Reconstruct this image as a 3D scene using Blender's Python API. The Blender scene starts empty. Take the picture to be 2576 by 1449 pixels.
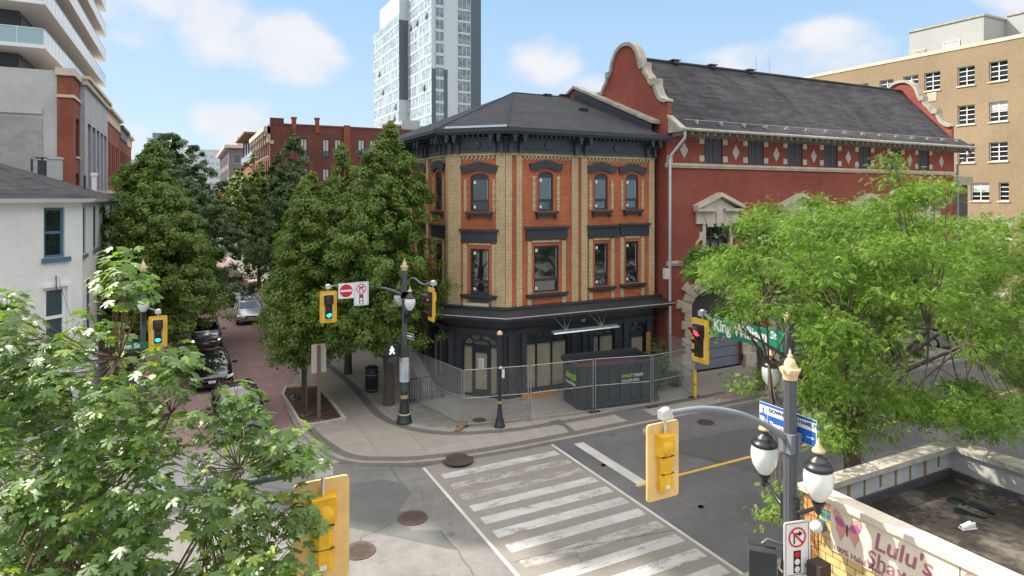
import bpy, bmesh, math, random
import numpy as np
from mathutils import Vector, Matrix
R=math.radians; PI=math.pi
SC=bpy.context.scene; COL=SC.collection

# ------------------------------------------------------------------ camera, sky, sun, exposure
CAMH=9.0; FP=1600.0; CX=1288.0; HY=497.0          # focal length, centre and horizon of the photo on a 2576 px wide frame
cc,ss=.891,.454
cam=bpy.data.cameras.new('camera'); camo=bpy.data.objects.new('camera',cam); COL.objects.link(camo)
camo.location=(0,0,CAMH); camo.rotation_euler=(R(90),0,-math.atan2(ss,cc))
cam.sensor_width=36; cam.lens=FP/2576*36; cam.shift_y=-(724.5-HY)/2576; cam.clip_start=.1; cam.clip_end=3000
SC.camera=camo
SC.view_settings.view_transform='Standard'; SC.view_settings.look='None'; SC.view_settings.exposure=1.1; SC.view_settings.gamma=1
SC.render.resolution_x=1024; SC.render.resolution_y=576
SUN_EL=45.
sund=Vector((1,-1,-math.sqrt(2)*math.tan(R(SUN_EL)))).normalized()
sl=bpy.data.lights.new('sun','SUN'); sl.energy=3.8; sl.angle=R(.55); sl.color=(1,.93,.82)
so=bpy.data.objects.new('sun',sl); COL.objects.link(so); so.rotation_euler=sund.to_track_quat('-Z','Y').to_euler()
W=bpy.data.worlds.new('World'); SC.world=W; W.use_nodes=True
def build_world():
    nt=W.node_tree; N=nt.nodes; L=nt.links; N.clear()
    out=N.new('ShaderNodeOutputWorld'); bg=N.new('ShaderNodeBackground'); bg.inputs[1].default_value=.15
    sky=N.new('ShaderNodeTexSky'); sky.sky_type='NISHITA'; sky.sun_disc=False; sky.sun_elevation=R(SUN_EL); sky.sun_rotation=R(-45)
    sky.altitude=100; sky.air_density=1.0; sky.dust_density=1.2; sky.ozone_density=1.0
    tc=N.new('ShaderNodeTexCoord'); sep=N.new('ShaderNodeSeparateXYZ'); L.new(tc.outputs['Generated'],sep.inputs[0])
    def math_(op,a,b=None,c=None,clamp=False):
        n=N.new('ShaderNodeMath'); n.operation=op; n.use_clamp=clamp
        for i,x in enumerate((a,b,c)):
            if x is None: continue
            if isinstance(x,(int,float)): n.inputs[i].default_value=x
            else: L.new(x,n.inputs[i])
        return n.outputs[0]
    az=math_('ARCTAN2',sep.outputs[0],sep.outputs[1]); el=math_('ARCSINE',sep.outputs[2])
    comb=N.new('ShaderNodeCombineXYZ'); L.new(az,comb.inputs[0]); L.new(el,comb.inputs[1])
    mp=N.new('ShaderNodeMapping'); mp.inputs['Scale'].default_value=(1,1.5,1); L.new(comb.outputs[0],mp.inputs[0])
    n1=N.new('ShaderNodeTexNoise'); n1.inputs['Scale'].default_value=9; n1.inputs['Detail'].default_value=9; n1.inputs['Roughness'].default_value=.52; L.new(mp.outputs[0],n1.inputs[0])
    n2=N.new('ShaderNodeTexNoise'); n2.inputs['Scale'].default_value=3.1; n2.inputs['Detail'].default_value=6; L.new(mp.outputs[0],n2.inputs[0])
    # cumulus banks, with unseen ones added behind the camera to brighten shade: (azimuth, elevation, half width, half height, strength) in degrees
    blobs=[(-9.2,18.7,5.0,3.3,.9),(-3.5,14.5,4.6,3.0,1.1),(2.2,14.0,4.2,3.4,1.3),(6.2,12.8,4.6,2.7,1.45),(9.4,11.8,3.0,2.2,1.3),(-10.5,12,5,4,.75),
           (3.8,6.2,3.6,2.0,1.45),(-4.0,4.2,5,2.0,1.0),(29.5,11.5,4.5,2.5,1.2),(33,9.5,4,2.0,.9),(51,11.5,6.5,2.3,1.15),(57,11,4,2,.8),(67.5,15,3.5,3,1.4),(-12,3,6,2.2,.8),(-22,20,9,5,.9),(95,20,16,6,1.1),(150,25,20,7,1.1),(-70,22,18,8,1.1),(-130,28,20,8,1.0)]
    tot=None
    for a,e,wa,we,s in blobs:
        dx=math_('DIVIDE',math_('SUBTRACT',az,R(a)),R(wa)); dy=math_('DIVIDE',math_('SUBTRACT',el,R(e)),R(we))
        d=math_('ADD',math_('MULTIPLY',dx,dx),math_('MULTIPLY',dy,dy))
        g=math_('MULTIPLY',math_('SUBTRACT',1.0,math_('MULTIPLY',d,.55)),s)
        tot=g if tot is None else math_('SMOOTH_MAX',tot,g,.3)
    m=math_('ADD',math_('MULTIPLY',tot,.62),math_('MULTIPLY',math_('SUBTRACT',n1.outputs[0],.5),2.0))
    m=math_('ADD',m,math_('MULTIPLY',math_('SUBTRACT',n2.outputs[0],.5),1.0))
    ms=N.new('ShaderNodeMapRange'); ms.interpolation_type='SMOOTHSTEP'; L.new(m,ms.inputs[0]); ms.inputs[1].default_value=.12; ms.inputs[2].default_value=.85; ms.inputs[4].default_value=.93
    cr=N.new('ShaderNodeMix'); cr.data_type='RGBA'; L.new(n1.outputs[0],cr.inputs[0]); cr.inputs[6].default_value=(2.31,2.45,2.74,1); cr.inputs[7].default_value=(3.15,3.08,3.08,1)
    # clear sky colour: Nishita pulled towards the pale summer blue of the day
    hz=N.new('ShaderNodeMapRange'); L.new(el,hz.inputs[0]); hz.inputs[1].default_value=R(0); hz.inputs[2].default_value=R(20)
    hc=N.new('ShaderNodeMix'); hc.data_type='RGBA'; L.new(hz.outputs[0],hc.inputs[0]); hc.inputs[6].default_value=(1.99,2.53,3.01,1); hc.inputs[7].default_value=(1.10,1.88,2.84,1)
    veil=N.new('ShaderNodeMix'); veil.data_type='RGBA'; veil.inputs[0].default_value=.92; L.new(sky.outputs[0],veil.inputs[6]); L.new(hc.outputs[2],veil.inputs[7])
    mix=N.new('ShaderNodeMix'); mix.data_type='RGBA'; L.new(ms.outputs[0],mix.inputs[0]); L.new(veil.outputs[2],mix.inputs[6]); L.new(cr.outputs[2],mix.inputs[7])
    # unseen bright cloud added overhead, above the frame, to lift and neutralise the shade
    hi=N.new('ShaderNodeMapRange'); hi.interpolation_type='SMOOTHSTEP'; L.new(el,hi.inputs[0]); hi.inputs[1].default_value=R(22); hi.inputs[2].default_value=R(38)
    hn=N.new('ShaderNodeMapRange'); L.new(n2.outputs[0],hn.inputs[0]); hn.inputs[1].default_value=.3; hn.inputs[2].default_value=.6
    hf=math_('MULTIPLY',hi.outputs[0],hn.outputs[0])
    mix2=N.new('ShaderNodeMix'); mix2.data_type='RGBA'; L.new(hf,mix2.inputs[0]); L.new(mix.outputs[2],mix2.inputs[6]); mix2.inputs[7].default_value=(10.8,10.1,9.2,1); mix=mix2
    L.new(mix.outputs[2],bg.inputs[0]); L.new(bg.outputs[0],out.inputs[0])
build_world()

# ------------------------------------------------------------------ measuring helpers (photo px on 2576 wide -> world metres on a known plane)
def G(u,v,z=0.):
    t=(CAMH-z)*FP/(v-HY); x=(u-CX)/FP*t
    return (cc*x+ss*t, -ss*x+cc*t)
def ray(u,v):
    a=(u-CX)/FP; return Vector((cc*a+ss,-ss*a+cc,(HY-v)/FP))
def PT(u,v,t):
    r=ray(u,v); return Vector((r.x*t,r.y*t,CAMH+r.z*t))
class Fr:
    """vertical facade frame: origin O on the ground, U along the wall, N outward"""
    def __init__(s,ox,oy,ux,uy):
        l=math.hypot(ux,uy); s.O=Vector((ox,oy,0)); s.U=Vector((ux/l,uy/l,0)); s.N=Vector((s.U.y,-s.U.x,0))
    def p(s,u,n,z): return s.O+s.U*u+s.N*n+Vector((0,0,z))
    def at(s,px,py,n=0.):
        d=ray(px,py); o=s.O+s.N*n; t=(o.x*s.N.x+o.y*s.N.y)/(d.x*s.N.x+d.y*s.N.y)
        w=d*t; return ((w-s.O).dot(s.U), CAMH+d.z*t)
    def u_(s,px,n=0.): return s.at(px,500,n)[0]
    def z_(s,px,py,n=0.): return s.at(px,py,n)[1]

# ------------------------------------------------------------------ materials
MATS={}
def newmat(name):
    m=bpy.data.materials.new(name); m.use_nodes=True; nt=m.node_tree; b=nt.nodes['Principled BSDF']; return m,nt,b
def wallcoords(nt):
    N=nt.nodes; L=nt.links
    g=N.new('ShaderNodeNewGeometry')
    t=N.new('ShaderNodeVectorMath'); t.operation='CROSS_PRODUCT'; t.inputs[0].default_value=(0,0,1); L.new(g.outputs['True Normal'],t.inputs[1])
    tn=N.new('ShaderNodeVectorMath'); tn.operation='NORMALIZE'; L.new(t.outputs[0],tn.inputs[0])
    b=N.new('ShaderNodeVectorMath'); b.operation='CROSS_PRODUCT'; L.new(g.outputs['True Normal'],b.inputs[0]); L.new(tn.outputs[0],b.inputs[1])
    du=N.new('ShaderNodeVectorMath'); du.operation='DOT_PRODUCT'; L.new(g.outputs['Position'],du.inputs[0]); L.new(tn.outputs[0],du.inputs[1])
    dv=N.new('ShaderNodeVectorMath'); dv.operation='DOT_PRODUCT'; L.new(g.outputs['Position'],dv.inputs[0]); L.new(b.outputs[0],dv.inputs[1])
    c=N.new('ShaderNodeCombineXYZ'); L.new(du.outputs['Value'],c.inputs[0]); L.new(dv.outputs['Value'],c.inputs[1])
    return c.outputs[0],g
def noise(nt,vec,scale,detail=4,rough=.55):
    n=nt.nodes.new('ShaderNodeTexNoise'); n.inputs['Scale'].default_value=scale; n.inputs['Detail'].default_value=detail; n.inputs['Roughness'].default_value=rough
    nt.links.new(vec,n.inputs[0]); return n.outputs[0]
def ramp(nt,fac,a,b,va=0.,vb=1.):
    r=nt.nodes.new('ShaderNodeMapRange'); nt.links.new(fac,r.inputs[0]); r.inputs[1].default_value=a; r.inputs[2].default_value=b; r.inputs[3].default_value=va; r.inputs[4].default_value=vb; return r.outputs[0]
def mixc(nt,fac,a,b,mode='MIX'):
    m=nt.nodes.new('ShaderNodeMix'); m.data_type='RGBA'; m.blend_type=mode
    for i,x in ((0,fac),(6,a),(7,b)):
        if isinstance(x,(int,float)): m.inputs[i].default_value=x
        elif isinstance(x,tuple): m.inputs[i].default_value=(*x[:3],1)
        else: nt.links.new(x,m.inputs[i])
    return m.outputs[2]
def scalec(nt,col,fac):   # multiply a colour by a scalar socket
    m=nt.nodes.new('ShaderNodeVectorMath'); m.operation='SCALE'
    if isinstance(col,tuple): m.inputs[0].default_value=col[:3]
    else: nt.links.new(col,m.inputs[0])
    nt.links.new(fac,m.inputs[3]); return m.outputs[0]
def bump(nt,b,h,strength,dist=.02):
    n=nt.nodes.new('ShaderNodeBump'); n.inputs['Strength'].default_value=strength; n.inputs['Distance'].default_value=dist
    nt.links.new(h,n.inputs['Height']); nt.links.new(n.outputs[0],b.inputs['Normal'])
def plain(name,col,rough=.6,var=.2,scale=1.5,metal=0.,spec=.5,bmp=0.,coat=0.):
    if name in MATS: return MATS[name]
    m,nt,b=newmat(name); b.inputs['Roughness'].default_value=rough; b.inputs['Metallic'].default_value=metal; b.inputs['Specular IOR Level'].default_value=spec
    if coat: b.inputs['Coat Weight'].default_value=coat; b.inputs['Coat Roughness'].default_value=.05
    if var:
        g=nt.nodes.new('ShaderNodeNewGeometry'); n=noise(nt,g.outputs['Position'],scale,6,.6); n2=noise(nt,g.outputs['Position'],scale*9,3,.6)
        a=nt.nodes.new('ShaderNodeMath'); a.operation='MULTIPLY_ADD'; nt.links.new(n2,a.inputs[0]); a.inputs[1].default_value=.45; nt.links.new(n,a.inputs[2])
        f=ramp(nt,a.outputs[0],.42,1.02,1-var,1+var); nt.links.new(scalec(nt,col,f),b.inputs['Base Color'])
        if bmp: bump(nt,b,n2,bmp)
    else: b.inputs['Base Color'].default_value=(*col,1)
    MATS[name]=m; return m
def brick(name,c1,c2,mort,w=.225,h=.075,ms=.012,rough=.85,var=.25,vs=.35,offset=.5,bmp=.25,spec=.3,stain=None,bias=0.):
    m,nt,b=newmat(name); vec,g=wallcoords(nt)
    t=nt.nodes.new('ShaderNodeTexBrick'); nt.links.new(vec,t.inputs['Vector']); t.offset=offset
    t.inputs['Color1'].default_value=(*c1,1); t.inputs['Color2'].default_value=(*c2,1); t.inputs['Mortar'].default_value=(*mort,1)
    t.inputs['Scale'].default_value=1; t.inputs['Brick Width'].default_value=w; t.inputs['Row Height'].default_value=h; t.inputs['Mortar Size'].default_value=ms; t.inputs['Mortar Smooth'].default_value=.2; t.inputs['Bias'].default_value=bias
    n=noise(nt,g.outputs['Position'],vs,8,.65); f=ramp(nt,n,.3,.7,1-var,1+var)
    c=scalec(nt,t.outputs[0],f)
    if stain:
        mp=nt.nodes.new('ShaderNodeMapping'); nt.links.new(vec,mp.inputs[0]); mp.inputs['Scale'].default_value=(1.1,.22,1)
        sn=noise(nt,mp.outputs[0],1.0,7,.7); c=mixc(nt,ramp(nt,sn,.5,.72,0,stain[1]),c,stain[0])
    nt.links.new(c,b.inputs['Base Color']); b.inputs['Roughness'].default_value=rough; b.inputs['Specular IOR Level'].default_value=spec
    if bmp:
        inv=nt.nodes.new('ShaderNodeMath'); inv.operation='SUBTRACT'; inv.inputs[0].default_value=1; nt.links.new(t.outputs['Fac'],inv.inputs[1]); bump(nt,b,inv.outputs[0],bmp,.01)
    MATS[name]=m; return m
def ground(name,col,fine=.14,patch=.12,joint=None,jcol=None,rough=.9,rot=0.,stain=None,streak=0.):
    m,nt,b=newmat(name); g=nt.nodes.new('ShaderNodeNewGeometry'); P=g.outputs['Position']
    n1=noise(nt,P,.28,6,.6); n2=noise(nt,P,70,2,.7); n3=noise(nt,P,2.2,6,.7)
    c=scalec(nt,col,ramp(nt,n1,.3,.7,1-patch,1+patch)); c=scalec(nt,c,ramp(nt,n2,.25,.75,1-fine,1+fine)); c=scalec(nt,c,ramp(nt,n3,.3,.7,1-patch*.8,1+patch*.8))
    if joint:
        mp=nt.nodes.new('ShaderNodeMapping'); nt.links.new(P,mp.inputs[0]); mp.inputs['Rotation'].default_value=(0,0,rot); mp.inputs['Location'].default_value=(joint[3] if len(joint)>3 else 0,joint[4] if len(joint)>4 else 0,0)
        t=nt.nodes.new('ShaderNodeTexBrick'); t.offset=joint[5] if len(joint)>5 else 0; nt.links.new(mp.outputs[0],t.inputs[0]); t.inputs['Scale'].default_value=1; t.inputs['Brick Width'].default_value=joint[0]; t.inputs['Row Height'].default_value=joint[1]; t.inputs['Mortar Size'].default_value=joint[2]; t.inputs['Mortar Smooth'].default_value=.1
        t.inputs['Color1'].default_value=(1.07,1.07,1.07,1); t.inputs['Color2'].default_value=(.92,.92,.92,1); t.inputs['Mortar'].default_value=(1,1,1,1)
        c2=mixc(nt,1.,c,t.outputs[0],'MULTIPLY'); c=mixc(nt,t.outputs['Fac'],c2,jcol or tuple(x*.55 for x in col))
    if stain:
        sn=noise(nt,P,.9,8,.7); c=mixc(nt,ramp(nt,sn,.52,.75,0,stain[1]),c,stain[0])
    if streak:
        mp2=nt.nodes.new('ShaderNodeMapping'); nt.links.new(P,mp2.inputs[0]); mp2.inputs['Scale'].default_value=(.06,.75,1); c=scalec(nt,c,ramp(nt,noise(nt,mp2.outputs[0],1.,5,.6),.3,.7,1+streak,1-streak))
        vo=nt.nodes.new('ShaderNodeTexVoronoi'); vo.inputs['Scale'].default_value=.8; nt.links.new(P,vo.inputs['Vector']); c=scalec(nt,c,ramp(nt,vo.outputs['Distance'],.05,.13,.72,1.))
    nt.links.new(c,b.inputs['Base Color']); b.inputs['Roughness'].default_value=rough; b.inputs['Specular IOR Level'].default_value=.3; bump(nt,b,n2,.25,.01)
    MATS[name]=m; return m
def paint_worn(name,col,under,wear=.5,scale=2.2):
    m,nt,b=newmat(name); g=nt.nodes.new('ShaderNodeNewGeometry'); P=g.outputs['Position']
    mp=nt.nodes.new('ShaderNodeMapping'); nt.links.new(P,mp.inputs[0]); mp.inputs['Scale'].default_value=(.6,1.6,1)
    n=noise(nt,mp.outputs[0],scale,9,.72); n2=noise(nt,P,18,4,.7)
    a=nt.nodes.new('ShaderNodeMath'); a.operation='MULTIPLY_ADD'; nt.links.new(n2,a.inputs[0]); a.inputs[1].default_value=.35; nt.links.new(n,a.inputs[2])
    f=ramp(nt,a.outputs[0],wear+.15,wear+.27); n3=noise(nt,P,.8,4)
    c=mixc(nt,f,scalec(nt,col,ramp(nt,n3,.3,.7,.75,1.1)),under); nt.links.new(c,b.inputs['Base Color']); b.inputs['Roughness'].default_value=.8; MATS[name]=m; return m
def glass(name,col=(.02,.025,.03),rough=.03,spec=.8,var=0.):
    m,nt,b=newmat(name); b.inputs['Base Color'].default_value=(*col,1); b.inputs['Roughness'].default_value=rough; b.inputs['Specular IOR Level'].default_value=spec; b.inputs['IOR'].default_value=1.6
    b.inputs['Coat Weight'].default_value=.6; b.inputs['Coat Roughness'].default_value=.02
    g=nt.nodes.new('ShaderNodeNewGeometry'); n=noise(nt,g.outputs['Position'],1.3,2); bump(nt,b,n,.06,.05)
    if var: nt.links.new(scalec(nt,col,ramp(nt,noise(nt,g.outputs['Position'],.9,3),.35,.65,1-var,1+var)),b.inputs['Base Color'])
    MATS[name]=m; return m
def leafmat(name,ca,cb,cyel=None,trans=.35,rough=.45,spec=.4,under=None):
    m=bpy.data.materials.new(name); m.use_nodes=True; nt=m.node_tree; N=nt.nodes; L=nt.links; b=N['Principled BSDF']; out=N['Material Output']
    g=N.new('ShaderNodeNewGeometry'); n=noise(nt,g.outputs['Position'],.9,4,.6)
    c=mixc(nt,g.outputs['Random Per Island'],ca,cb); c=scalec(nt,c,ramp(nt,n,.3,.7,.7,1.35))
    if cyel:
        wn=N.new('ShaderNodeTexWhiteNoise'); wn.noise_dimensions='1D'; L.new(g.outputs['Random Per Island'],wn.inputs['W'])
        c=mixc(nt,ramp(nt,wn.outputs[0],.82,.95,0,.8),c,cyel)
    L.new(c,b.inputs['Base Color']); b.inputs['Roughness'].default_value=rough; b.inputs['Specular IOR Level'].default_value=spec
    tr=N.new('ShaderNodeBsdfTranslucent'); cy=mixc(nt,1.,c,(1.35,1.5,.5),'MULTIPLY'); L.new(cy,tr.inputs[0])
    mx=N.new('ShaderNodeMixShader'); mx.inputs[0].default_value=trans; L.new(b.outputs[0],mx.inputs[1]); L.new(tr.outputs[0],mx.inputs[2]); L.new(mx.outputs[0],out.inputs[0])
    MATS[name]=m; return m
def emit(name,col,st):
    m,nt,b=newmat(name); b.inputs['Base Color'].default_value=(*col,1); b.inputs['Emission Color'].default_value=(*col,1); b.inputs['Emission Strength'].default_value=st; MATS[name]=m; return m

asphalt=ground('asphalt',(.115,.112,.115),.3,.17,stain=((.08,.08,.083),.5),streak=.13)
asphalt_old=ground('old asphalt',(.165,.16,.153),.26,.2,stain=((.12,.117,.112),.6),streak=.1)
patchm=ground('asphalt patch',(.112,.115,.112),.2,.14)
conc=ground('sidewalk concrete',(.29,.265,.235),.1,.1,joint=(1.55,1.55,.018,.3,.2),jcol=(.215,.195,.172),stain=((.2,.182,.16),.5))
conc_plain=ground('kerb concrete',(.27,.25,.22),.1,.14,stain=((.15,.14,.125),.5))
conc_cross=ground('crosswalk concrete',(.215,.2,.18),.12,.12,stain=((.165,.15,.13),.4))
conc_band=ground('grey crosswalk concrete',(.27,.262,.262),.1,.1,joint=(3.0,6,.02),stain=((.2,.195,.19),.5))
bandm=ground('dark paver band',(.15,.142,.136),.16,.1,joint=(.22,.11,.012,0,0,.5))
redpave=ground('red brick paving',(.29,.185,.182),.12,.22,joint=(.24,.12,.012,0,0,.5),jcol=(.2,.14,.138),stain=((.21,.165,.165),.6))
tilepave=ground('terrace pavers',(.22,.205,.185),.12,.2,joint=(.6,.6,.012),stain=((.15,.14,.12),.7))
soil=ground('garden soil',(.085,.045,.028),.45,.3)
white_paint=paint_worn('worn white road paint',(.43,.43,.425),(.205,.19,.17),.55)
white_paint2=paint_worn('thin white road paint',(.37,.36,.345),(.2,.185,.16),.47)
white_line=paint_worn('white line paint',(.5,.49,.47),(.1,.1,.1),.66)
yellow_line=paint_worn('yellow line paint',(.6,.36,.06),(.08,.08,.08),.66)
b_red=brick('orange red brick',(.5,.115,.04),(.35,.075,.03),(.4,.2,.11),var=.25,stain=((.2,.045,.03),.4),ms=.009)
b_buff=brick('buff brick',(.62,.47,.275),(.5,.37,.205),(.27,.2,.115),var=.16,stain=((.3,.21,.11),.45),ms=.011,h=.08)
b_hall=brick('painted red brick',(.36,.094,.06),(.27,.068,.046),(.19,.058,.044),var=.2,ms=.013,stain=((.2,.05,.04),.35))
b_dark=brick('dark red brick',(.19,.06,.042),(.13,.045,.035),(.12,.06,.045),var=.25,stain=((.1,.04,.035),.6))
b_tan=brick('tan brick',(.315,.24,.145),(.255,.19,.115),(.22,.17,.11),var=.15,vs=.1,stain=((.27,.19,.11),.5))
b_podium=brick('podium red brick',(.27,.06,.035),(.2,.045,.028),(.24,.13,.08),w=.3,h=.1)
b_grey=brick('concrete block',(.36,.345,.32),(.3,.285,.26),(.33,.32,.3),w=.6,h=.3,ms=.012,var=.12)
b_stone=brick('grey stone cladding',(.42,.42,.44),(.38,.38,.4),(.27,.27,.29),w=.9,h=.55,ms=.012,var=.08)
b_tile=brick('yellow glazed tile',(.72,.5,.2),(.66,.44,.17),(.12,.08,.05),w=.26,h=.13,ms=.007,var=.06,rough=.35,bmp=.1,spec=.5)
b_tileo=brick('orange glazed tile',(.6,.28,.11),(.5,.22,.08),(.1,.06,.04),w=.13,h=.26,ms=.009,var=.06,rough=.35,bmp=.1,spec=.5)
b_green=brick('green tile',(.03,.13,.1),(.035,.15,.12),(.28,.35,.33),w=.1,h=.1,ms=.006,offset=0,var=.08,rough=.3,spec=.5)
shingle=brick('dark asphalt shingles',(.05,.051,.058),(.033,.034,.04),(.024,.024,.028),w=.3,h=.14,ms=.012,var=.2,vs=.5,rough=.95,bmp=.4,bias=-.1)
slate=brick('old slate shingles',(.066,.062,.067),(.032,.032,.037),(.023,.023,.027),w=.8,h=.19,ms=.012,var=.28,vs=.6,rough=.95,bmp=.4,stain=((.13,.115,.11),.3))
b_blkpaint=brick('black painted brick',(.028,.03,.036),(.032,.034,.04),(.022,.024,.03),ms=.008,var=.15,rough=.6,spec=.4)
stonem=plain('pale limestone',(.54,.46,.36),.85,.26,1.6,bmp=.3)
stone_old=plain('weathered coping stone',(.36,.33,.27),.9,.42,2.5,bmp=.4)
concw=plain('weathered concrete wall',(.44,.43,.4),.9,.18,.5,bmp=.3)
black=plain('black painted timber',(.03,.033,.039),.42,.25,2,spec=.5)
blackm=plain('charcoal painted metal',(.043,.047,.056),.4,.2,2,spec=.5)
navy=plain('black navy paint',(.014,.022,.036),.35,.15,2,spec=.5)
bronze=plain('dark window metal',(.03,.03,.033),.35,.1)
white=plain('white paint',(.72,.72,.7),.5,.08,2)
offwhite=brick('white painted brick',(.68,.665,.64),(.655,.64,.615),(.6,.59,.57),var=.09,ms=.01,vs=.5,stain=((.5,.47,.42),.35),bmp=.35)
slabw=plain('balcony slab concrete',(.74,.73,.71),.8,.06,.3)
blue=plain('faded blue paint',(.065,.13,.19),.6,.25,4)
alu=plain('aluminium',(.62,.64,.66),.35,.08,3,metal=.7)
galv=plain('galvanised steel',(.42,.43,.42),.45,.25,6,metal=.7)
polem=plain('dark grey pole paint',(.075,.082,.095),.38,.15,3,spec=.6)
poleb=plain('black pole paint',(.018,.018,.02),.35,.15,3,spec=.6)
gold=plain('dull gold paint',(.38,.27,.1),.5,.15,6)
cream=plain('cream gold paint',(.62,.46,.25),.5,.12,8)
yel=plain('signal yellow enamel',(.7,.39,.02),.5,.26,5,spec=.4)
yelb=plain('back board yellow',(.72,.48,.19),.55,.2,3,spec=.35)
red_sign=plain('sign red',(.55,.012,.03),.45,.05)
white_sign=plain('sign white',(.7,.7,.7),.45,.05)
black_sign=plain('sign black',(.012,.012,.012),.5,0)
green_sign=plain('sign green',(.005,.17,.095),.45,.06)
blue_sign=plain('sign blue',(.015,.1,.42),.45,.06)
blue_sign2=plain('sign navy lettering',(.03,.05,.14),.5,0)
grey_al=plain('sign back aluminium',(.46,.42,.36),.5,.1,5,metal=.2)
wood=plain('weathered timber post',(.23,.12,.07),.85,.3,8)
wood_o=plain('orange timber',(.5,.21,.05),.75,.2,6)
kraft=plain('kraft paper in window',(.33,.3,.2),.8,.25,2.2)
kraft2=plain('brown kraft paper',(.36,.28,.19),.8,.2,2.2)
iron=plain('rusty iron',(.085,.06,.05),.7,.35,12,metal=.3,bmp=.4)
globe=plain('milky lamp globe',(.72,.74,.7),.18,.05,4,spec=.6,coat=.4)
bark=plain('bark',(.09,.065,.05),.95,.4,9,bmp=.6)
bark2=plain('young brown bark',(.15,.09,.06),.8,.3,12,bmp=.3)
rub=plain('rubber',(.012,.012,.012),.8,.1)
g_fan=glass('grey fanlight glass',(.075,.08,.072),.12,.6,.4); g_dark=glass('dark window glass',(.012,.016,.018)); g_blue=glass('blue grey window glass',(.05,.075,.09),.05)
g_tower=glass('pale tower glass',(.36,.46,.5),.12,.8,.4); g_towerd=glass('grey tower glass',(.17,.2,.21),.1,.8,.5)
g_bal=glass('balcony glass',(.3,.4,.4),.08); g_white=plain('blind behind glass',(.45,.48,.48),.25,.15,.6,spec=.8)
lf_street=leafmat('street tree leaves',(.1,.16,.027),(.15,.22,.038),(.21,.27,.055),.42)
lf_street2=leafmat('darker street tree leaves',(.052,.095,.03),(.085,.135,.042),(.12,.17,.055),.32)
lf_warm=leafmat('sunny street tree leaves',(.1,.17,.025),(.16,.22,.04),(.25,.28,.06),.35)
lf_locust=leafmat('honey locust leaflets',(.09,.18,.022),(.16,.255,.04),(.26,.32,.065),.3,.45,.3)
lf_locust2=leafmat('shaded locust leaflets',(.06,.14,.028),(.11,.21,.04),(.16,.24,.06),.4,.45,.3)  # darker copy of the locust leaflets, tower shade put into the colour
lf_maple=leafmat('maple leaves',(.08,.15,.032),(.14,.23,.055),(.28,.37,.05),.36,.42,.65)
lf_weed=leafmat('weed leaves',(.06,.12,.03),(.1,.17,.05),None,.3)

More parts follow.
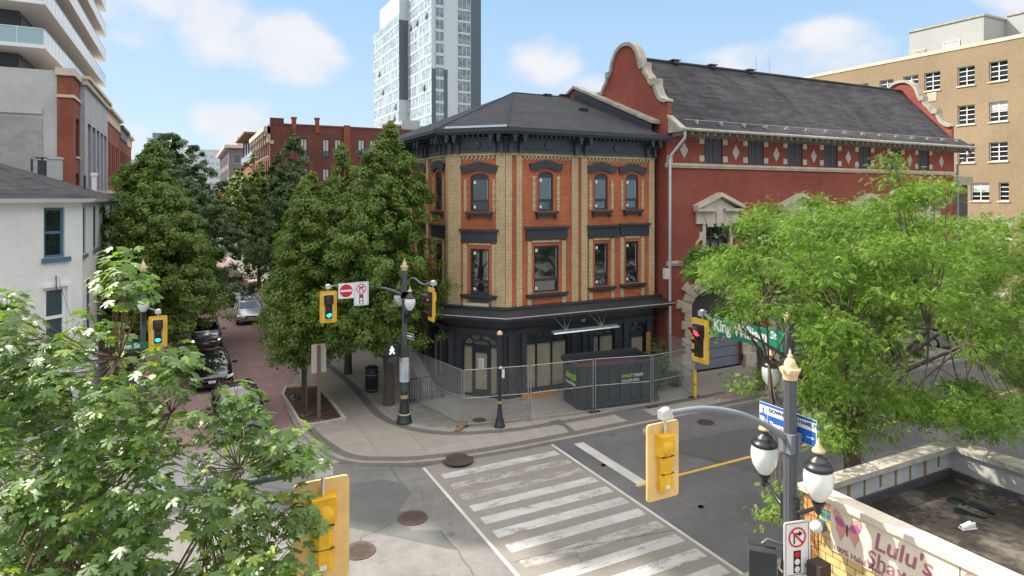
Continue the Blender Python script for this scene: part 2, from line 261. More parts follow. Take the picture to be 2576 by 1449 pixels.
# ------------------------------------------------------------------ mesh builder and object helpers
class MB:
    def __init__(s): s.v=[]; s.f=[]; s.sm=[]
    def add(s,vs,fs,smooth=False):
        o=len(s.v); s.v+= [tuple(x) for x in vs]; s.f+=[tuple(i+o for i in f) for f in fs]; s.sm+=[smooth]*len(fs); return s
    def hexa(s,p):  # 8 points bottom 4 ccw, top 4 ccw
        return s.add(p,[(3,2,1,0),(4,5,6,7),(0,1,5,4),(1,2,6,5),(2,3,7,6),(3,0,4,7)])
    def box(s,x0,x1,y0,y1,z0,z1):
        return s.hexa([(x0,y0,z0),(x1,y0,z0),(x1,y1,z0),(x0,y1,z0),(x0,y0,z1),(x1,y0,z1),(x1,y1,z1),(x0,y1,z1)])
    def fb(s,fr,u0,u1,n0,n1,z0,z1):  # box in a facade frame, n outward
        return s.hexa([fr.p(u0,n1,z0),fr.p(u1,n1,z0),fr.p(u1,n0,z0),fr.p(u0,n0,z0),fr.p(u0,n1,z1),fr.p(u1,n1,z1),fr.p(u1,n0,z1),fr.p(u0,n0,z1)])
    def fprism(s,fr,pts,n0,n1,smooth=False):  # polygon in (u,z) extruded along n
        k=len(pts); a=[fr.p(u,n1,z) for u,z in pts]; b=[fr.p(u,n0,z) for u,z in pts]
        s.add(a+b,[tuple(range(k)),tuple(range(2*k-1,k-1,-1))]); 
        s.add(a+b,[(i,i+k,(i+1)%k+k,(i+1)%k) for i in range(k)],smooth); return s
    def prism(s,pts,z0,z1):
        k=len(pts); a=[(x,y,z0) for x,y in pts]; b=[(x,y,z1) for x,y in pts]
        return s.add(a+b,[tuple(range(k-1,-1,-1)),tuple(range(k,2*k))]+[(i,(i+1)%k,(i+1)%k+k,i+k) for i in range(k)])
    def sheet(s,pts,z): return s.add([(x,y,z) for x,y in pts],[tuple(range(len(pts)))])
    def quad(s,a,b,c,d): return s.add([a,b,c,d],[(0,1,2,3)])
    def poly(s,pts): return s.add(pts,[tuple(range(len(pts)))])
    def tube(s,pts,r,n=8,caps=True,smooth=True):
        pts=[Vector(p) for p in pts]; rs=r if isinstance(r,(list,tuple)) else [r]*len(pts); rings=[]; prev=None
        for i,p in enumerate(pts):
            d=(pts[min(i+1,len(pts)-1)]-pts[max(i-1,0)]); d=d.normalized() if d.length>1e-9 else Vector((0,0,1))
            if prev is None:
                a=d.orthogonal().normalized()
            else:
                a=prev-d*prev.dot(d); a=a.normalized() if a.length>1e-6 else d.orthogonal().normalized()
            prev=a; b=d.cross(a); rings.append([p+(a*math.cos(2*PI*k/n)+b*math.sin(2*PI*k/n))*rs[i] for k in range(n)])
        vs=[q for rg in rings for q in rg]; fs=[(i*n+k,i*n+(k+1)%n,(i+1)*n+(k+1)%n,(i+1)*n+k) for i in range(len(pts)-1) for k in range(n)]
        s.add(vs,fs,smooth)
        if caps: s.add(rings[0],[tuple(range(n-1,-1,-1))]); s.add(rings[-1],[tuple(range(n))])
        return s
    def lathe(s,c,prof,n=16,smooth=True,flute=0.):
        vs=[]; c=Vector(c)
        for r,z in prof:
            for k in range(n):
                rr=r*(1-(flute if k%2 else 0)); vs.append(c+Vector((rr*math.cos(2*PI*k/n),rr*math.sin(2*PI*k/n),z)))
        fs=[(i*n+k,i*n+(k+1)%n,(i+1)*n+(k+1)%n,(i+1)*n+k) for i in range(len(prof)-1) for k in range(n)]
        s.add(vs,fs,smooth and not flute); m=len(prof)-1
        s.add(vs[:n],[tuple(range(n-1,-1,-1))]); s.add(vs[m*n:],[tuple(range(n))]); return s
    def ball(s,c,rx,ry,rz,n=16,m=10):
        vs=[];fs=[]
        for i in range(m+1):
            th=PI*i/m
            for k in range(n): vs.append((c[0]+rx*math.sin(th)*math.cos(2*PI*k/n),c[1]+ry*math.sin(th)*math.sin(2*PI*k/n),c[2]+rz*math.cos(th)))
        for i in range(m):
            for k in range(n): fs.append((i*n+k,(i+1)*n+k,(i+1)*n+(k+1)%n,i*n+(k+1)%n))
        return s.add(vs,fs,True)
    def wall(s,fr,u0,u1,z0,z1,holes,depth=.2,n=0.):   # wall face with rectangular openings and reveals
        us=sorted({u0,u1,*[h[0] for h in holes],*[h[1] for h in holes]}); zs=sorted({z0,z1,*[h[2] for h in holes],*[h[3] for h in holes]})
        us=[x for x in us if u0<=x<=u1]; zs=[x for x in zs if z0<=x<=z1]
        for i in range(len(us)-1):
            for j in range(len(zs)-1):
                uc=(us[i]+us[i+1])/2; zc=(zs[j]+zs[j+1])/2
                if any(h[0]<uc<h[1] and h[2]<zc<h[3] for h in holes): continue
                s.quad(fr.p(us[i],n,zs[j]),fr.p(us[i+1],n,zs[j]),fr.p(us[i+1],n,zs[j+1]),fr.p(us[i],n,zs[j+1]))
        for h in holes:
            a,b,c,d=h[:4]; m=n-depth
            s.quad(fr.p(a,n,c),fr.p(a,m,c),fr.p(a,m,d),fr.p(a,n,d)); s.quad(fr.p(b,m,c),fr.p(b,n,c),fr.p(b,n,d),fr.p(b,m,d))
            s.quad(fr.p(a,n,c),fr.p(b,n,c),fr.p(b,m,c),fr.p(a,m,c)); s.quad(fr.p(a,m,d),fr.p(b,m,d),fr.p(b,n,d),fr.p(a,n,d))
        return s
    def spandrel(s,fr,a,b,zs,zt,n0,n1,k=10):  # fills a rect opening's top corners leaving an elliptical arch
        c=(a+b)/2; w=(b-a)/2
        arc=[(c+w*math.cos(PI*i/(2*k)),zs+(zt-zs)*math.sin(PI*i/(2*k))) for i in range(k+1)]
        for i in range(k):
            for sg in (1,-1):
                q=[(c+sg*(arc[i][0]-c),arc[i][1]),(c+sg*(arc[i+1][0]-c),arc[i+1][1]),(c+sg*(arc[i+1][0]-c),zt+.001),(c+sg*(arc[i][0]-c),zt+.001)]
                s.fprism(fr,q if sg>0 else q[::-1],n0,n1)
        return s
    def build(s,name,mat,parent=None,label=None,cat=None,group=None,kind=None):
        me=bpy.data.meshes.new(name); me.from_pydata(s.v,[],s.f); me.update()
        if any(s.sm): me.polygons.foreach_set('use_smooth',s.sm)
        me.materials.append(mat); o=bpy.data.objects.new(name,me); COL.objects.link(o)
        if parent is not None:
            o.parent=parent
            if parent.location.length>0 or parent.rotation_euler.z!=0: o.matrix_parent_inverse=Matrix.Identity(4)
        return tag(o,label,cat,group,kind)
def tag(o,label=None,cat=None,group=None,kind=None):
    if label: o['label']=label
    if cat: o['category']=cat
    if group: o['group']=group
    if kind: o['kind']=kind
    return o
def empty(name,label,cat,group=None,loc=(0,0,0),rz=0.):
    o=bpy.data.objects.new(name,None); COL.objects.link(o); o.location=loc; o.rotation_euler=(0,0,rz); o.empty_display_size=.3
    return tag(o,label,cat,group)
class Base:   # things built at world coordinates: parent empty at base b, children meshes shifted to be local
    def __init__(s,name,label,cat,b=(0,0,0),group=None):
        s.b=Vector(b); s.o=empty(name,label,cat,group,b)
    def part(s,mb,name,mat,parent=None,label=None,kind=None):
        off=s.b; mb.v=[(x[0]-off.x,x[1]-off.y,x[2]-off.z) for x in mb.v]
        return mb.build(name,mat,parent or s.o,label,None,None,kind)
def copy_tree(o,parent=None):
    c=o.copy(); COL.objects.link(c); c.parent=parent
    for ch in [x for x in bpy.data.objects if x.parent==o]: copy_tree(ch,c)
    return c
def text_mb(txt,size,fr,u,z,n,shear=0.,bold=0.,align='LEFT',sx=1.,ext=.004,tilt=0.):
    cu=bpy.data.curves.new('t','FONT'); cu.body=txt; cu.size=size; cu.shear=shear; cu.offset=bold; cu.align_x=align; cu.extrude=ext; cu.resolution_u=3
    o=bpy.data.objects.new('t',cu); COL.objects.link(o); bpy.context.view_layer.update()
    me=bpy.data.meshes.new_from_object(o.evaluated_get(bpy.context.evaluated_depsgraph_get()))
    mb=MB(); ct,st=math.cos(tilt),math.sin(tilt)
    vs=[fr.p(u+(v.co.x*ct*sx-v.co.y*st),n+v.co.z,z+v.co.x*st*sx+v.co.y*ct) for v in me.vertices]; mb.add(vs,[tuple(p.vertices) for p in me.polygons])
    bpy.data.objects.remove(o); bpy.data.curves.remove(cu); bpy.data.meshes.remove(me); return mb
rnd=random.Random(7)

# ================================================================== THE SETTING
def strip(pts,w,z,off=0.):   # ribbon of width w along a polyline, shifted sideways by off
    P=[Vector((*p,0)) for p in pts]; L_=[];R_=[]
    for i,p in enumerate(P):
        d=(P[min(i+1,len(P)-1)]-P[max(i-1,0)]).normalized(); n=Vector((-d.y,d.x,0))
        L_.append(p+n*(off+w)+Vector((0,0,z))); R_.append(p+n*off+Vector((0,0,z)))
    k=len(P); return MB().add(L_+R_,[(i+k,i+1+k,i+1,i) for i in range(k-1)])
def rect(x0,x1,y0,y1): return [(x0,y0),(x1,y0),(x1,y1),(x0,y1)]
def smooth(pts,it=2):
    for _ in range(it):
        q=[pts[0]]
        for a,b in zip(pts[:-1],pts[1:]): q+=[(a[0]*.75+b[0]*.25,a[1]*.75+b[1]*.25),(a[0]*.25+b[0]*.75,a[1]*.25+b[1]*.75)]
        pts=q+[pts[-1]]
    return pts
S='structure'
MB().sheet(rect(-900,900,-400,1400),0).build('road',asphalt,kind=S)
MB().sheet([(-7,11),(7.0,10.6),(7.0,20.2),(4.4,21.9),(-7,21.9)],.004).build('old_road_surface',asphalt_old,kind=S)
MB().sheet(rect(1.5,7.4,-30,10.6),.004).build('old_road_surface',asphalt_old,kind=S)
MB().sheet([G(*p) for p in [(877,1219),(964,1206),(1007,1216),(1034,1243),(1021,1262),(1007,1280),(1000,1312),(1038,1335),(1110,1335),(1150,1385),(950,1342),(700,1290),(650,1240)]][::-1],.008).build('road_patch',patchm,kind=S)
MB().sheet([G(*p) for p in [(1640,1123),(1870,1080),(2300,1060),(2330,1110),(1960,1205)]][::-1],.004).build('road_patch',ground('slightly darker asphalt',(.088,.088,.09),.2,.1),kind=S)
MB().sheet(rect(-1.4,5.05,26.1,110),.006).build('red_brick_road',redpave,kind=S)
MB().sheet(rect(-1.4,5.05,25.86,26.1),.010).build('road_border',conc_plain,kind=S)
MB().sheet(rect(-1.4,4.6,25.27,25.86),.006).build('road_border',redpave,kind=S)
MB().sheet(rect(-6,5.2,21.9,25.27),.008).build('crosswalk_slab',conc_band,kind=S)
MB().sheet(rect(7.02,11.8,11.0,20.25),.009).build('crosswalk_slab',conc_cross,kind=S)
m=MB()
for x in (6.98,11.8): m.sheet(rect(x-.05,x+.05,10.6,20.2),.014)
m.build('crosswalk_edge_line',white_line,kind=S)
for k in range(11):
    y=11.2+.785*k; worn=k in (9,3)
    MB().sheet(rect(7.3,11.6,y,y+.4),.0135).build('crosswalk_stripe',white_paint2 if worn or k==8 else white_paint,kind=S)
MB().sheet(rect(12.55,12.95,15.95,19.65),.005).build('stop_line',white_line,kind=S)
m=MB(); 
m.sheet(rect(12.45,17.6,15.84,15.98),.009); m.sheet(rect(17.9,40,15.7,15.83),.009); m.build('centre_line',yellow_line,kind=S)
P=[(5.05,110),(5.05,35.2),(4.63,32.1),(3.85,30.9),(3.7,30.2),(3.72,26),(3.82,25.17),(4.05,23.7),(4.47,22.1),(5.1,21.35),(5.6,21.06),(6.5,20.6),(7.17,20.4),(8.5,20.16),(10.2,20.02),(11.8,20.0),(14,19.96),(90,19.9)]
P=smooth(P,1)
MB().prism((P+[(90,110)]),-.2,.1).build('sidewalk',conc,kind=S)
kb=MB()
def kerb(mb,pts,w=.17,h=.115):
    s1=strip(pts,w,h,-.01); s2=strip(pts,.001,0,-.01); k=len(pts); mb.add(s1.v,s1.f)
    for i in range(k-1):
        a,b=s1.v[k+i],s1.v[k+i+1]; mb.quad((a[0],a[1],0),(b[0],b[1],0),b,a)
kerb(kb,P); kb.build('kerb',conc_plain,kind=S)
strip(P[len(P)-26:],.33,.106,.2).build('dark_paver_band',bandm,kind=S)
strip([(5.05,100),(5.05,34.5)],.3,.106,.2).build('dark_paver_band',bandm,kind=S)
inner=smooth([G(*p) for p in [(735,812),(782,890),(860,950),(900,990),(939,1038),(971,1063),(1004,1076),(1057,1091),(1144,1099),(1288,1089),(1400,1071),(1748,1009),(1960,965)]],1)
strip(inner,.34,.107,-.17).build('dark_paver_band',bandm,kind=S)
MB().sheet([G(*p) for p in [(995,1063),(1010,1000),(1118,1000),(1255,1015),(1335,1010),(1336,1058),(1240,1078),(1164,1083),(1080,1080)]][::-1],.108).build('terrace_paving',tilepave,kind=S)
MB().sheet([G(*p) for p in [(1330,1012),(1420,1003),(1478,1040),(1388,1062)]][::-1],.109).build('concrete_ramp_slab',conc_plain,kind=S)
MB().sheet([G(*p) for p in [(1545,1049),(1585,1068),(1655,1059),(1618,1038)]][::-1],.109).build('dark_pavement_patch',patchm,kind=S)
MB().sheet([G(*p) for p in [(1418,1079),(1378,1068),(1408,1062),(1450,1093),(1434,1098)]][::-1],.11).build('tactile_strip',patchm,kind=S)
MB().sheet([G(*p) for p in [(1795,1012),(1800,1000),(1912,985),(1920,1000)]][::-1],.11).build('driveway_patch',redpave,kind=S)
# south sidewalks
Q=smooth([(90,11.0),(13,11.0),(10.4,10.8),(8.6,9.9),(7.7,8.4),(7.45,6.5),(7.45,-40)],1)
MB().prism(Q+[(90,-40)],-.2,.1).build('sidewalk',conc,kind=S); kb=MB(); kerb(kb,Q); kb.build('kerb',conc_plain,kind=S)
Q=smooth([(1.2,-40),(1.2,6.0),(.6,8.2),(-.8,9.9),(-3,10.8),(-6,11.0),(-90,11.0)],1)
MB().prism(Q+[(-90,-40)],-.2,.1).build('sidewalk',conc,kind=S); kb=MB(); kerb(kb,Q); kb.build('kerb',conc_plain,kind=S)
Q=smooth([(-90,20.0),(-6,20.1),(-3.6,20.8),(-1.9,22.3),(-1.3,24.5),(-1.25,27),(-1.25,110)],1)
MB().prism(Q+[(-90,110)],-.2,.1).build('sidewalk',conc,kind=S); kb=MB(); kerb(kb,Q); kb.build('kerb',conc_plain,kind=S)
strip([(-1.25,30),(-1.25,100)],.3,.106,.2).build('dark_paver_band',bandm,kind=S)
# cracks sealed in the road
m=MB()
def crack(pts,w=.011):
    q=[G(*p) for p in pts]; out=[]
    for a,b in zip(q[:-1],q[1:]):
        for k in range(4):
            f=k/4; out.append((a[0]+(b[0]-a[0])*f+rnd.uniform(-.05,.05),a[1]+(b[1]-a[1])*f+rnd.uniform(-.03,.03)))
    out.append(q[-1]); s=strip(out,w,.0175); m.add(s.v,s.f)
for c_ in ([(980,1178),(1005,1204),(1034,1243)],[(983,1320),(910,1350),(907,1366)],[(880,1368),(905,1362),(945,1365)],[(707,1280),(720,1305),(735,1330)],[(660,1225),(735,1235),(760,1260)],[(1070,1260),(1060,1235)],[(1295,1415),(1440,1380),(1706,1333)],[(1450,1393),(1462,1418)],[(1640,1123),(1900,1183),(1930,1192)],[(1110,1335),(1150,1383),(1190,1449)]): crack(c_)
m.build('road_cracks',plain('crack filler',(.02,.02,.02),.8,.1),kind=S)

def manhole(x,y,r,z,label,grp='manhole covers in the road'):
    b=Base('manhole_cover',label,'manhole cover',(x,y,z),grp)
    m=MB().lathe((x,y,z),[(r,0),(r,.012),(r*.93,.014)],28,False); fr=b.part(m,'frame',iron)
    m=MB(); m.lathe((x,y,z+.002),[(r*.86,0),(r*.86,.018)],28,False)
    for i in range(-4,5):
        for j in range(-4,5):
            if math.hypot(i,j)<4.3: m.box(x+i*r*.17-.03,x+i*r*.17+.03,y+j*r*.17-.018,y+j*r*.17+.018,z+.018,z+.03)
    b.part(m,'cover',iron)
for (px,py,r,z,l) in [(1153,1156,.52,.1,'largest dark manhole cover, set in the kerb edge beside the crosswalk'),(1038,1303,.42,.01,'brown manhole cover in the middle of the crossing beside the dark asphalt patch'),
    (903,1386,.42,.01,'sunlit manhole cover beside the nearest yellow signal'),(1206,1057,.28,.11,'small rusty cover in the fenced terrace'),(1775,1062,.34,.01,'drain cover by the far kerb right of the hanging signal'),(735,1255,.4,.01,'manhole cover half hidden behind the maple leaves'),(1763,1276,.07,.006,'tiny round valve cover in the right lane near the lower end of the hanging signal'),(1518,1171,.07,.006,'tiny round valve cover beside the stop line')]:
    x,y=G(px,py,z); manhole(x,y,r,z,l)

# ================================================================== FRONT CORNER BUILDING (black shopfront, brick above)
FA=Fr(12.5,25.17,1,0)               # front facade on the cross street
FC=Fr(10.6,27.1,1.9,-1.93)          # chamfered corner
FL=Fr(10.6,41.0,0,-1)               # side facade on the brick street
FL_len=13.9; FC_len=math.hypot(1.9,1.93); FA_len=8.3
ZB,ZT=4.12,11.0
cb=Base('corner_building','three storey brick corner building with black shopfront and dark hipped roof','building',(14,27,0))
wall=MB(); pil=MB(); band=MB(); dent=MB(); trim=MB()
wins=[]
def upper_window(fr,u0,u1,z0,z1,arched,holes,wall_depth=.14):
    holes.append((u0,u1,z0,z1)); wins.append((fr,u0,u1,z0,z1,arched))
def rng(fr,a,b): return sorted((fr.u_(a),fr.u_(b)))
holesA=[];holesC=[];holesL=[]
for (a,b,top,bot,arch) in [(1354,1392,431,531,1),(1495,1529,436,528,1),(1574,1606,438,526,1),(1343,1406,618,735,0),(1496,1530,612,719,0),(1574,1606,607,711,0)]:
    u0,u1=rng(FA,a,b); c=(a+b)/2; upper_window(FA,u0,u1,FA.z_(c,bot),FA.z_(c,top),arch,holesA)
for (a,b,top,bot,arch) in [(1183,1230,436,532,1),(1183,1230,626,739,0)]:
    u0,u1=rng(FC,a,b); c=(a+b)/2; upper_window(FC,u0,u1,FC.z_(c,bot),FC.z_(c,top),arch,holesC)
for k in range(5):
    u1=FL_len-.95-2.55*k; upper_window(FL,u1-.85,u1,8.38,10.25,1,holesL); upper_window(FL,u1-.85,u1,4.85,6.85,0,holesL)
wall.wall(FA,0,FA_len,ZB,ZT,holesA,.16); wall.wall(FC,0,FC_len,ZB,ZT,holesC,.16); wall.wall(FL,0,FL_len,ZB,ZT,holesL,.16)
wall.box(10.75,20.8,40.9,41.0,ZB,ZT); wall.box(20.68,20.8,25.3,40.9,ZB,12.4)
for fr,u0,u1,z0,z1,ar in wins:
    if ar: wall.spandrel(fr,u0,u1,z1-.22,z1,-.16,0,8)
wallo=cb.part(wall,'brick_wall',b_red)
# buff brick pilasters and surrounds, set proud of the wall
def P_(fr,u0,u1,z0=ZB,z1=ZT-.12,n=.075): pil.fb(fr,u0,u1,0.002,n,z0,z1)
for a,b in ((-.02,.28),(.52,.8),(3.42,3.76),(3.95,4.28),(7.95,8.28)): P_(FA,a,b)
for a,b in ((0,.6),(FC_len-.42,FC_len)): P_(FC,a,b,n=.08)
for u in [FL_len-.28]+[FL_len-2.55*k-.42 for k in (1,2,3,4)]: P_(FL,u,u+.3)
for fr,L_ in ((FA,FA_len),(FC,FC_len),(FL,FL_len)):
    pil.fb(fr,0,L_,.003,.1,ZT-.12,ZT)
for fr,u0,u1,z0,z1,ar in wins:
    w=.2
    for s_ in (-1,1):
        c=(u0-.14-w/2) if s_<0 else (u1+.14+w/2)
        if ar:   # toothed jambs
            for k in range(int((z1-z0-.2)/.16)):
                d=.05 if k%2 else 0; pil.fb(fr,c-w/2+.05-d/2,c+w/2-.03+d/2,.002,.035,z0+.16*k,z0+.16*k+.15)
        else: pil.fb(fr,c-w/2,c+w/2,.002,.05,ZB,z1+.22)
    if not ar: pil.fb(fr,u0-.08,u1+.08,.002,.045,z1+.16,z1+.27)
cb.part(pil,'buff_brick_pilasters',b_buff)
gp=MB()
for fr,L_,xs in ((FA,FA_len,((.85,3.4),(4.32,7.92))),(FC,FC_len,((.63,2.25),)),(FL,FL_len,tuple((FL_len-2.55*k-2.2,FL_len-2.55*k-.32) for k in range(5)))):
    for a,b in xs:
        gp=MB(); n_=int((b-a)/.19)
        for k in range(n_):
            u=a+(k+.5)*(b-a)/n_; gp.fb(fr,u-.055,u+.055,.002,.07,ZT-.24,ZT-.125); gp.fb(fr,u-.12,u-.02,.002,.035,ZT-.31,ZT-.24)
        cb.part(gp,'brick_dentil_row',b_buff)
# lintels, hood moulds and sills
def hoodshape(hood,fr,u0,u1,z1):
    c=(u0+u1)/2; W=(u1-u0)/2+.48; k=14; top=[];bot=[]
    for i in range(k+1):
        f=-1+2*i/k; rise=.17*max(0,math.cos(f*PI/2*1.35)) if abs(f)<.74 else 0
        top.append((c+f*W,z1+.34+rise)); 
    for i in range(k+1):
        f=-1+2*i/k; rise=.13*max(0,math.cos(f*PI/2*1.6)) if abs(f)<.625 else 0
        bot.append((c+f*(W-.09),z1+.02+rise))
    for i in range(k):
        q=[bot[i],bot[i+1],top[i+1],top[i]]; hood.fprism(fr,q,.002,.11)
for i,(fr,u0,u1,z0,z1,ar) in enumerate(wins):
    hood=MB(); sill=MB()
    if ar: hoodshape(hood,fr,u0,u1,z1)
    else:
        if fr is FA and 4<u0: 
            e0,e1=(4.32,6.1) if u0<6 else (6.2,7.92)
        else: e0,e1=u0-.42,u1+.42
        hood.fb(fr,e0,e1,.002,.1,z1+.3,z1+.78); hood.fb(fr,e0-.07,e1+.07,.002,.19,z1+.78,z1+.88)
    ex=.17 if ar else .42
    if fr is FA and not ar and u0>4: ex=.38
    sill.fb(fr,u0-ex,u1+ex,.002,.2,z0-.13,z0-.03); sill.fb(fr,u0-ex+.06,u1+ex-.06,.002,.13,z0-.22,z0-.13)
    if ar:
        for s_ in (u0-ex+.04,u1+ex-.14): sill.fb(fr,s_,s_+.1,.002,.12,z0-.34,z0-.22)
    cb.part(hood,'window_hood',black); cb.part(sill,'sill',black)
stone=MB(); stone.fb(FC,.75,1.95,.002,.16,ZB-.02,ZB+.16); cb.part(stone,'stone_block',stonem)
pn=MB(); pn.fb(FC,FC.u_(1183),FC.u_(1230),.002,.03,ZB+.16,4.7); cb.part(pn,'dark_panel',blackm)
# upper windows
for fr,u0,u1,z0,z1,ar in wins:
    f=MB(); d=-.12; t=.075; zm=z0+(z1-z0)*.27; zt=z1-(.2 if ar else 0)
    f.fb(fr,u0,u0+t,d,d+.07,z0,z1); f.fb(fr,u1-t,u1,d,d+.07,z0,z1); f.fb(fr,u0+t,u1-t,d,d+.07,z0,z0+t); f.fb(fr,u0+t,u1-t,d,d+.07,zt-t,z1); f.fb(fr,u0+t,u1-t,d,d+.06,zm-.06,zm+.06)
    fo=cb.part(f,'window',black)
    p=MB(); p.fb(fr,u0+t,u1-t,d-.02,d+.02,z0+t,zt-t); cb.part(p,'pane',g_blue if (ar and fr is FA) else g_dark,fo)
    if fr is not FL:
        s=MB(); s.fb(fr,u0+t+.05,u0+t+.17,d+.021,d+.024,zt-t-.2,zt-t-.06); cb.part(s,'sticker',white_sign,fo); s=MB(); s.fb(fr,u0+t+.05,u0+t+.16,d+.021,d+.024,z0+t+.06,z0+t+.18)
        s.fb(fr,u1-t-.035,u1-t-.02,d+.021,d+.023,zm+.08,zt-t-.04); cb.part(s,'sticker',white_sign,fo)
# cornice: offset outline of the three faces
def off(n):   # outline points at outward offset n: left-back, left/chamfer, chamfer/front, right
    def inter(f1,f2):
        a=f1.O+f1.N*n; b=f2.O+f2.N*n; d1=f1.U;d2=f2.U; den=d1.x*d2.y-d1.y*d2.x; t=((b.x-a.x)*d2.y-(b.y-a.y)*d2.x)/den; return (a.x+d1.x*t,a.y+d1.y*t)
    return [(10.6-n,41.0+n*.6),inter(FL,FC),inter(FC,FA),(20.8+min(n,.45),25.17-n)]
def run(mb,n0,n1,z0,z1):
    a=off(n0);b=off(n1)
    for i in range(3): mb.hexa([(*b[i],z0),(*b[i+1],z0),(*a[i+1],z0),(*a[i],z0),(*b[i],z1),(*b[i+1],z1),(*a[i+1],z1),(*a[i],z1)])
cor=MB(); run(cor,0,.16,ZT,ZT+.12); run(cor,0,.1,ZT+.12,ZT+.62); run(cor,0,.2,ZT+.62,ZT+.7); run(cor,0,.72,ZT+.78,ZT+.86); 
cb.part(cor,'cornice',blackm)
br=MB(); 
def bracket(fr,u):
    br=MB()
    br.fb(fr,u-.09,u+.09,.1,.62,ZT+.6,ZT+.78); br.fb(fr,u-.08,u+.08,.1,.42,ZT+.42,ZT+.6); br.fb(fr,u-.07,u+.07,.1,.24,ZT+.12,ZT+.42); br.fb(fr,u-.09,u+.09,.1,.26,ZT-.02,ZT+.12)
    br.fb(fr,u-.06,u+.06,.5,.66,ZT+.45,ZT+.62)
    cb.part(br,'cornice_bracket',blackm)
for u in (.16,.66,3.58,4.12,7.75,8.2): bracket(FA,u)
for u in (.14,.5,2.25,2.6): bracket(FC,u)
for k in range(6):
    bracket(FL,FL_len-.15-2.55*k); bracket(FL,FL_len-.6-2.55*k)
for fr,L_ in ((FA,FA_len),(FC,FC_len),(FL,FL_len)):
    br=MB(); k=int(L_/.24)
    for i in range(k): u=(i+.5)*L_/k; br.fb(fr,u-.045,u+.045,.1,.5,ZT+.68,ZT+.78)
    cb.part(br,'cornice_modillions',blackm)
for fr,cs in ((FA,((.95,3.3),(4.4,7.5))),(FC,((.7,2.05),)),(FL,tuple((FL_len-2.55*k-2.2,FL_len-2.55*k-.8) for k in range(5)))):
    for a,b in cs:
        br=MB(); br.fb(fr,a,b,.1,.13,ZT+.18,ZT+.24); br.fb(fr,a,b,.1,.13,ZT+.5,ZT+.55); c=(a+b)/2
        br.fprism(fr,[(c+.19*math.cos(q*PI/8),ZT+.36+.19*math.sin(q*PI/8)) for q in range(16)],.1,.16); cb.part(br,'cornice_panel',blackm)
gt=MB(); run(gt,.6,.86,ZT+.86,ZT+1.02); run(gt,.72,.8,ZT+1.02,ZT+1.05); cb.part(gt,'gutter',black)
fl=MB(); a=off(.84); 
fl.hexa([(a[1][0]+.35,a[1][1]-.38,12.045),(a[2][0],a[2][1]-.02,12.045),(a[2][0],a[2][1]+.1,12.045),(a[1][0]+.42,a[1][1]-.3,12.045),(a[1][0]+.35,a[1][1]-.38,12.13),(a[2][0],a[2][1]-.02,12.13),(a[2][0],a[2][1]+.1,12.13),(a[1][0]+.42,a[1][1]-.3,12.13)])
cb.part(fl,'metal_flashing',alu)
# hipped roof
e=off(.78); ez=ZT+1.03; ap=(16.9,33.0,15.1); rp=(20.75,33.0,15.1); bl=(10-.1,41.7); brp=(20.75,41.7)
rf=MB(); E=[(*bl,ez),(*e[1],ez),(*e[2],ez),(20.75,e[3][1],ez)]
rf.poly([E[0],E[1],ap]); rf.poly([E[1],E[2],ap]); rf.poly([E[2],E[3],rp,ap]); rf.poly([(*brp,ez),E[0],ap,rp]); rf.poly([(21.25,e[3][1],ez-.02),(20.75,25.2,ez+.12),(20.75,e[3][1],ez)])
ro=cb.part(rf,'roof',shingle)
hp=MB()
for q in (E[1],E[2]): 
    hp.tube([Vector(q)+Vector((0,0,.0)),Vector(ap)],.06,6)
hp.tube([ap,rp],.06,6); cb.part(hp,'ridge_caps',shingle,ro)
def on_roof(px,py,z=14):
    o=Vector((0,0,CAMH)); d=ray(px,py); best=None
    for f in rf_tris:
        n=(f[1]-f[0]).cross(f[2]-f[0]); den=d.dot(n)
        if abs(den)<1e-9: continue
        t=(f[0]-o).dot(n)/den
        if t>0: return o+d*t
rf_tris=[[Vector(E[2]),Vector(E[3]),Vector(rp)]]
for px,py in ((1377,242),(1416,243),(1468,279)):
    q=on_roof(px,py); v=MB(); v.box(q.x-.2,q.x+.2,q.y-.14,q.y+.14,q.z-.05,q.z+.09); v.box(q.x-.25,q.x+.25,q.y-.2,q.y+.16,q.z+.09,q.z+.12); cb.part(v,'roof_vent',blackm,ro)
rf_tris=[[Vector(E[1]),Vector(E[2]),Vector(ap)]]
# party parapet with stone coping and lead flashing on the right
pw=MB(); X0,X1=20.8,21.12
pts=[(25.3,11),(25.3,12.75),(32.4,15.55),(41,12.2),(41,11)]
for x in (X0,): pass
fr=Fr(X0,0,0,1)
pw.add([(X0,y,z) for y,z in pts]+[(X1,y,z) for y,z in pts],[tuple(range(4,-1,-1)),tuple(range(5,10))]); cb.part(pw,'party_wall',b_hall)
fl=MB(); fl.hexa([(20.72,25.3,12.1),(20.79,25.3,12.1),(20.79,32.4,14.9),(20.72,32.4,14.9),(20.72,25.3,12.7),(20.79,25.3,12.7),(20.79,32.4,15.5),(20.72,32.4,15.5)])
cb.part(fl,'lead_flashing',blackm)
cp=MB()
def slope_box(mb,x0,x1,y0,z0,y1,z1,h): mb.hexa([(x0,y0,z0),(x1,y0,z0),(x1,y1,z1),(x0,y1,z1),(x0,y0,z0+h),(x1,y0,z0+h),(x1,y1,z1+h),(x0,y1,z1+h)])
for i in range(9):
    a=i/9;b=(i+.97)/9; slope_box(cp,20.66,21.2,25.15+7.3*a,12.72+2.85*a,25.15+7.3*b,12.72+2.85*b,.16)
slope_box(cp,20.66,21.2,32.46,15.57,33.6,15.12,.16); cb.part(cp,'coping',stone_old)
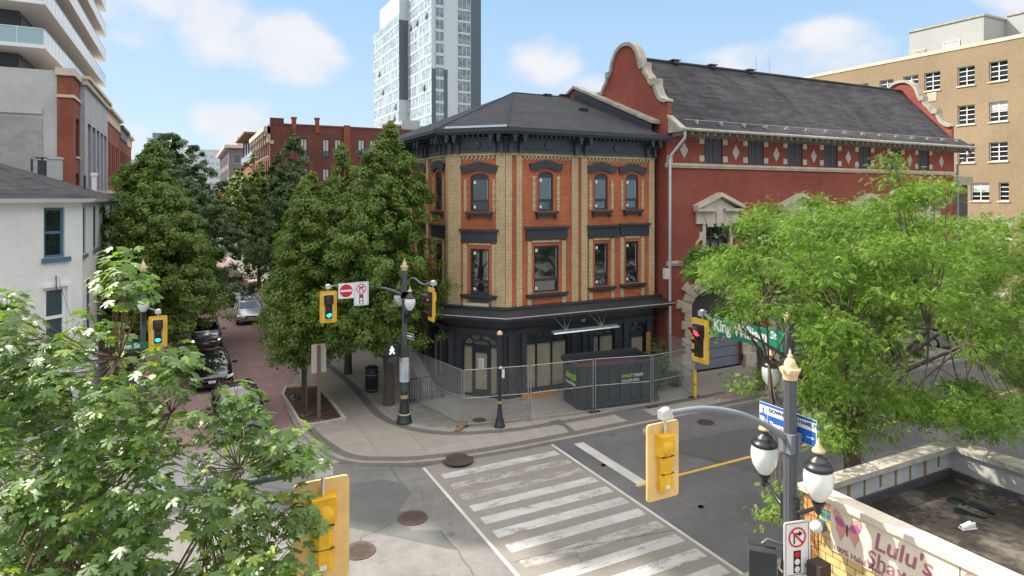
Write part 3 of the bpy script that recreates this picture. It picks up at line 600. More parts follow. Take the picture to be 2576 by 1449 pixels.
# canopy over the shopfront
cn=MB(); a=off(.02);b=off(1.05); c_=off(1.08)
for i in range(3):
    cn.hexa([(*b[i],3.72),(*b[i+1],3.72),(*a[i+1],3.72),(*a[i],3.72),(*b[i],3.86),(*b[i+1],3.86),(*a[i+1],4.1),(*a[i],4.1)])
run(cn,0,.28,4.06,4.16); cb.part(cn,'canopy',black)
gt=MB(); run(gt,1.05,1.1,3.84,3.875); cb.part(gt,'canopy_edge_strip',alu)
# shopfront
sf=MB(); ZS=4.0
def arch_open(fr,u0,u1,z0,zs,zt): return (fr,u0,u1,z0,zs,zt)
shopA=[arch_open(FA,FA.u_(1312),FA.u_(1429),.28,2.42,2.92),arch_open(FA,FA.u_(1472),FA.u_(1547),.28,2.42,2.9),arch_open(FA,FA.u_(1567),FA.u_(1626),.1,2.42,2.92)]
uc=FC.u_(1162);ud=FC.u_(1255); shopC=[arch_open(FC,uc,ud,.1,2.35,2.9)]
shopL=[arch_open(FL,FL_len-.95-k*2.3-1.5,FL_len-.95-k*2.3,.3,2.4,2.9) for k in range(5)]
for fr,L_,sh in ((FA,FA_len,shopA),(FC,FC_len,shopC),(FL,FL_len,shopL)):
    sf.wall(fr,0,L_,0,ZS,[(s[1],s[2],s[3],s[5]) for s in sh],.22)
    for s in sh: sf.spandrel(fr,s[1],s[2],s[4],s[5],-.22,0,10)
sfo=cb.part(sf,'shopfront',black)
dt=MB()
for fr,L_ in ((FA,FA_len),(FC,FC_len),(FL,FL_len)):
    dt.fb(fr,0,L_,.002,.1,3.02,3.16); dt.fb(fr,0,L_,.002,.05,2.93,3.02); k=int(L_/.13)
    for i in range(k): u=(i+.5)*L_/k; dt.fb(fr,u-.03,u+.03,.1,.13,3.03,3.13)
    dt.fb(fr,0,L_,.002,.06,0,.12)
for fr,us in ((FA,(.25,.9,3.55,4.15,4.5,6.55,7.95)),(FC,(.12,FC_len-.25)),(FL,[FL_len-.4-2.3*k for k in range(6)])):
    for u in us:
        dt.fb(fr,u-.13,u+.13,.002,.09,.12,2.93); dt.fb(fr,u-.17,u+.17,.002,.12,2.55,2.62); dt.fb(fr,u-.17,u+.17,.002,.12,.12,.4)
cb.part(dt,'shopfront_pilasters',blackm,sfo)
def arcframe(mb,fr,c,w,z,h,n0,n1,t=.07,k=16):
    o=[(c+w*math.cos(PI*i/k),z+h*math.sin(PI*i/k)) for i in range(k+1)]; q=[(c+(w-t)*math.cos(PI*i/k),z+(h-t)*math.sin(PI*i/k)) for i in range(k+1)]
    for i in range(k): mb.fprism(fr,[q[i],o[i],o[i+1],q[i+1]],n0,n1)
def shopwin(s,muls,door=None,paper=kraft):
    fr,u0,u1,z0,zs,zt=s; d=-.16; c=(u0+u1)/2; f=MB(); t=.06
    f.fb(fr,u0,u0+t,d,d+.09,z0,zs+.1); f.fb(fr,u1-t,u1,d,d+.09,z0,zs+.1); f.fb(fr,u0,u1,d,d+.1,zs-.05,zs+.03); f.fb(fr,u0,u1,d,d+.09,z0,z0+.09)
    for m_ in muls: f.fb(fr,u0+(u1-u0)*m_-t/2,u0+(u1-u0)*m_+t/2,d,d+.09,z0,zs)
    w=(u1-u0)/2; arcframe(f,fr,c,w,zs,zt-zs,d,d+.1); iw=w*.52; arcframe(f,fr,c,iw,zs,(zt-zs)*.5,d,d+.08,.05)
    for q in (45,90,135):
        ca,sa=math.cos(R(q)),math.sin(R(q)); p0=(c+iw*ca,zs+(zt-zs)*.5*sa); p1=(c+w*.97*ca,zs+(zt-zs)*.97*sa); nx,nz=-.025*sa,.025*ca
        f.fprism(fr,[(p0[0]+nx,p0[1]+nz),(p0[0]-nx,p0[1]-nz),(p1[0]-nx,p1[1]-nz),(p1[0]+nx,p1[1]+nz)],d,d+.08)
    fo=cb.part(f,'shop_window' if not door else 'doorway',navy)
    p=MB(); p.fb(fr,u0,u1,d-.03,d+.005,zs,zt); cb.part(p,'fanlight',g_fan,fo)
    p=MB(); p.fb(fr,u0,u1,d-.03,d+.004,z0,zs); cb.part(p,'papered_glass',paper,fo)
    if door:
        a,b=door; a=u0+(u1-u0)*a;b=u0+(u1-u0)*b; g=MB(); e=.15
        g.fb(fr,a,a+e,d+.02,d+.12,z0,zs-.05); g.fb(fr,b-e,b,d+.02,d+.12,z0,zs-.05); g.fb(fr,a+e,b-e,d+.02,d+.12,z0,z0+.3); g.fb(fr,a+e,b-e,d+.02,d+.12,zs-.3,zs-.05); g.fb(fr,b-.12,b-.08,d+.12,d+.17,1.0,1.3)
        do=cb.part(g,'door',navy); p=MB(); p.fb(fr,a+e,b-e,d+.03,d+.06,z0+.3,zs-.3); cb.part(p,'door_glass',kraft2,do)
        return a,b,d
shopwin(shopA[0],(.33,.66)); shopwin(shopA[1],(.5,)); shopwin(shopA[2],(.2,),(.28,.98)); a,b,d=shopwin(shopC[0],(),(.27,.76))
n_=MB(); n_.fb(FC,(a+b)/2-.14,(a+b)/2+.12,d+.061,d+.066,1.35,1.78); no=cb.part(n_,'door_notice',white_sign)
n_=MB()
for k in range(9): n_.fb(FC,(a+b)/2-.1,(a+b)/2+.08-.05*(k%3),d+.067,d+.068,1.4+.038*k,1.408+.038*k)
cb.part(n_,'notice_print',black_sign,no)
for s in shopL: shopwin(s,(.5,),None,g_dark if False else kraft2)
# light strip under the canopy, with its stays
lb=Base('sign_light_bar','silver light bar hung under the black canopy on wire stays','light bar',(16,24.2,3))
fr=FA; u0,_=FA.at(1393,840,.9); u1,_=FA.at(1558,825,.9); z=FA.z_(1393,840,.9)
m=MB(); m.hexa([fr.p(u0,.95,z-.02),fr.p(u1,.95,z-.02),fr.p(u1,.7,z-.02),fr.p(u0,.7,z-.02),fr.p(u0,.92,z+.03),fr.p(u1,.92,z+.03),fr.p(u1,.72,z+.1),fr.p(u0,.72,z+.1)]); lb.part(m,'housing',alu)
for f in (.2,.74):
    uc_=u0+(u1-u0)*f; m=MB()
    for du in (-.75,0,.75): m.tube([fr.p(uc_,.8,z+.08),fr.p(uc_+du,.35,z+.95)],.012,5)
    lb.part(m,'wire_stay',galv)
for px,py,tx in ((1460,808,'15'),):
    u,z=FA.at(px,py,.06); cb.part(text_mb(tx,.26,FA,u,z-.1,.06,.15,.01),'house_number',alu)
for px in (1176,1261,1284,1309): pass
m=MB(); m.fb(FA,7.72,7.98,.1,.14,1.2,2.35); cb.part(m,'timber_board',wood_o)
for q in (.7,3.8): m=MB(); m.fb(FA,q,q+.15,.0,.2,1.45,1.6); m.fb(FA,q+.03,q+.12,.08,.16,1.3,1.45); cb.part(m,'wall_lamp',black)
m=MB(); m.tube([(20.9,24.3,3.85),(21.2,24.4,3.6),(21.1,24.9,3.3),(20.95,25.0,3.2)],.045,8); cb.part(m,'canopy_downpipe',black)
m=MB(); u0,u1=FA.u_(1313,.5),FA.u_(1400,.5); m.fb(FA,u0,u1,.45,.55,.1,.36); th=m.build('timber_kickboard',wood_o,label='orange timber board lying along the shopfront foot beside the dumpster',cat='plank')

# ================================================================== BUILDING HELPERS
def win(B,fr,u0,u1,z0,z1,fm,gm,d=.12,t=.06,vb=(),hb=(),sill=None,blind=None,n=0.,name='window'):
    f=MB(); a=n-d
    f.fb(fr,u0,u0+t,a,a+.06,z0,z1); f.fb(fr,u1-t,u1,a,a+.06,z0,z1); f.fb(fr,u0+t,u1-t,a,a+.06,z0,z0+t); f.fb(fr,u0+t,u1-t,a,a+.06,z1-t,z1)
    for v in vb: x=u0+(u1-u0)*v; f.fb(fr,x-t/2,x+t/2,a,a+.055,z0+t,z1-t)
    for h in hb: z=z0+(z1-z0)*h; f.fb(fr,u0+t,u1-t,a,a+.05,z-t/2,z+t/2)
    fo=B.part(f,name,fm)
    p=MB(); p.fb(fr,u0+t,u1-t,a-.03,a+.015,z0+t,z1-t); B.part(p,'pane',gm,fo)
    if blind: p=MB(); p.fb(fr,u0+t,u1-t,a+.016,a+.02,z0+(z1-z0)*blind,z1-t); B.part(p,'blind',g_white,fo)
    if sill: p=MB(); p.fb(fr,u0-.08,u1+.08,n,n+.09,z0-.14,z0); B.part(p,'sill',sill,fo)
    return fo

# ------------------------------------------------------------------ RED BRICK HALL with scrolled gables
FH=Fr(21.13,24.6,1,0); HL=24.75
hb=Base('brick_hall','long red brick hall with scrolled stone gables and dark slate roof','building',(34,27,0))
holes=[]; sh=[]
for a,b in [(1771,1818),(1880,1921),(1980,2019),(2071,2107),(2159,2190),(2239,2267),(2309,2337)]:
    u0,u1=FH.u_(a),FH.u_(b); holes.append((u0,u1,10.78,12.05)); sh.append((u0,u1))
pc=[24.47-21.13+6.07*k for k in range(4)]
for i,c in enumerate(pc):
    holes.append((c-.82,c+.85,5.95,7.65)); holes.append((c-1.78,c+1.78,.1,4.35))
w=MB(); w.wall(FH,0,HL,0,12.3,holes,.25)
for c in pc: w.spandrel(FH,c-1.78,c+1.78,3.45,4.35,-.25,0,10)
w.quad((21.13,24.6,0),(21.13,31.4,0),(21.13,31.4,12.3),(21.13,24.6,12.3)); w.quad((45.88,24.6,0),(45.88,31.4,0),(45.88,31.4,12.3),(45.88,24.6,12.3)); w.quad((21.13,31.4,0),(45.88,31.4,0),(45.88,31.4,12.3),(21.13,31.4,12.3))
hb.part(w,'brick_wall',b_hall)
for u0,u1 in sh:
    m=MB(); c=(u0+u1)/2; m.fb(FH,u0,c-.02,-.16,-.06,10.78,12.05); m.fb(FH,c+.02,u1,-.16,-.06,10.78,12.05); m.fb(FH,u0,u1,-.2,-.16,10.78,12.05)
    for q in (u0+.03,c+.05): m.fb(FH,q+.12,q+.16,-.06,-.045,10.82,12.0); m.fb(FH,q+.36,q+.4,-.06,-.045,10.82,12.0)
    hb.part(m,'shutter',plain('brown grey shutter',(.065,.06,.07),.6,.15,3))
    for s_ in (u0-.32,u1):
        for z_ in (11.75,10.85): m=MB(); m.fb(FH,s_,s_+.32,.002,.03,z_,z_+.3); hb.part(m,'stone_quoin',stonem)
for px in (1720,1850,1952,2046,2133,2215,2288,2367):
    u=FH.u_(px); m=MB(); m.fprism(FH,[(u-.26,11.38),(u,10.98),(u+.26,11.38),(u,11.78)],.002,.035); hb.part(m,'stone_diamond',stonem)
m=MB(); m.fb(FH,-.1,HL+.1,.002,.1,10.5,10.6); m.fb(FH,-.1,HL+.1,.002,.16,10.6,10.72); hb.part(m,'string_course',stonem)
m=MB()
xs=[0]+[x for c in pc for x in (c-1.7,c+1.7)]+[HL]
for i in range(0,len(xs),2): m=MB(); m.fb(FH,xs[i],xs[i+1],.002,.08,5.6,5.72); m.fb(FH,xs[i],xs[i+1],.002,.14,5.72,5.84); hb.part(m,'string_course',stonem)
m=MB(); m.fb(FH,.0,.35,.002,.05,10.72,11.1); hb.part(m,'stone_quoin',stonem)
m=MB(); 
pl=[0]+[x for c in pc for x in (c-2.4,c+2.4)]+[HL]
for i in range(0,len(pl),2): m=MB(); m.fb(FH,pl[i],pl[i+1],.002,.14,.1,1.0); hb.part(m,'stone_plinth',stone_old)
for i,c in enumerate(pc):
    # pedimented window
    m=MB(); m.fb(FH,c-1.45,c+1.45,.002,.12,7.66,8.3); 
    for sx in (-1,1):
        for k in range(4): e=.42 if k%2==0 else .2; a,b=(c-.82-e,c-.82) if sx<0 else (c+.85,c+.85+e); m.fb(FH,a,b,.002,.08,6.1+.43*k-.15,6.1+.43*k+.28)
        x=(c-1.6,c-.35) if sx<0 else (c+.35,c+1.6); m.fb(FH,*x,.002,.34,8.3,8.44)
        q=[(c+sx*1.62,8.42),(c+sx*1.62,8.62),(c,9.26),(c,9.06)]; m.fprism(FH,q if sx>0 else q[::-1],.002,.4)
    m.fprism(FH,[(c-1.3,8.4),(c+1.3,8.4),(c,9.02)],.002,.14); m.fprism(FH,[(c-.14,7.5),(c+.14,7.5),(c+.24,8.46),(c-.24,8.46)],.002,.2)
    m.fprism(FH,[(c-.75,7.5),(c-.35,7.5),(c-.45,8.0),(c-.95,8.0)],.1,.16); m.fprism(FH,[(c+.35,7.5),(c+.75,7.5),(c+.95,8.0),(c+.45,8.0)],.1,.16)
    m.fb(FH,c-.95,c+.98,.002,.16,5.84,5.95); hb.part(m,'window_pediment',stonem)
    win(hb,FH,c-.82,c+.85,5.95,7.65,bronze,g_dark,.2,.07,(.33,.67),(.6,))
    # arched portal
    m=MB(); k=13
    for j in range(k):
        a0=PI*j/k+.01; a1=PI*(j+1)/k-.01; ex=(.62 if j%2 else .95)+(.35 if j==k//2 else 0)
        f=lambda a,r,h:(c+(1.78+r)*math.cos(a),3.45+(.9+r*h)*math.sin(a))
        q=[f(a0,0,1),f(a0,ex,1.15),f(a1,ex,1.15),f(a1,0,1)]; m.fprism(FH,q,.002,.12 if j%2 else .09)
    for sx in (-1,1):
        for j in range(8):
            e=.62 if j%2 else .42; a,b=(c-1.78-e,c-1.78) if sx<0 else (c+1.78,c+1.78+e); m.fb(FH,a,b,.002,.1,.3+.42*j,.3+.42*j+.4)
        a,b=(c-2.5,c-1.78) if sx<0 else (c+1.78,c+2.5); m.fb(FH,a,b,.002,.3,.1,.72)
    m.fprism(FH,[(c-.2,4.3),(c+.2,4.3),(c+.3,5.5),(c-.3,5.5)],.002,.2); hb.part(m,'portal_surround',stonem)
    m=MB(); m.fb(FH,c-1.78,c+1.78,-.3,-.2,2.2,4.35); do=hb.part(m,'portal_door',plain('dark door board',(.055,.05,.05),.6,.1,1))
    m=MB()
    for j in range(4): m.fb(FH,c-1.76,c+1.76,-.3,-.17,.12+.52*j,.12+.52*j+.49)
    hb.part(m,'door_panel',plain('grey door panel',(.19,.21,.24),.5,.08,1),do)
# roof
rf=MB(); x0,x1=21.5,46.35; yr,zr=27.95,16.62
prof=[(23.62,12.33),(24.5,12.95),(yr,zr),(31.4,12.95),(32.3,12.33)]
for (ya,za),(yb,zb) in zip(prof[:-1],prof[1:]):
    x1b=46.35 if za<12.9 or zb<12.9 else 45.5
    rf.quad((x0-.3 if za<12.9 or zb<12.9 else x0,ya,za),(x1b,ya,za),(x1b,yb,zb),(x0-.3 if za<12.9 or zb<12.9 else x0,yb,zb))
rf.quad((x0-.3,23.62,12.25),(x0-.3,32.3,12.25),(46.35,32.3,12.25),(46.35,23.62,12.25))
ro=hb.part(rf,'slate_roof',slate)
m=MB(); m.tube([(x0,yr,zr+.02),(45.5,yr,zr+.02)],.09,6); hb.part(m,'ridge_cap',slate,ro)
for px in (1696,1789,1885): 
    d=ray(px,158); t=yr/d.y; x=d.x*t; m=MB(); m.box(x-.18,x+.18,yr-.2,yr+.2,zr-.05,zr+.12); m.box(x-.28,x+.28,yr-.26,yr+.26,zr+.12,zr+.17); hb.part(m,'ridge_vent',blackm,ro)
m=MB()
for k in range(15):
    x=22.6+1.62*k; m.box(x-.1,x+.1,24.05,24.12,12.7,12.88); m.box(x-.03,x+.03,24.0,24.3,12.63,12.8)
m.tube([(21.8,24.1,12.86),(46,24.1,12.86)],.012,5); hb.part(m,'snow_guards',galv,ro)
gt=MB(); gt.tube([(21.2,23.55,12.3),(46.4,23.55,12.3)],.085,8); hb.part(gt,'gutter',stone_old)
m=MB()
for k in range(50): x=21.5+.5*k; m.hexa([(x-.05,23.7,12.1),(x+.05,23.7,12.1),(x+.05,24.6,12.0),(x-.05,24.6,12.0),(x-.05,23.7,12.24),(x+.05,23.7,12.24),(x+.05,24.6,12.26),(x-.05,24.6,12.26)])
hb.part(m,'rafter_tails',stone_old)
# scrolled gables: half profile (distance from centre, height)
half=[(0,17.42),(.45,17.36),(.85,17.12),(1.15,16.75),(1.32,16.3),(1.38,15.95),(1.62,15.95),(1.66,15.72),(1.85,15.45),(2.05,15.3),(2.2,14.98),(2.3,14.9),(2.5,14.85),(2.62,14.72),(2.72,14.4),(2.9,14.1),(3.15,13.95),(3.42,13.92),(3.42,13.72)]
YC=28.0
def gable(xa,xb):
    pts=[(YC-d,z) for d,z in half[::-1]]+[(YC+d,z) for d,z in half[1:]]
    inn=[(YC-3.42,12.2),(YC-3.42,13.72)]+[(YC-d*.93,z-.16) for d,z in half[::-1]][1:]+[(YC+d*.93,z-.16) for d,z in half[1:]][:-1]+[(YC+3.42,13.72),(YC+3.42,12.2)]
    m=MB(); k=len(inn)
    # fan-free fill: strips down to the base line
    for i in range(k-1):
        (ya,za),(yb,zb)=inn[i],inn[i+1]
        if abs(yb-ya)<1e-6: continue
        m.hexa([(xa+.05,ya,12.2),(xb-.05,ya,12.2),(xb-.05,yb,12.2),(xa+.05,yb,12.2),(xa+.05,ya,za),(xb-.05,ya,za),(xb-.05,yb,zb),(xa+.05,yb,zb)])
    hb.part(m,'gable_wall',b_hall)
    c=MB(); D=[]
    for i in range(len(pts)-1):
        a_,b_=Vector((0,*pts[i])),Vector((0,*pts[i+1])); k_=max(1,int((b_-a_).length/.12))
        for j in range(k_): D.append(a_.lerp(b_,j/k_))
    D.append(Vector((0,*pts[-1]))); D=[(D[max(i-1,0)]+D[i]*2+D[min(i+1,len(D)-1)])/4 for i in range(len(D))]; I=[]
    for i in range(len(D)):
        d=(D[min(i+1,len(D)-1)]-D[max(i-1,0)]).normalized(); n=Vector((0,d.z,-d.y)); n=-n if n.z>0 or (abs(n.z)<.2 and n.y*(D[i].y-YC)>0) else n; I.append(D[i]+n*.19)
    n=len(D); e=[(xa-.07,p.y,p.z) for p in D]+[(xa-.07,p.y,p.z) for p in I]+[(xb+.07,p.y,p.z) for p in D]+[(xb+.07,p.y,p.z) for p in I]
    for i in range(n-1): c.add(e,[]) if False else None
    c.add(e,[q for i in range(n-1) for q in ((i,i+1,n+i+1,n+i),(2*n+i,3*n+i,3*n+i+1,2*n+i+1),(i,2*n+i,2*n+i+1,i+1),(n+i,n+i+1,3*n+i+1,3*n+i))])
    for yy,zz in ((1.5,15.86),(2.4,14.86)):
        for sg_ in (-1,1): c.box(xa-.12,xb+.12,YC+sg_*yy-.16,YC+sg_*yy+.16,zz-.12,zz+.2)
    hb.part(c,'gable_coping',stone_old)
gable(21.13,21.5); gable(45.5,45.88)
m=MB(); slope_box(m,21.14,21.5,23.58,12.2,24.6,12.95,.16); m.add([(21.2,23.62,12.2),(21.2,24.6,12.2),(21.2,24.6,13.0),(21.5,23.62,12.2),(21.5,24.6,12.2),(21.5,24.6,13.0)],[(0,1,2),(5,4,3),(0,3,4,1),(1,4,5,2)]); hb.part(m,'verge_board',stone_old)
m=MB(); m.tube([(21.35,23.55,12.2),(21.4,23.6,11.9),FH.p(.05,.25,11.1),FH.p(.02,.22,10.8),FH.p(.02,.22,.15)],.075,10); hb.part(m,'downpipe',alu)
m=MB(); m.tube([(46.3,23.6,12.2),(46.2,23.8,11.9),FH.p(HL+.05,.2,11.2),FH.p(HL+.05,.2,.15)],.07,8); hb.part(m,'downpipe',plain('grey pipe',(.3,.3,.3),.5,.1))
m=MB(); m.fb(FH,-.28,-.02,.05,.25,5.0,5.5); hb.part(m,'electrical_box',offwhite)

# ------------------------------------------------------------------ TAN BRICK OFFICE BLOCK
FT=Fr(68,62,0,-1); 
tb=Base('tan_office_block','long tan brick office block with gridded white windows and grey penthouse','building',(75,40,0))
cols=[FT.u_(x) for x in (2511,2430,2345,2291,2230,2168)]
rows=[(FT.z_(2511,203),FT.z_(2511,153)),(FT.z_(2511,305),FT.z_(2511,255)),(FT.z_(2511,405),FT.z_(2511,357))]
holes=[];items=[]
for c in cols+[cols[0]+3.1,cols[0]+6.0,cols[0]+9,cols[0]+12]:
    for z0,z1 in rows: holes.append((c-.78,c+.78,z0,z1)); items.append((c-.78,c+.78,z0,z1,2))
for px,w_ in ((2465,.8),(2525,.42)):
    c=FT.u_(px); z1=FT.z_(px,459); z0=FT.z_(px,505); holes.append((c-w_,c+w_,z0,z1)); items.append((c-w_,c+w_,z0,z1,2 if w_>.5 else 1))
c=FT.u_(2527); z1=FT.z_(2527,551); holes.append((c-.6,c+.6,z1-1.8,z1)); items.append((c-.6,c+.6,z1-1.8,z1,1))
w=MB(); w.wall(FT,0,62,0,23.65,holes,.25); w.quad((68,62,0),(90,62,0),(90,62,23.65),(68,62,23.65)); w.quad((68,0,0),(90,0,0),(90,0,23.65),(68,0,23.65)); w.quad((68,0,23.6),(90,0,23.6),(90,62,23.6),(68,62,23.6)); tb.part(w,'brick_wall',b_tan)
for a,b,z0,z1,nb in items: win(tb,FT,a,b,z0,z1,white,g_dark,.22,.07,(.5,) if nb==2 else (),(.25,.5,.75),stonem,.55 if (int(a*7+z0)%3==0) else None)
m=MB(); m.fb(FT,0,62,-.3,.06,23.65,24.0); tb.part(m,'stone_coping',stonem)
m=MB(); c=FT.u_(2345); m.fb(FT,c-.45,c+.45,.002,.05,rows[0][0]-1.15,rows[0][0]-.25); 
for k in range(5): m.fb(FT,c-.4,c+.4,.05,.08,rows[0][0]-1.08+.17*k,rows[0][0]-.98+.17*k)
tb.part(m,'vent_grille',stonem)
gpm=plain('grey penthouse render',(.36,.37,.36),.85,.1,.4)
m=MB(); m.box(71,82,35.3,42.7,23.6,27.2); ph=tb.part(m,'penthouse',gpm)
m=MB(); m.box(70.9,82.1,35.2,42.8,27.2,27.4); tb.part(m,'penthouse_coping',stone_old,ph)
m=MB(); m.box(75,84,20,35.29,23.6,27.6); ph2=tb.part(m,'penthouse',gpm); m=MB(); m.box(74.9,84.1,19.9,35.19,27.6,27.8); tb.part(m,'penthouse_coping',stone_old,ph2)
m=MB(); m.ball((76.5,40.6,26.6),2.1,2.1,2.1,20,12); tb.part(m,'roof_tank',white)
fp=Fr(71,42.7,0,-1); m=MB(); m.fb(fp,.5,1.8,.002,.06,24.0,25.1)
for k in range(7): m.fb(fp,.55,1.75,.06,.1,24.05+.15*k,24.12+.15*k)
tb.part(m,'louvre',stonem,ph); win(tb,fp,3.6,5.2,24.5,25.3,white,g_white,-.03,.06,(.5,))
m=MB(); m.box(86,100,75,90,20,27); 
ph=Base('grey_plant_building','low grey rooftop block with two thin aerials behind the hall roof','building',(95,85,0))
m=MB(); q0=PT(1881,190,105); m.box(75.8,83,84,96,0,29.2); ph.part(m,'wall',gpm); m=MB(); m.box(75.7,83.1,83.9,96.1,29.2,29.5); ph.part(m,'parapet',stone_old)
for px in (1902,1935): q=PT(px,160,107); m=MB(); m.tube([(q.x,q.y,28),(q.x,q.y,32.5)],.06,5); ph.part(m,'aerial',galv)
sf_=Base('side_stair_tower','dark grey metal stair enclosure between the hall and the tan block','building',(50,27,0))
m=MB(); m.box(47.2,50.2,26,31,0,10.4); sf_.part(m,'cladding',blackm); m=MB(); m.box(47.4,49.2,26.5,30.5,10.4,12.2); sf_.part(m,'door_housing',plain('slate door',(.12,.13,.15),.5,.1))
for k in range(1): m=MB(); m.box(47.1,50.3,25.7,26,9.9,10.5); sf_.part(m,'landing',galv)

# ------------------------------------------------------------------ DISTANT GLASS TOWER
gt_=Base('glass_tower','tall white and grey glass apartment tower rising behind the corner building','building',(60,155,0))
panel=plain('pale panel cladding',(.5,.54,.55),.5,.06,.05); dkp=plain('slate grey cladding',(.085,.105,.115),.5,.06,.05)
m=MB(); m.box(53.3,66.4,147.9,166.6,0,78); gt_.part(m,'main_block',panel)
m=MB(); m.box(50.8,62,166.7,186.2,0,64.5); m.box(50.8,62,186.2,192.5,0,58.3); gt_.part(m,'rear_block',panel)
FW1=Fr(53.3,166.6,0,-1); FW2=Fr(50.8,192.5,0,-1); FW3=Fr(53.3,147.9,1,0)
for fr,L_,top,r0 in ((FW1,18.7,78,5),(FW2,25.8,58.3,9)):
    g=MB(); g.fb(fr,0,L_,.01,.06,3,top); go=gt_.part(g,'curtain_glass',g_tower)
    b_=MB()
    z=3
    while z<top: b_.fb(fr,0,L_,.06,.14,z-.28,z+.28); z+=2.95
    gt_.part(b_,'floor_bands',panel,go); v=MB(); rr=random.Random(r0); z=3
    while z<top:
        u=.1
        while u<L_: v.fb(fr,u-.06 if rr.random()<.7 else u-.5,u+.06,.06,.12,z+.28,z+2.67); u+=rr.choice((.75,1.1,1.5))
        z+=2.95
    gt_.part(v,'mullions',panel,go); 
    for _ in range(7):
        u=rr.uniform(1,L_-2); z=3+2.95*rr.randrange(4,int(top/2.95)-1); q=MB(); q.hexa([fr.p(u,.15,z+.6),fr.p(u+.9,.15,z+.6),fr.p(u+.9,.55,z+.6),fr.p(u,.55,z+.6),fr.p(u,.12,z+2.1),fr.p(u+.9,.12,z+2.1),fr.p(u+.9,.16,z+2.1),fr.p(u,.16,z+2.1)]); gt_.part(q,'open_vent',dkp,go)
m=MB(); m.box(50.75,53.3,166.6,166.69,35.5,57); gt_.part(m,'dark_recess',dkp)
m=MB(); m.fb(FW3,10.4,13.15,.0,.1,0,59.6); gt_.part(m,'dark_pier',dkp); m=MB(); m.fb(FW3,0,4.1,.002,.09,0,40.7); gt_.part(m,'dark_bay',dkp)
g=MB(); g.fb(FW3,1.0,3.0,.1,.14,3,78); g.fb(FW3,6.9,10.2,.01,.06,3,78); go=gt_.part(g,'window_bays',g_towerd)
b_=MB(); z=3
while z<78: b_.fb(FW3,.95,3.05,.14,.2,z-.35,z+.35); b_.fb(FW3,6.85,10.25,.06,.14,z-.25,z+.25); z+=2.95
b_.fb(FW3,1.95,2.05,.14,.17,3,78); b_.fb(FW3,8.0,8.1,.06,.1,3,78); b_.fb(FW3,9.1,9.2,.06,.1,3,78); gt_.part(b_,'spandrels',panel,go)

# ------------------------------------------------------------------ RED BRICK WAREHOUSE on the brick street
FR1=Fr(10.6,98,1,0); FR2=Fr(10.6,122,0,-1)
rb=Base('brick_warehouse','dark red brick warehouse with chimneys and bracketed pale cornice','building',(20,105,0))
holes=[];it=[]
for a,b,top,bot in [(756,773,348,392),(812,828,350,394),(842,858,350,394),(901,917,351,395),(930,945,352,396),(957,973,353,397),(1000,1015,354,398)]:
    u0,u1=FR1.u_(a),FR1.u_(b); z0,z1=FR1.z_(a,bot),FR1.z_(a,top); holes.append((u0,u1,z0,z1)); it.append((u0,u1,z0,z1)); holes.append((u0,u1,z0-4.4,z0-1.8)); it.append((u0,u1,z0-4.4,z0-1.8))
w=MB(); w.wall(FR1,0,27,0,19.6,holes,.2); 
h2=[(24-1.6-2.55*k-1.3,24-1.6-2.55*k,z0,z0+h) for k in range(8) for z0,h in ((1,3),(5.2,4),(10,4.6),(15.2,2.8))]
w.wall(FR2,0,24,0,19.6,h2,.2); w.quad((10.6,98,19.5),(37.6,98,19.5),(37.6,122,19.5),(10.6,122,19.5)); w.quad((37.6,98,0),(37.6,122,0),(37.6,122,19.6),(37.6,98,19.6)); w.quad((10.6,122,0),(37.6,122,0),(37.6,122,19.6),(10.6,122,19.6)); rb.part(w,'brick_wall',b_dark)
for q in it: win(rb,FR1,*q,black,g_dark,.15,.1,(.5,),(.3,),blackm,.32)
for q in h2: win(rb,FR2,*q,black,g_dark,.15,.1,(),(.5,),stonem)
w=MB(); w.fb(FR1,0,1.9,-.4,.05,19.6,20.6); w.fb(FR1,1.9,27,-.35,.08,19.6,19.85); rb.part(w,'parapet',b_dark)
w=MB(); w.fb(FR2,-.2,24.2,.0,.9,18.6,19.3); w.fb(FR2,-.2,24.2,0,.6,18.2,18.6)
rb.part(w,'cornice',stonem)
for k in range(9): w=MB(); u=24-.35-2.9*k; w.fb(FR2,u-.2,u+.2,0,.75,17.9,18.6); w.fb(FR2,u-.2,u+.2,0,.45,16.9,17.9); rb.part(w,'cornice_bracket',stonem)
w=MB(); w.fb(FR1,0,.5,.002,.05,16.8,17.3); w.fb(FR2,23.7,24.2,.0,.4,17,19.6); rb.part(w,'corner_stone',stonem)
for a,b,top in [(734,745,294),(793,803,296),(980,990,303)]:
    u0,u1=FR1.u_(a),FR1.u_(b); z1=FR1.z_(a,top); w=MB(); w.fb(FR1,u0,u1,-.5,.12,18.6,z1); w.fb(FR1,u0-.1,u1+.1,-.55,.17,z1-.25,z1); rb.part(w,'chimney',b_podium)
w=MB(); u0,u1=FR1.u_(864),FR1.u_(880); w.fb(FR1,u0,u1,.002,.3,4,20); rb.part(w,'brick_pier',b_podium)
w=MB(); w.fb(FR1,20,23,-3,-1,19.6,21.5); w.tube([FR1.p(17,-2,20.6),FR1.p(26,-2,20.6)],.5,10); rb.part(w,'roof_plant',galv)

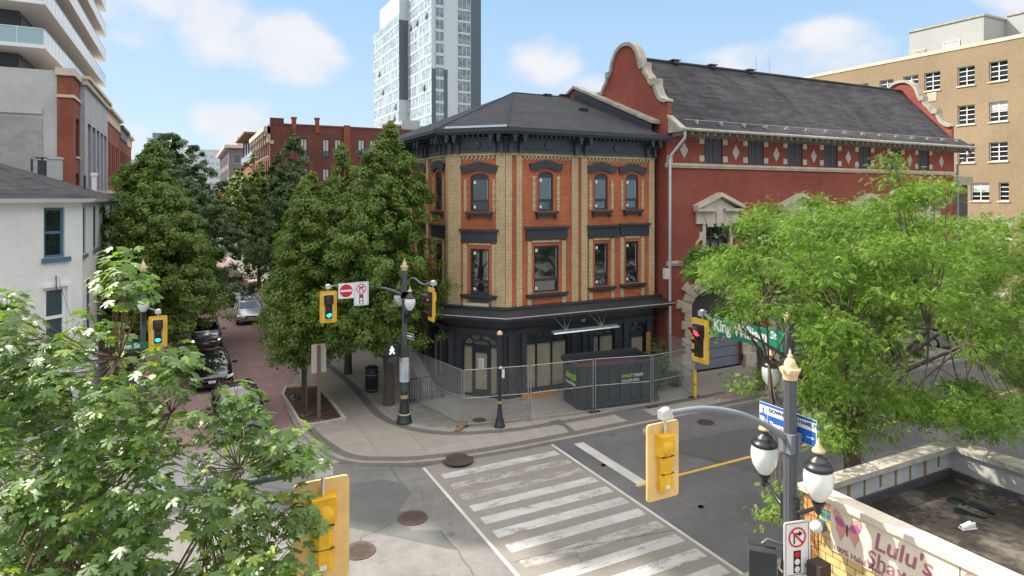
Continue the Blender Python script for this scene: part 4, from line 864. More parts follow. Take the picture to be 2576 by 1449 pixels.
# lower brick range between the corner building and the warehouse, mostly behind the street trees
lr=Base('low_brick_range','low orange brick range seen in glimpses behind the street trees','building',(18,60,0))
F_=Fr(10.9,97,0,-1); hl=[(1.5+3.3*k,3.0+3.3*k,z0,z0+2) for k in range(16) for z0 in (1,5)]
w=MB(); w.wall(F_,0,55.4,0,9.2,hl,.2); w.quad((10.9,41.6,0),(24,41.6,0),(24,41.6,9.2),(10.9,41.6,9.2)); w.quad((10.9,41.6,9.1),(24,41.6,9.1),(24,97,9.1),(10.9,97,9.1)); w.fb(F_,0,55.4,-.3,.12,9.2,9.6); lr.part(w,'brick_wall',b_dark)
for q in hl: win(lr,F_,*q,black,g_dark,.15,.07,(),(.5,))

# glass topped building and grey building further down the street
gb=Base('glass_topped_building','orange brick building with a glass rooftop box and projecting wooden roof','building',(16,135,0))
w=MB(); w.box(10.6,22,123,148,0,15.6); gb.part(w,'brick_wall',b_podium)
w=MB(); w.box(10.2,22,122.5,148.3,15.6,16.1); gb.part(w,'terrace_slab',blackm)
w=MB(); w.box(10.6,19,128,146,16.1,20.6); gb.part(w,'glass_box',g_towerd); w=MB(); w.box(9.0,20,124,148,20.6,20.9); gb.part(w,'canopy_roof',wood)
w=MB(); 
for y in (122.6,148): w.box(10.2,22,y-.05,y+.05,16.1,17.3)
w.box(10.2,10.3,122.6,148,16.1,17.3); gb.part(w,'glass_balustrade',g_tower)
w=MB()
for y in (128,134,140,146): w=MB(); w.box(10.45,10.6,y-.1,y+.1,16.1,20.6); gb.part(w,'post',blackm)
gy=Base('grey_corner_building','grey brown building with pale projecting cornice far down the brick street','building',(20,230,0))
Fg=Fr(10.6,203,1,0); Fg2=Fr(10.6,260,0,-1); hg=[(1.2+3.4*k,3.2+3.4*k,z0,z0+2.6) for k in range(5) for z0 in (3,7,11,15,19)]; hg2=[(1.5+3.8*k,3.7+3.8*k,z0,z0+2.6) for k in range(14) for z0 in (3,7,11,15,19)]
w=MB(); w.wall(Fg,0,18,0,23.5,hg,.3); w.wall(Fg2,0,57,0,23.5,hg2,.3); w.quad((10.6,203,23.4),(28.6,203,23.4),(28.6,260,23.4),(10.6,260,23.4)); gy.part(w,'wall',plain('mauve brown wall',(.17,.14,.15),.85,.1,.1))
w=MB(); w.fb(Fg2,-1,58,0,1.2,23.5,24.4); w.fb(Fg,-1,19,0,.9,23.5,24.4); gy.part(w,'cornice',stonem)
for q in hg: win(gy,Fg,*q,stonem,g_dark,.25,.12)
for q in hg2: win(gy,Fg2,*q,stonem,g_dark,.25,.12)
w=MB(); w.box(13,18,206,214,24.4,27); gy.part(w,'roof_hut',stonem)
# far buildings
def block(name,label,pts,z,mat,wm,fl,b,step=3.2,topm=None):
    B=Base(name,label,'building',b); x0,x1,y0,y1=pts; w=MB(); w.box(x0,x1,y0,y1,0,z); B.part(w,'wall',mat)
    for fr,L_ in ((Fr(x0,y0,1,0),x1-x0),(Fr(x0,y1,0,-1),y1-y0)):
        w=MB(); k=0
        while 2+k*step+step*.55<z: 
            w.fb(fr,L_*.06,L_*.94,.01,.12,2+k*step,2+k*step+step*.45); k+=1
        B.part(w,'window_bands',wm)
        w=MB(); nn=max(3,int(L_/3)); 
        for j in range(nn): u=L_*(.06+.88*j/nn); w.fb(fr,u-.2,u+.35,.12,.2,0,z-.5)
        B.part(w,'wall_piers',mat)
    w=MB(); w.box(x0-.2,x1+.2,y0-.2,y1+.2,z,z+.5); B.part(w,'parapet',topm or mat); return B
fb_=block('far_tower','slim white apartment tower with grey centre strip, small on the horizon','x' and (-22.5,-10.5,450,465),45.5,offwhite,g_towerd,3,(-17,457,0))
w=MB(); w.box(-18.5,-14.5,449.4,450,0,48); w.box(-19.5,-13.5,450,460,45.5,49); fb_.part(w,'lift_core',plain('blue grey core',(.17,.2,.24),.6,.05))
block('far_white_block','wide pale block low on the horizon beyond the street trees','x' and (-8,36,330,350),31,offwhite,g_tower,3,(12,340,0))
block('far_grey_block','pale low block at the end of the brick street','x' and (-34,-8.5,300,320),24,panel,g_towerd,3,(-20,310,0))
block('street_end_building','sunlit orange brick building closing the brick street','x' and (-14,10,165,180),10,b_red,g_dark,3,(0,170,0))

# ------------------------------------------------------------------ WHITE STUCCO HOUSE on the left corner
wc=(-3.7,29.94); FWc=Fr(wc[0]-6*.755,wc[1]-6*.656,.755,.656); FWn=Fr(wc[0],wc[1],0,1); FWe=Fr(-30,FWc.O.y,1,0)
wh=Base('white_house','two storey white stucco corner house with shingle roof and blue window','building',(-10,35,0))
b0,b1=FWc.u_(110),FWc.u_(163); zt,zb=FWc.z_(137,522),FWc.z_(137,648); c0,c1=FWc.u_(110),FWc.u_(168); zt2=FWc.z_(137,722)
hc=[(b0,b1,zb,zt),(c0,c1,zt2-2.3,zt2)]
hn=[(.18,.95,zb,zt),(3.2,4.3,zb,zt),(6.6,7.7,zb,zt),(10,11.1,zb,zt),(1.2,2.3,zt2-2.3,zt2),(4.6,5.7,zt2-2.3,zt2)]
w=MB(); w.wall(FWc,0,6,0,8.85,hc,.2); w.wall(FWn,0,12.5,0,8.85,hn,.16); L_=FWc.O.x+30; w.wall(FWe,0,L_,0,8.85,[],.2); w.quad((-3.7,42.4,0),(-30,42.4,0),(-30,42.4,8.85),(-3.7,42.4,8.85)); wh.part(w,'stucco_wall',offwhite)
win(wh,FWc,b0,b1,zb,zt,blue,g_dark,.14,.1,(),(.5,)); win(wh,FWc,c0,c1,zt2-2.3,zt2,white,g_blue,.12,.12,(),(.5,))
m=MB(); m.fb(FWc,b0-.08,b1+.18,.002,.1,zb-.17,zb); wh.part(m,'sill',blue)
m=MB(); m.fb(FWc,c0-.05,c1+.15,.002,.08,zt2+.0,zt2+.14); m.fb(FWc,c1,c1+.14,.002,.06,zt2-2.3,zt2); wh.part(m,'window_trim',white)
for q in hn: win(wh,FWn,*q,blue if q[2]>3 else white,g_dark,.1,.07,(),(.5,),blue)
E0=[(-30.5,FWc.O.y-.35),(FWc.O.x+.15,FWc.O.y-.35),(wc[0]+.35,wc[1]-.15),(wc[0]+.35,42.8),(-30.5,42.8)]
rf=MB(); A1=(-10,36,11.4);A2=(-30.5,36,11.4); ez=8.95
rf.poly([(*E0[0],ez),(*E0[1],ez),A1,A2]); rf.poly([(*E0[1],ez),(*E0[2],ez),A1]); rf.poly([(*E0[2],ez),(*E0[3],ez),A1]); rf.poly([(*E0[3],ez),(*E0[4],ez),A2,A1]); ro=wh.part(rf,'roof',slate)
g_=MB()
for a,b in zip(E0[:-2],E0[1:-1]): 
    a=Vector((*a,0));b=Vector((*b,0)); d=(b-a).normalized(); n=Vector((d.y,-d.x,0)); g_.hexa([a+Vector((0,0,8.82)),b+Vector((0,0,8.82)),b-n*.36+Vector((0,0,8.8)),a-n*.36+Vector((0,0,8.8)),a+n*.1+Vector((0,0,8.96)),b+n*.1+Vector((0,0,8.96)),b-n*.36+Vector((0,0,8.94)),a-n*.36+Vector((0,0,8.94))])
wh.part(g_,'gutter',white)
q=PT(106,425,33.5); m=MB(); m.box(q.x-.17,q.x+.17,q.y-.17,q.y+.17,q.z-.6,q.z+.45); m.box(q.x-.28,q.x+.28,q.y-.28,q.y+.28,q.z+.55,q.z+.6); m.tube([(q.x,q.y,q.z+.4),(q.x,q.y,q.z+.62)],.04,5); wh.part(m,'metal_flue',blackm,ro)
q=PT(138,425,33.8); m=MB(); m.box(q.x-.3,q.x+.3,q.y-.3,q.y+.3,q.z-.6,q.z+.55); m.box(q.x-.34,q.x+.34,q.y-.34,q.y+.34,q.z+.5,q.z+.62); wh.part(m,'chimney',concw,ro)
q=PT(237,468,34.5); m=MB(); m.tube([(q.x,q.y,q.z-.5),(q.x,q.y,q.z+.65)],.13,10); m.tube([(q.x,q.y,q.z+.55),(q.x,q.y,q.z+.72)],.17,10); wh.part(m,'vent_pipe',white,ro)
for px,py,h in ((80,412,.25),(213,458,.35)): q=PT(px,py,32.5); m=MB(); m.tube([(q.x,q.y,q.z-.4),(q.x,q.y,q.z+h)],.06,6); wh.part(m,'vent_pipe',blackm,ro)
m=MB(); q=FWc.at(141,694,.0); m.tube([FWc.p(q[0],.0,q[1]),FWc.p(q[0]-.15,.25,q[1]-.5),FWc.p(q[0]-.2,.05,q[1]-.75)],.02,5); m.tube([FWc.p(q[0]+.02,.1,q[1]-.1),FWc.p(q[0]+.35,.3,q[1]-1.6)],.008,4); wh.part(m,'lamp_bracket',iron)
u,z=FWc.at(150,915,.1); sg=MB(); sg.fb(FWc,u-1.6,u+1.5,.02,.08,z-.5,z+.35); sb=wh.part(sg,'fascia_sign',white_sign); t_=FWc.at(165,905,.1); wh.part(text_mb('e t',.42,FWc,t_[0],t_[1]-.12,.082,0,.012),'lettering',black_sign,sb)
u,z=FWc.at(60,1000,.1); m=MB(); m.fb(FWc,1.5,5.6,.002,.03,.3,2.6); wh.part(m,'shop_glass',g_dark)

# ------------------------------------------------------------------ CONDO TOWER ON PODIUM (its shadow falls over the crossing)
ct=Base('condo_tower','high apartment tower with white balcony slabs above a stone and brick podium','building',(-18,70,0))
PZ=17.7; Fp=Fr(-30,52.4,1,0); Fq=Fr(-7,52.4,0,1)
w=MB(); w.box(-30,-7.9,52.4,100,0,PZ-.1); ct.part(w,'concrete_wall',concw)
w=MB(); u1=Fp.u_(107); w.fb(Fp,0,u1,.002,.06,9.5,14.4); w.fb(Fp,0,u1,.002,.06,4,8.9); ct.part(w,'block_infill',b_grey); w=MB(); w.fb(Fp,0,u1,.002,.12,14.6,15.0); ct.part(w,'concrete_band',concw)
w=MB(); w.fb(Fp,0,u1,.002,.08,8.95,9.4); ct.part(w,'blue_membrane',plain('pale blue membrane',(.35,.42,.5),.6,.15,1))
hq=[(1.3,2.8,z0,z0+2.7) for z0 in (4.2,8.0,11.9)]
w=MB(); w.quad((-7.88,52.3,0),(-7,52.3,0),(-7,52.3,PZ-.4),(-7.88,52.3,PZ-.4)); w.wall(Fr(-7,52.3,0,1),0,3.2,0,PZ-.4,hq,.2); w.quad((-7.88,52.3,PZ-.4),(-7,52.3,PZ-.4),(-7,55.5,PZ-.4),(-7.88,55.5,PZ-.4)); w.quad((-7.88,55.5,0),(-7.88,52.3,0),(-7.88,52.3,PZ-.4),(-7.88,55.5,PZ-.4)); ct.part(w,'brick_corner',b_podium)
for q in hq: win(ct,Fr(-7,52.3,0,1),*q,bronze,g_dark,.15,.07,(.5,),(.8,),stonem)
w=MB(); w.box(-7.98,-6.85,52.15,55.6,PZ-.4,PZ+.1); w.box(-7.93,-6.9,52.22,55.5,PZ-1.9,PZ-1.7); ct.part(w,'stone_band',stonem)
Fs=Fr(-6.7,55.5,0,1); hs=[(1.6+2.6*k,3.6+2.6*k,z0,z0+h) for k in range(5) for z0,h in ((9.6,5.0),(4.0,5.0))]
w=MB(); w.wall(Fs,0,14.8,0,PZ-.5,hs,.35); w.quad((-9,55.5,0),(-6.7,55.5,0),(-6.7,55.5,PZ-.5),(-9,55.5,PZ-.5)); w.quad((-6.7,70.3,0),(-9,70.3,0),(-9,70.3,PZ),(-6.7,70.3,PZ)); ct.part(w,'stone_facade',b_stone)
for q in hs: win(ct,Fs,*q,bronze,g_blue,.3,.08,(.5,),(.2,.6))
w=MB(); w.box(-9.2,-6.5,55.35,70.5,PZ-.5,PZ-.1); w.box(-9.2,-6.35,55.25,70.6,PZ-.1,PZ+.15); ct.part(w,'stone_cornice',stonem)
# slabs and glass
sl_n=15; X0,X1,Y0,Y1=-30.5,-8.5,52.0,88.0
core=plain('charcoal tower wall',(.05,.052,.06),.4,.1)
w=MB(); w.box(X0+2,X1-1.9,Y0+2.6,Y1-2,PZ,18.9+2.95*sl_n); ct.part(w,'tower_wall',core)
Fi=Fr(X0+2,Y0+2.6,1,0); Fj=Fr(X1-1.9,Y0+2.6,0,1)
for i in range(sl_n):
    z=18.95+2.95*i; w=MB(); w.box(X0,X1,Y0,Y1,z,z+.24); so_=ct.part(w,'balcony_slab',slabw)
    g=MB(); g.box(X1-.12,X1-.08,Y0+.1,Y1-.1,z+.1,z+1.3); g.box(X0,X1-.1,Y0+.08,Y0+.12,z+.1,z+1.3); ct.part(g,'glass_balustrade',g_bal,so_)
    w=MB(); w.box(X1-.14,X1-.06,Y0+.06,Y1,z+1.3,z+1.36); w.box(X0,X1-.06,Y0+.06,Y0+.14,z+1.3,z+1.36)
    for k in range(26): y=Y0+.1+1.43*k; w.box(X1-.13,X1-.07,y-.03,y+.03,z+.2,z+1.3)
    for k in range(12): x=X1-.1-1.43*k; w.box(x-.03,x+.03,Y0+.05,Y0+.15,z+.2,z+1.3)
    ct.part(w,'balustrade_rail',alu,so_)
    if i<7:
        w=MB()
        for k in range(7): w.fb(Fi,.6+2.5*k+4,2.6+2.5*k+4 if k<5 else 2.3+2.5*k+4,.002,.05,z+.3,z+2.7) if 2.6+2.5*k+4<18 else None
        for k in range(9): w.fb(Fj,.3+3.4*k,2.6+3.4*k,.002,.05,z+.3,z+2.6)
        ct.part(w,'balcony_glazing',g_dark)
w=MB(); w.box(X0,X1,Y0,Y1,18.95+2.95*sl_n,19.3+2.95*sl_n); ct.part(w,'tower_roof',slabw)
# brick terraces continuing the left side of the street
def terrace(name,label,y0,y1,top,wm,cm,step=2.1):
    B=Base(name,label,'building',(-12,(y0+y1)/2,0)); fr=Fr(-6.9,y0,0,1); L_=y1-y0; hl=[]
    k=0
    while 1.2+k*step+1.2<L_: 
        for z0,h in ((10.2,4.2),(5.0,4.2),(1,3)): hl.append((1.2+k*step,2.3+k*step,z0,z0+h))
        k+=1
    w=MB(); w.wall(fr,0,L_,0,top-1.4,hl,.25); w.quad((-20,y0,0),(-6.9,y0,0),(-6.9,y0,top-1.4),(-20,y0,top-1.4)); w.quad((-20,y0,top-1.5),(-6.9,y0,top-1.5),(-6.9,y1,top-1.5),(-20,y1,top-1.5)); B.part(w,'brick_wall',wm)
    for q in hl: win(B,fr,*q,bronze,g_dark,.2,.08,(),(.3,.7))
    w=MB(); w.box(-20,-6.8,y0-.05,y1,top-1.4,top-.3); w.box(-20,-6.5,y0-.2,y1+.1,top-.3,top); B.part(w,'parapet',cm)
    w=MB(); w.fb(fr,0,L_,.002,.1,9.4,9.7); w.fb(fr,0,L_,.002,.1,4.4,4.7); B.part(w,'stone_band',stonem)
terrace('brick_terrace','red brick terrace with tall windows right beside the stone podium',70.6,84.4,17.7,b_podium,stonem)
terrace('brown_terrace','darker brown brick terrace further down the left side of the street',84.5,93.4,17.2,b_dark,blackm)
terrace('end_terrace','farthest small red brick terrace on the left before the trees',93.5,101,17.0,b_podium,stonem)

# ================================================================== STREET FURNITURE
def globe_lamp(x,y,z,pole,par,B,r=.2):   # z = centre of the globe; an arm runs back to the pole
    m=MB(); d=Vector((pole[0]-x,pole[1]-y,0)); zb=z-.36
    m.tube([(pole[0],pole[1],zb-.28),(pole[0]-d.x*.3,pole[1]-d.y*.3,zb-.3),(pole[0]-d.x*.65,pole[1]-d.y*.65,zb-.18),(pole[0]-d.x*.85,pole[1]-d.y*.85,zb-.1),(x,y,zb-.08)],[.06,.045,.03,.03,.04],8); m.lathe((x,y,zb-.16),[(.02,0),(.05,.04),(.045,.1),(.09,.16),(.1,.2)],14); 
    dn=d.normalized(); m.box(pole[0]-dn.x*.11-.045,pole[0]-dn.x*.11+.045,pole[1]-dn.y*.11-.045,pole[1]-dn.y*.11+.045,zb-.5,zb-.1)
    ao=B.part(m,'lamp_arm',poleb,par)
    m=MB(); m.lathe((x,y,z-.3),[(.085,0),(.13,.06),(.19,.16),(.215,.28),(.215,.38),(.195,.47)],20); B.part(m,'lamp_globe',globe,par)
    m=MB(); m.lathe((x,y,z+.16),[(.2,0),(.21,.03),(.19,.07),(.15,.1),(.15,.12),(.12,.16),(.06,.2),(.055,.26)],20); B.part(m,'lamp_cap',poleb,par)
    m=MB(); m.lathe((x,y,z+.4),[(.05,0),(.095,.03),(.09,.06),(.045,.1),(.05,.12),(.02,.15),(.025,.18),(.004,.24)],14); B.part(m,'lamp_finial',cream,par)
def big_pole(name,label,x,y,z0=.1,top=6.55,base=True,mat=None,cat='street lamp',grp='fluted lamp and signal poles'):
    B=Base(name,label,cat,(x,y,z0),grp); mt=mat or polem
    if base:
        m=MB(); m.lathe((x,y,z0),[(.3,0),(.3,.1),(.27,.13),(.26,.3),(.23,.36),(.2,.42),(.15,.85),(.14,1.0),(.15,1.04),(.13,1.2),(.11,1.25)],20); bo=B.part(m,'pole_base',poleb)
        m=MB(); m.lathe((x,y,z0),[(.235,.35),(.24,.37),(.235,.39)],20); B.part(m,'gold_ring',cream,bo); m=MB(); m.lathe((x,y,z0),[(.158,.98),(.158,1.12)],20); B.part(m,'gold_band',gold,bo)
    m=MB(); m.lathe((x,y,0),[(.108,z0+(1.2 if base else 0)),(.1,top-.42)],24,False,.1); B.part(m,'shaft',mt)
    m=MB(); m.lathe((x,y,top-.42),[(.11,0),(.115,.05),(.125,.08),(.15,.17),(.13,.18),(.09,.17),(.095,.22),(.085,.27),(.06,.32),(.03,.34),(.045,.37),(.03,.39),(.015,.4),(.02,.43),(.004,.48)],20)
    for k in range(8): a=k*PI/4; m.tube([(x+.12*math.cos(a),y+.12*math.sin(a),top-.3),(x+.16*math.cos(a),y+.16*math.sin(a),top-.24)],[.03,.012],5)
    B.part(m,'crown_finial',cream)
    return B
lensr=emit('red lens',(1,.05,.1),.9); lensg=emit('green lens',(.03,.85,.55),1.1); lensoff=plain('unlit lens',(.1,.025,.02),.3,.1); lensoff2=plain('unlit lens amber',(.07,.055,.035),.3,.1)
def signal(label,x,y,zc,dx,dy,lit,grp='hanging traffic signals',back=False):
    """traffic signal whose face looks along (dx,dy)"""
    fr=Fr(x,y,-dy,dx); fr.O=Vector((x,y,0)); B=Base('traffic_signal',label,'traffic signal',(x,y,zc),grp)
    W_,H_=.31,.59
    rc=[]
    for cx_,cz_,a0 in ((W_-.05,H_-.05,0),(-W_+.05,H_-.05,90),(-W_+.05,-H_+.05,180),(W_-.05,-H_+.05,270)):
        for k in range(4): a=R(a0+30*k); rc.append((cx_+.05*math.cos(a),zc+cz_+.05*math.sin(a)))
    m=MB(); m.fprism(fr,rc,-.015,.015); bo=B.part(m,'back_board',yelb if back else yel)
    if not back:
        m=MB()
        for a,b,c,d in ((-W_+.1,W_-.1,H_-.15,H_-.1),(-W_+.1,W_-.1,-H_+.1,-H_+.15),(-W_+.1,-W_+.16,-H_+.15,H_-.15),(W_-.16,W_-.1,-H_+.15,H_-.15)): m.fb(fr,a,b,.016,.02,zc+c,zc+d)
        B.part(m,'reflective_border',plain('pale reflective tape',(.72,.55,.22),.4,.05,4),bo)
    m=MB(); m.fb(fr,-.165,.165,-.012,.14,zc+.1,zc+.44); m.fb(fr,-.115,.115,-.012,.12,zc-.42,zc+.1); B.part(m,'lamp_housing',plain('signal black',(.02,.018,.018),.5,.1))
    m=MB(); m.hexa([fr.p(-.165,-.012,zc+.1),fr.p(.165,-.012,zc+.1),fr.p(.13,-.14,zc+.12),fr.p(-.13,-.14,zc+.12),fr.p(-.165,-.012,zc+.44),fr.p(.165,-.012,zc+.44),fr.p(.13,-.14,zc+.42),fr.p(-.13,-.14,zc+.42)])
    m.fprism(fr,[(-.115,zc-.42),(.115,zc-.42),(.115,zc+.1),(-.115,zc+.1)],-.09,-.012)
    m.hexa([fr.p(-.115,-.09,zc-.42),fr.p(.115,-.09,zc-.42),fr.p(.055,-.14,zc-.4),fr.p(-.055,-.14,zc-.4),fr.p(-.115,-.09,zc+.1),fr.p(.115,-.09,zc+.1),fr.p(.055,-.14,zc+.1),fr.p(-.055,-.14,zc+.1)])
    c=fr.p(0,-.085,zc+.22); rr1,rr2=.14,.1; m.ball(c,rr1*abs(fr.U.x)+rr2*abs(fr.U.y),rr1*abs(fr.U.y)+rr2*abs(fr.U.x),.14,20,12)
    for s_ in (-.118,.118):
        for k in range(6): q=fr.p(s_,-.03,zc-.4+.1*k); m.ball(q,.012,.012,.012,6,4)
    ho=B.part(m,'housing_back',yel)
    m=MB(); m.fb(fr,-.03,.05,-.146,-.141,zc-.38,zc-.33); B.part(m,'label_plate',white_sign,ho)
    for z_ in (.1,-.16): m=MB(); m.fb(fr,-.117,.117,-.143,-.1,zc+z_-.005,zc+z_+.005); B.part(m,'housing_seam',plain('dark seam',(.12,.07,.01),.7,0),ho)
    for i,(dz,r) in enumerate(((.27,.13),(-.02,.09),(-.28,.09))):
        on=(lit=='r' and i==0) or (lit=='g' and i==2); n0=.142 if i==0 else .122
        m=MB(); k=20; cpt=fr.p(0,n0+.012,zc+dz); ring=[fr.p(r*math.cos(2*PI*q/k),n0,zc+dz+r*math.sin(2*PI*q/k)) for q in range(k)]; m.add(ring+[cpt],[(q,(q+1)%k,k) for q in range(k)],True)
        B.part(m,'lens',(lensr if i==0 else lensg) if on else (lensoff if i==0 else lensoff2))
        m=MB(); kk=14; a0,a1=-25,205; o=[];q_=[]
        for j in range(kk+1):
            a=R(a0+(a1-a0)*j/kk); ln=.22*(.35+.65*max(0,math.sin(a))) if i else .27*(.3+.7*max(0,math.sin(a)))
            o.append(fr.p((r+.012)*math.cos(a),n0-.01,zc+dz+(r+.012)*math.sin(a))); q_.append(fr.p((r+.01)*math.cos(a),n0+ln,zc+dz-.03*ln+(r+.01)*math.sin(a)))
        m.add(o+q_,[(j,j+1,kk+1+j+1,kk+1+j) for j in range(kk)]); B.part(m,'visor',plain('signal black',(.02,.018,.018),.5,.1))
    m=MB(); m.tube([fr.p(0,-.06,zc+.42),fr.p(0,-.07,zc+.7)],[.03,.02],8); bb=fr.p(0,-.07,zc+.74); m.box(bb.x-.1,bb.x+.1,bb.y-.07,bb.y+.07,zc+.67,zc+.8); m.ball((bb.x,bb.y,zc+.8),.1,.07,.05,10,6); B.part(m,'hanger_bracket',alu)
    return bb
armm=plain('blue grey arm paint',(.16,.18,.21),.35,.12,3,spec=.6)
def arm(B,pts,mat=None,r=.038):
    m=MB(); n=len(pts); q=[]
    P_=[Vector(p) for p in pts]
    for i in range(n-1):   # catmull
        p0=P_[max(i-1,0)];p1=P_[i];p2=P_[i+1];p3=P_[min(i+2,n-1)]
        for k in range(6): t=k/6; q.append(.5*((2*p1)+(p2-p0)*t+(2*p0-5*p1+4*p2-p3)*t*t+(3*p1-p0-3*p2+p3)*t**3))
    q.append(P_[-1]); m.tube(q,[r*1.3-(r*.3)*min(1,i/6) for i in range(len(q))],10); a=Vector(pts[0]); m.box(a.x-.12,a.x+.12,a.y-.12,a.y+.12,a.z-.16,a.z+.14); B.part(m,'mast_arm',mat or armm)
def sign_noentry(B,fr,u,z,n,s=.3):
    m=MB(); m.fb(fr,u-s,u+s,n,n+.01,z-s,z+s); o=B.part(m,'no_entry_sign',white_sign); k=28
    m=MB(); m.fprism(fr,[(u+s*.82*math.cos(2*PI*i/k),z+s*.82*math.sin(2*PI*i/k)) for i in range(k)],n+.011,n+.014); B.part(m,'red_disc',red_sign,o)
    m=MB(); m.fb(fr,u-s*.72,u+s*.72,n+.015,n+.018,z-s*.13,z+s*.13); B.part(m,'white_bar',white_sign,o); return o
def sign_noturn(B,fr,u,z,n,w=.3,h=.45):
    m=MB(); rc=[]
    for cx_,cz_,a0 in ((w-.04,h-.04,0),(-w+.04,h-.04,90),(-w+.04,-h+.04,180),(w-.04,-h+.04,270)):
        for k in range(4): a=R(a0+30*k); rc.append((u+cx_+.04*math.cos(a),z+cz_+.04*math.sin(a)))
    m.fprism(fr,rc,n,n+.01); o=B.part(m,'no_right_turn_sign',white_sign)
    m=MB(); t=.008; g=.03
    for a,b,c,d in ((-w+g,w-g,h-g-t,h-g),(-w+g,w-g,-h+g,-h+g+t),(-w+g,-w+g+t,-h+g,h-g),(w-g-t,w-g,-h+g,h-g)): m.fb(fr,u+a,u+b,n+.011,n+.013,z+c,z+d)
    B.part(m,'sign_border',black_sign,o)
    zc=z+h*.42; r=w*.66; k=36; m=MB()
    m.fb(fr,u-r*.42,u-r*.26,n+.011,n+.014,zc-r*.62,zc+r*.25); m.fb(fr,u-r*.3,u+r*.25,n+.011,n+.014,zc+r*.22,zc+r*.42); m.fprism(fr,[(u+r*.2,zc+r*.02),(u+r*.62,zc+r*.32),(u+r*.2,zc+r*.62)],n+.011,n+.014)
    B.part(m,'turn_arrow',black_sign,o)
    m=MB()
    for i in range(k):
        a0,a1=2*PI*i/k,2*PI*(i+1)/k; m.fprism(fr,[(u+r*.84*math.cos(a0),zc+r*.84*math.sin(a0)),(u+r*math.cos(a0),zc+r*math.sin(a0)),(u+r*math.cos(a1),zc+r*math.sin(a1)),(u+r*.84*math.cos(a1),zc+r*.84*math.sin(a1))],n+.015,n+.018)
    c45=.7071; q=r*.9; e=r*.07; m.fprism(fr,[(u-q*c45-e,zc+q*c45-e),(u+q*c45-e,zc-q*c45-e),(u+q*c45+e,zc-q*c45+e),(u-q*c45+e,zc+q*c45+e)],n+.015,n+.018); B.part(m,'red_ring',red_sign,o)
    m=MB(); m.fb(fr,u-w*.28,u+w*.28,n+.011,n+.013,z-h*.86,z-h*.06); B.part(m,'signal_symbol',black_sign,o)
    for i in range(3):
        m=MB(); zz=z-h*.2-i*h*.265; m.fprism(fr,[(u+w*.2*math.cos(2*PI*j/20),zz+w*.2*math.sin(2*PI*j/20)) for j in range(20)],n+.014,n+.016); B.part(m,'symbol_lamp',red_sign if i==0 else white_sign,o)
    return o

# far corner pole (north-west), fully visible
px,py=7.62,24.32
B=big_pole('signal_pole','dark grey fluted pole wrapped with posters on the corner before the fenced shopfront',px,py)
globe_lamp(px+.05,py-.55,4.93,(px,py),None,B); globe_lamp(px-.05,py+.55,4.93,(px,py),None,B)
FN=Fr(0,24.2,1,0)   # plane facing the camera side (-Y)
ul,zl=FN.at(826,772); ar=FN.at(826,735)
b1=signal('yellow signal with green light hanging left of the two white signs',ul,24.2,FN.z_(826,772),0,-1,'g')
arm(B,[(px,py,5.15),(px-.7,py,5.45),(px-1.5,py-.02,5.58),(b1.x+.5,b1.y,b1.z+.02 if b1.z else 5.7),(b1.x,b1.y,FN.z_(826,772)+.74)])
zc2=5.05
b2=signal('yellow signal with red light seen edge on in front of the black shopfront',7.62,21.2,FP and (CAMH-(765-HY)/FP*22.4),-1,0,'r')
arm(B,[(px,py,5.2),(px,py-.5,5.75),(px,py-1.2,5.95),(px,py-2.2,5.85),(b2.x,b2.y,b2.z)])
u,z=FN.at(870,731); sg=Base('no_entry_sign_board','white square no entry sign hanging beside the green signal on the far mast arm','road sign',(u,24.1,z)); sign_noentry(sg,FN,u,z,.05,.29)
u,z=FN.at(908,738); sg=Base('no_right_turn_sign_board','white no right turn on red sign at the middle of the far mast arm','road sign',(u,24.1,z)); sign_noturn(sg,FN,u,z,.05,.28,.45)
fr=Fr(px+.1,py+.3,0,-1); fr=Fr(px+.12,py+.1,.35,-1); m=MB(); m.fb(fr,.0,.62,.1,.11,3.45,3.68); oo=B.part(m,'one_way_sign',black_sign); m=MB(); m.fprism(fr,[(.06,3.53),(.4,3.53),(.4,3.49),(.56,3.565),(.4,3.64),(.4,3.6),(.06,3.6)],.111,.114); 
for a,b,c,d in ((0,.62,3.66,3.68),(0,.62,3.45,3.47),(0,.02,3.47,3.66),(.6,.62,3.47,3.66)): m.fb(fr,a,b,.111,.114,c,d)
B.part(m,'arrow_marking',white_sign,oo)
# pedestrian head with white walking figure
u,z=FN.at(984,880); m=MB(); m.fb(FN,u-.2,u+.2,-.05,.12,z-.2,z+.22); m.fb(FN,u-.19,u+.19,.12,.3,z+.2,z+.22); m.fb(FN,u-.2,u-.18,.12,.25,z-.15,z+.2); m.fb(FN,u+.18,u+.2,.12,.25,z-.15,z+.2); m.tube([(FN.p(u+.15,0,z+.3)),(px,py,z+.34)],.025,6); m.fb(FN,u-.12,u+.12,-.05,.1,z-.48,z-.24); po=B.part(m,'pedestrian_signal',blackm)
m=MB(); k=12; m.fprism(FN,[(u-.01+.035*math.cos(2*PI*j/k),z+.125+.035*math.sin(2*PI*j/k)) for j in range(k)],.121,.126)
for q in ([(-.03,.08),(.04,.08),(.03,-.02),(-.03,-.02)],[(-.03,.0),(.01,.0),(-.06,-.14),(-.1,-.13)],[(.0,.0),(.035,.0),(.1,-.13),(.06,-.14)],[(-.03,.08),(-.02,.05),(-.08,-.0),(-.095,.02)],[(.03,.08),(.09,.03),(.075,.01),(.02,.05)]): m.fprism(FN,[(u+a,z+b) for a,b in q][::-1],.121,.126)
B.part(m,'walking_figure',emit('white lamp',(1,1,1),1.6),po)
m=MB(); m.fb(FN,px-.17,px+.17,-.3,-.0,z-.55,z+.1); B.part(m,'control_box',blackm)
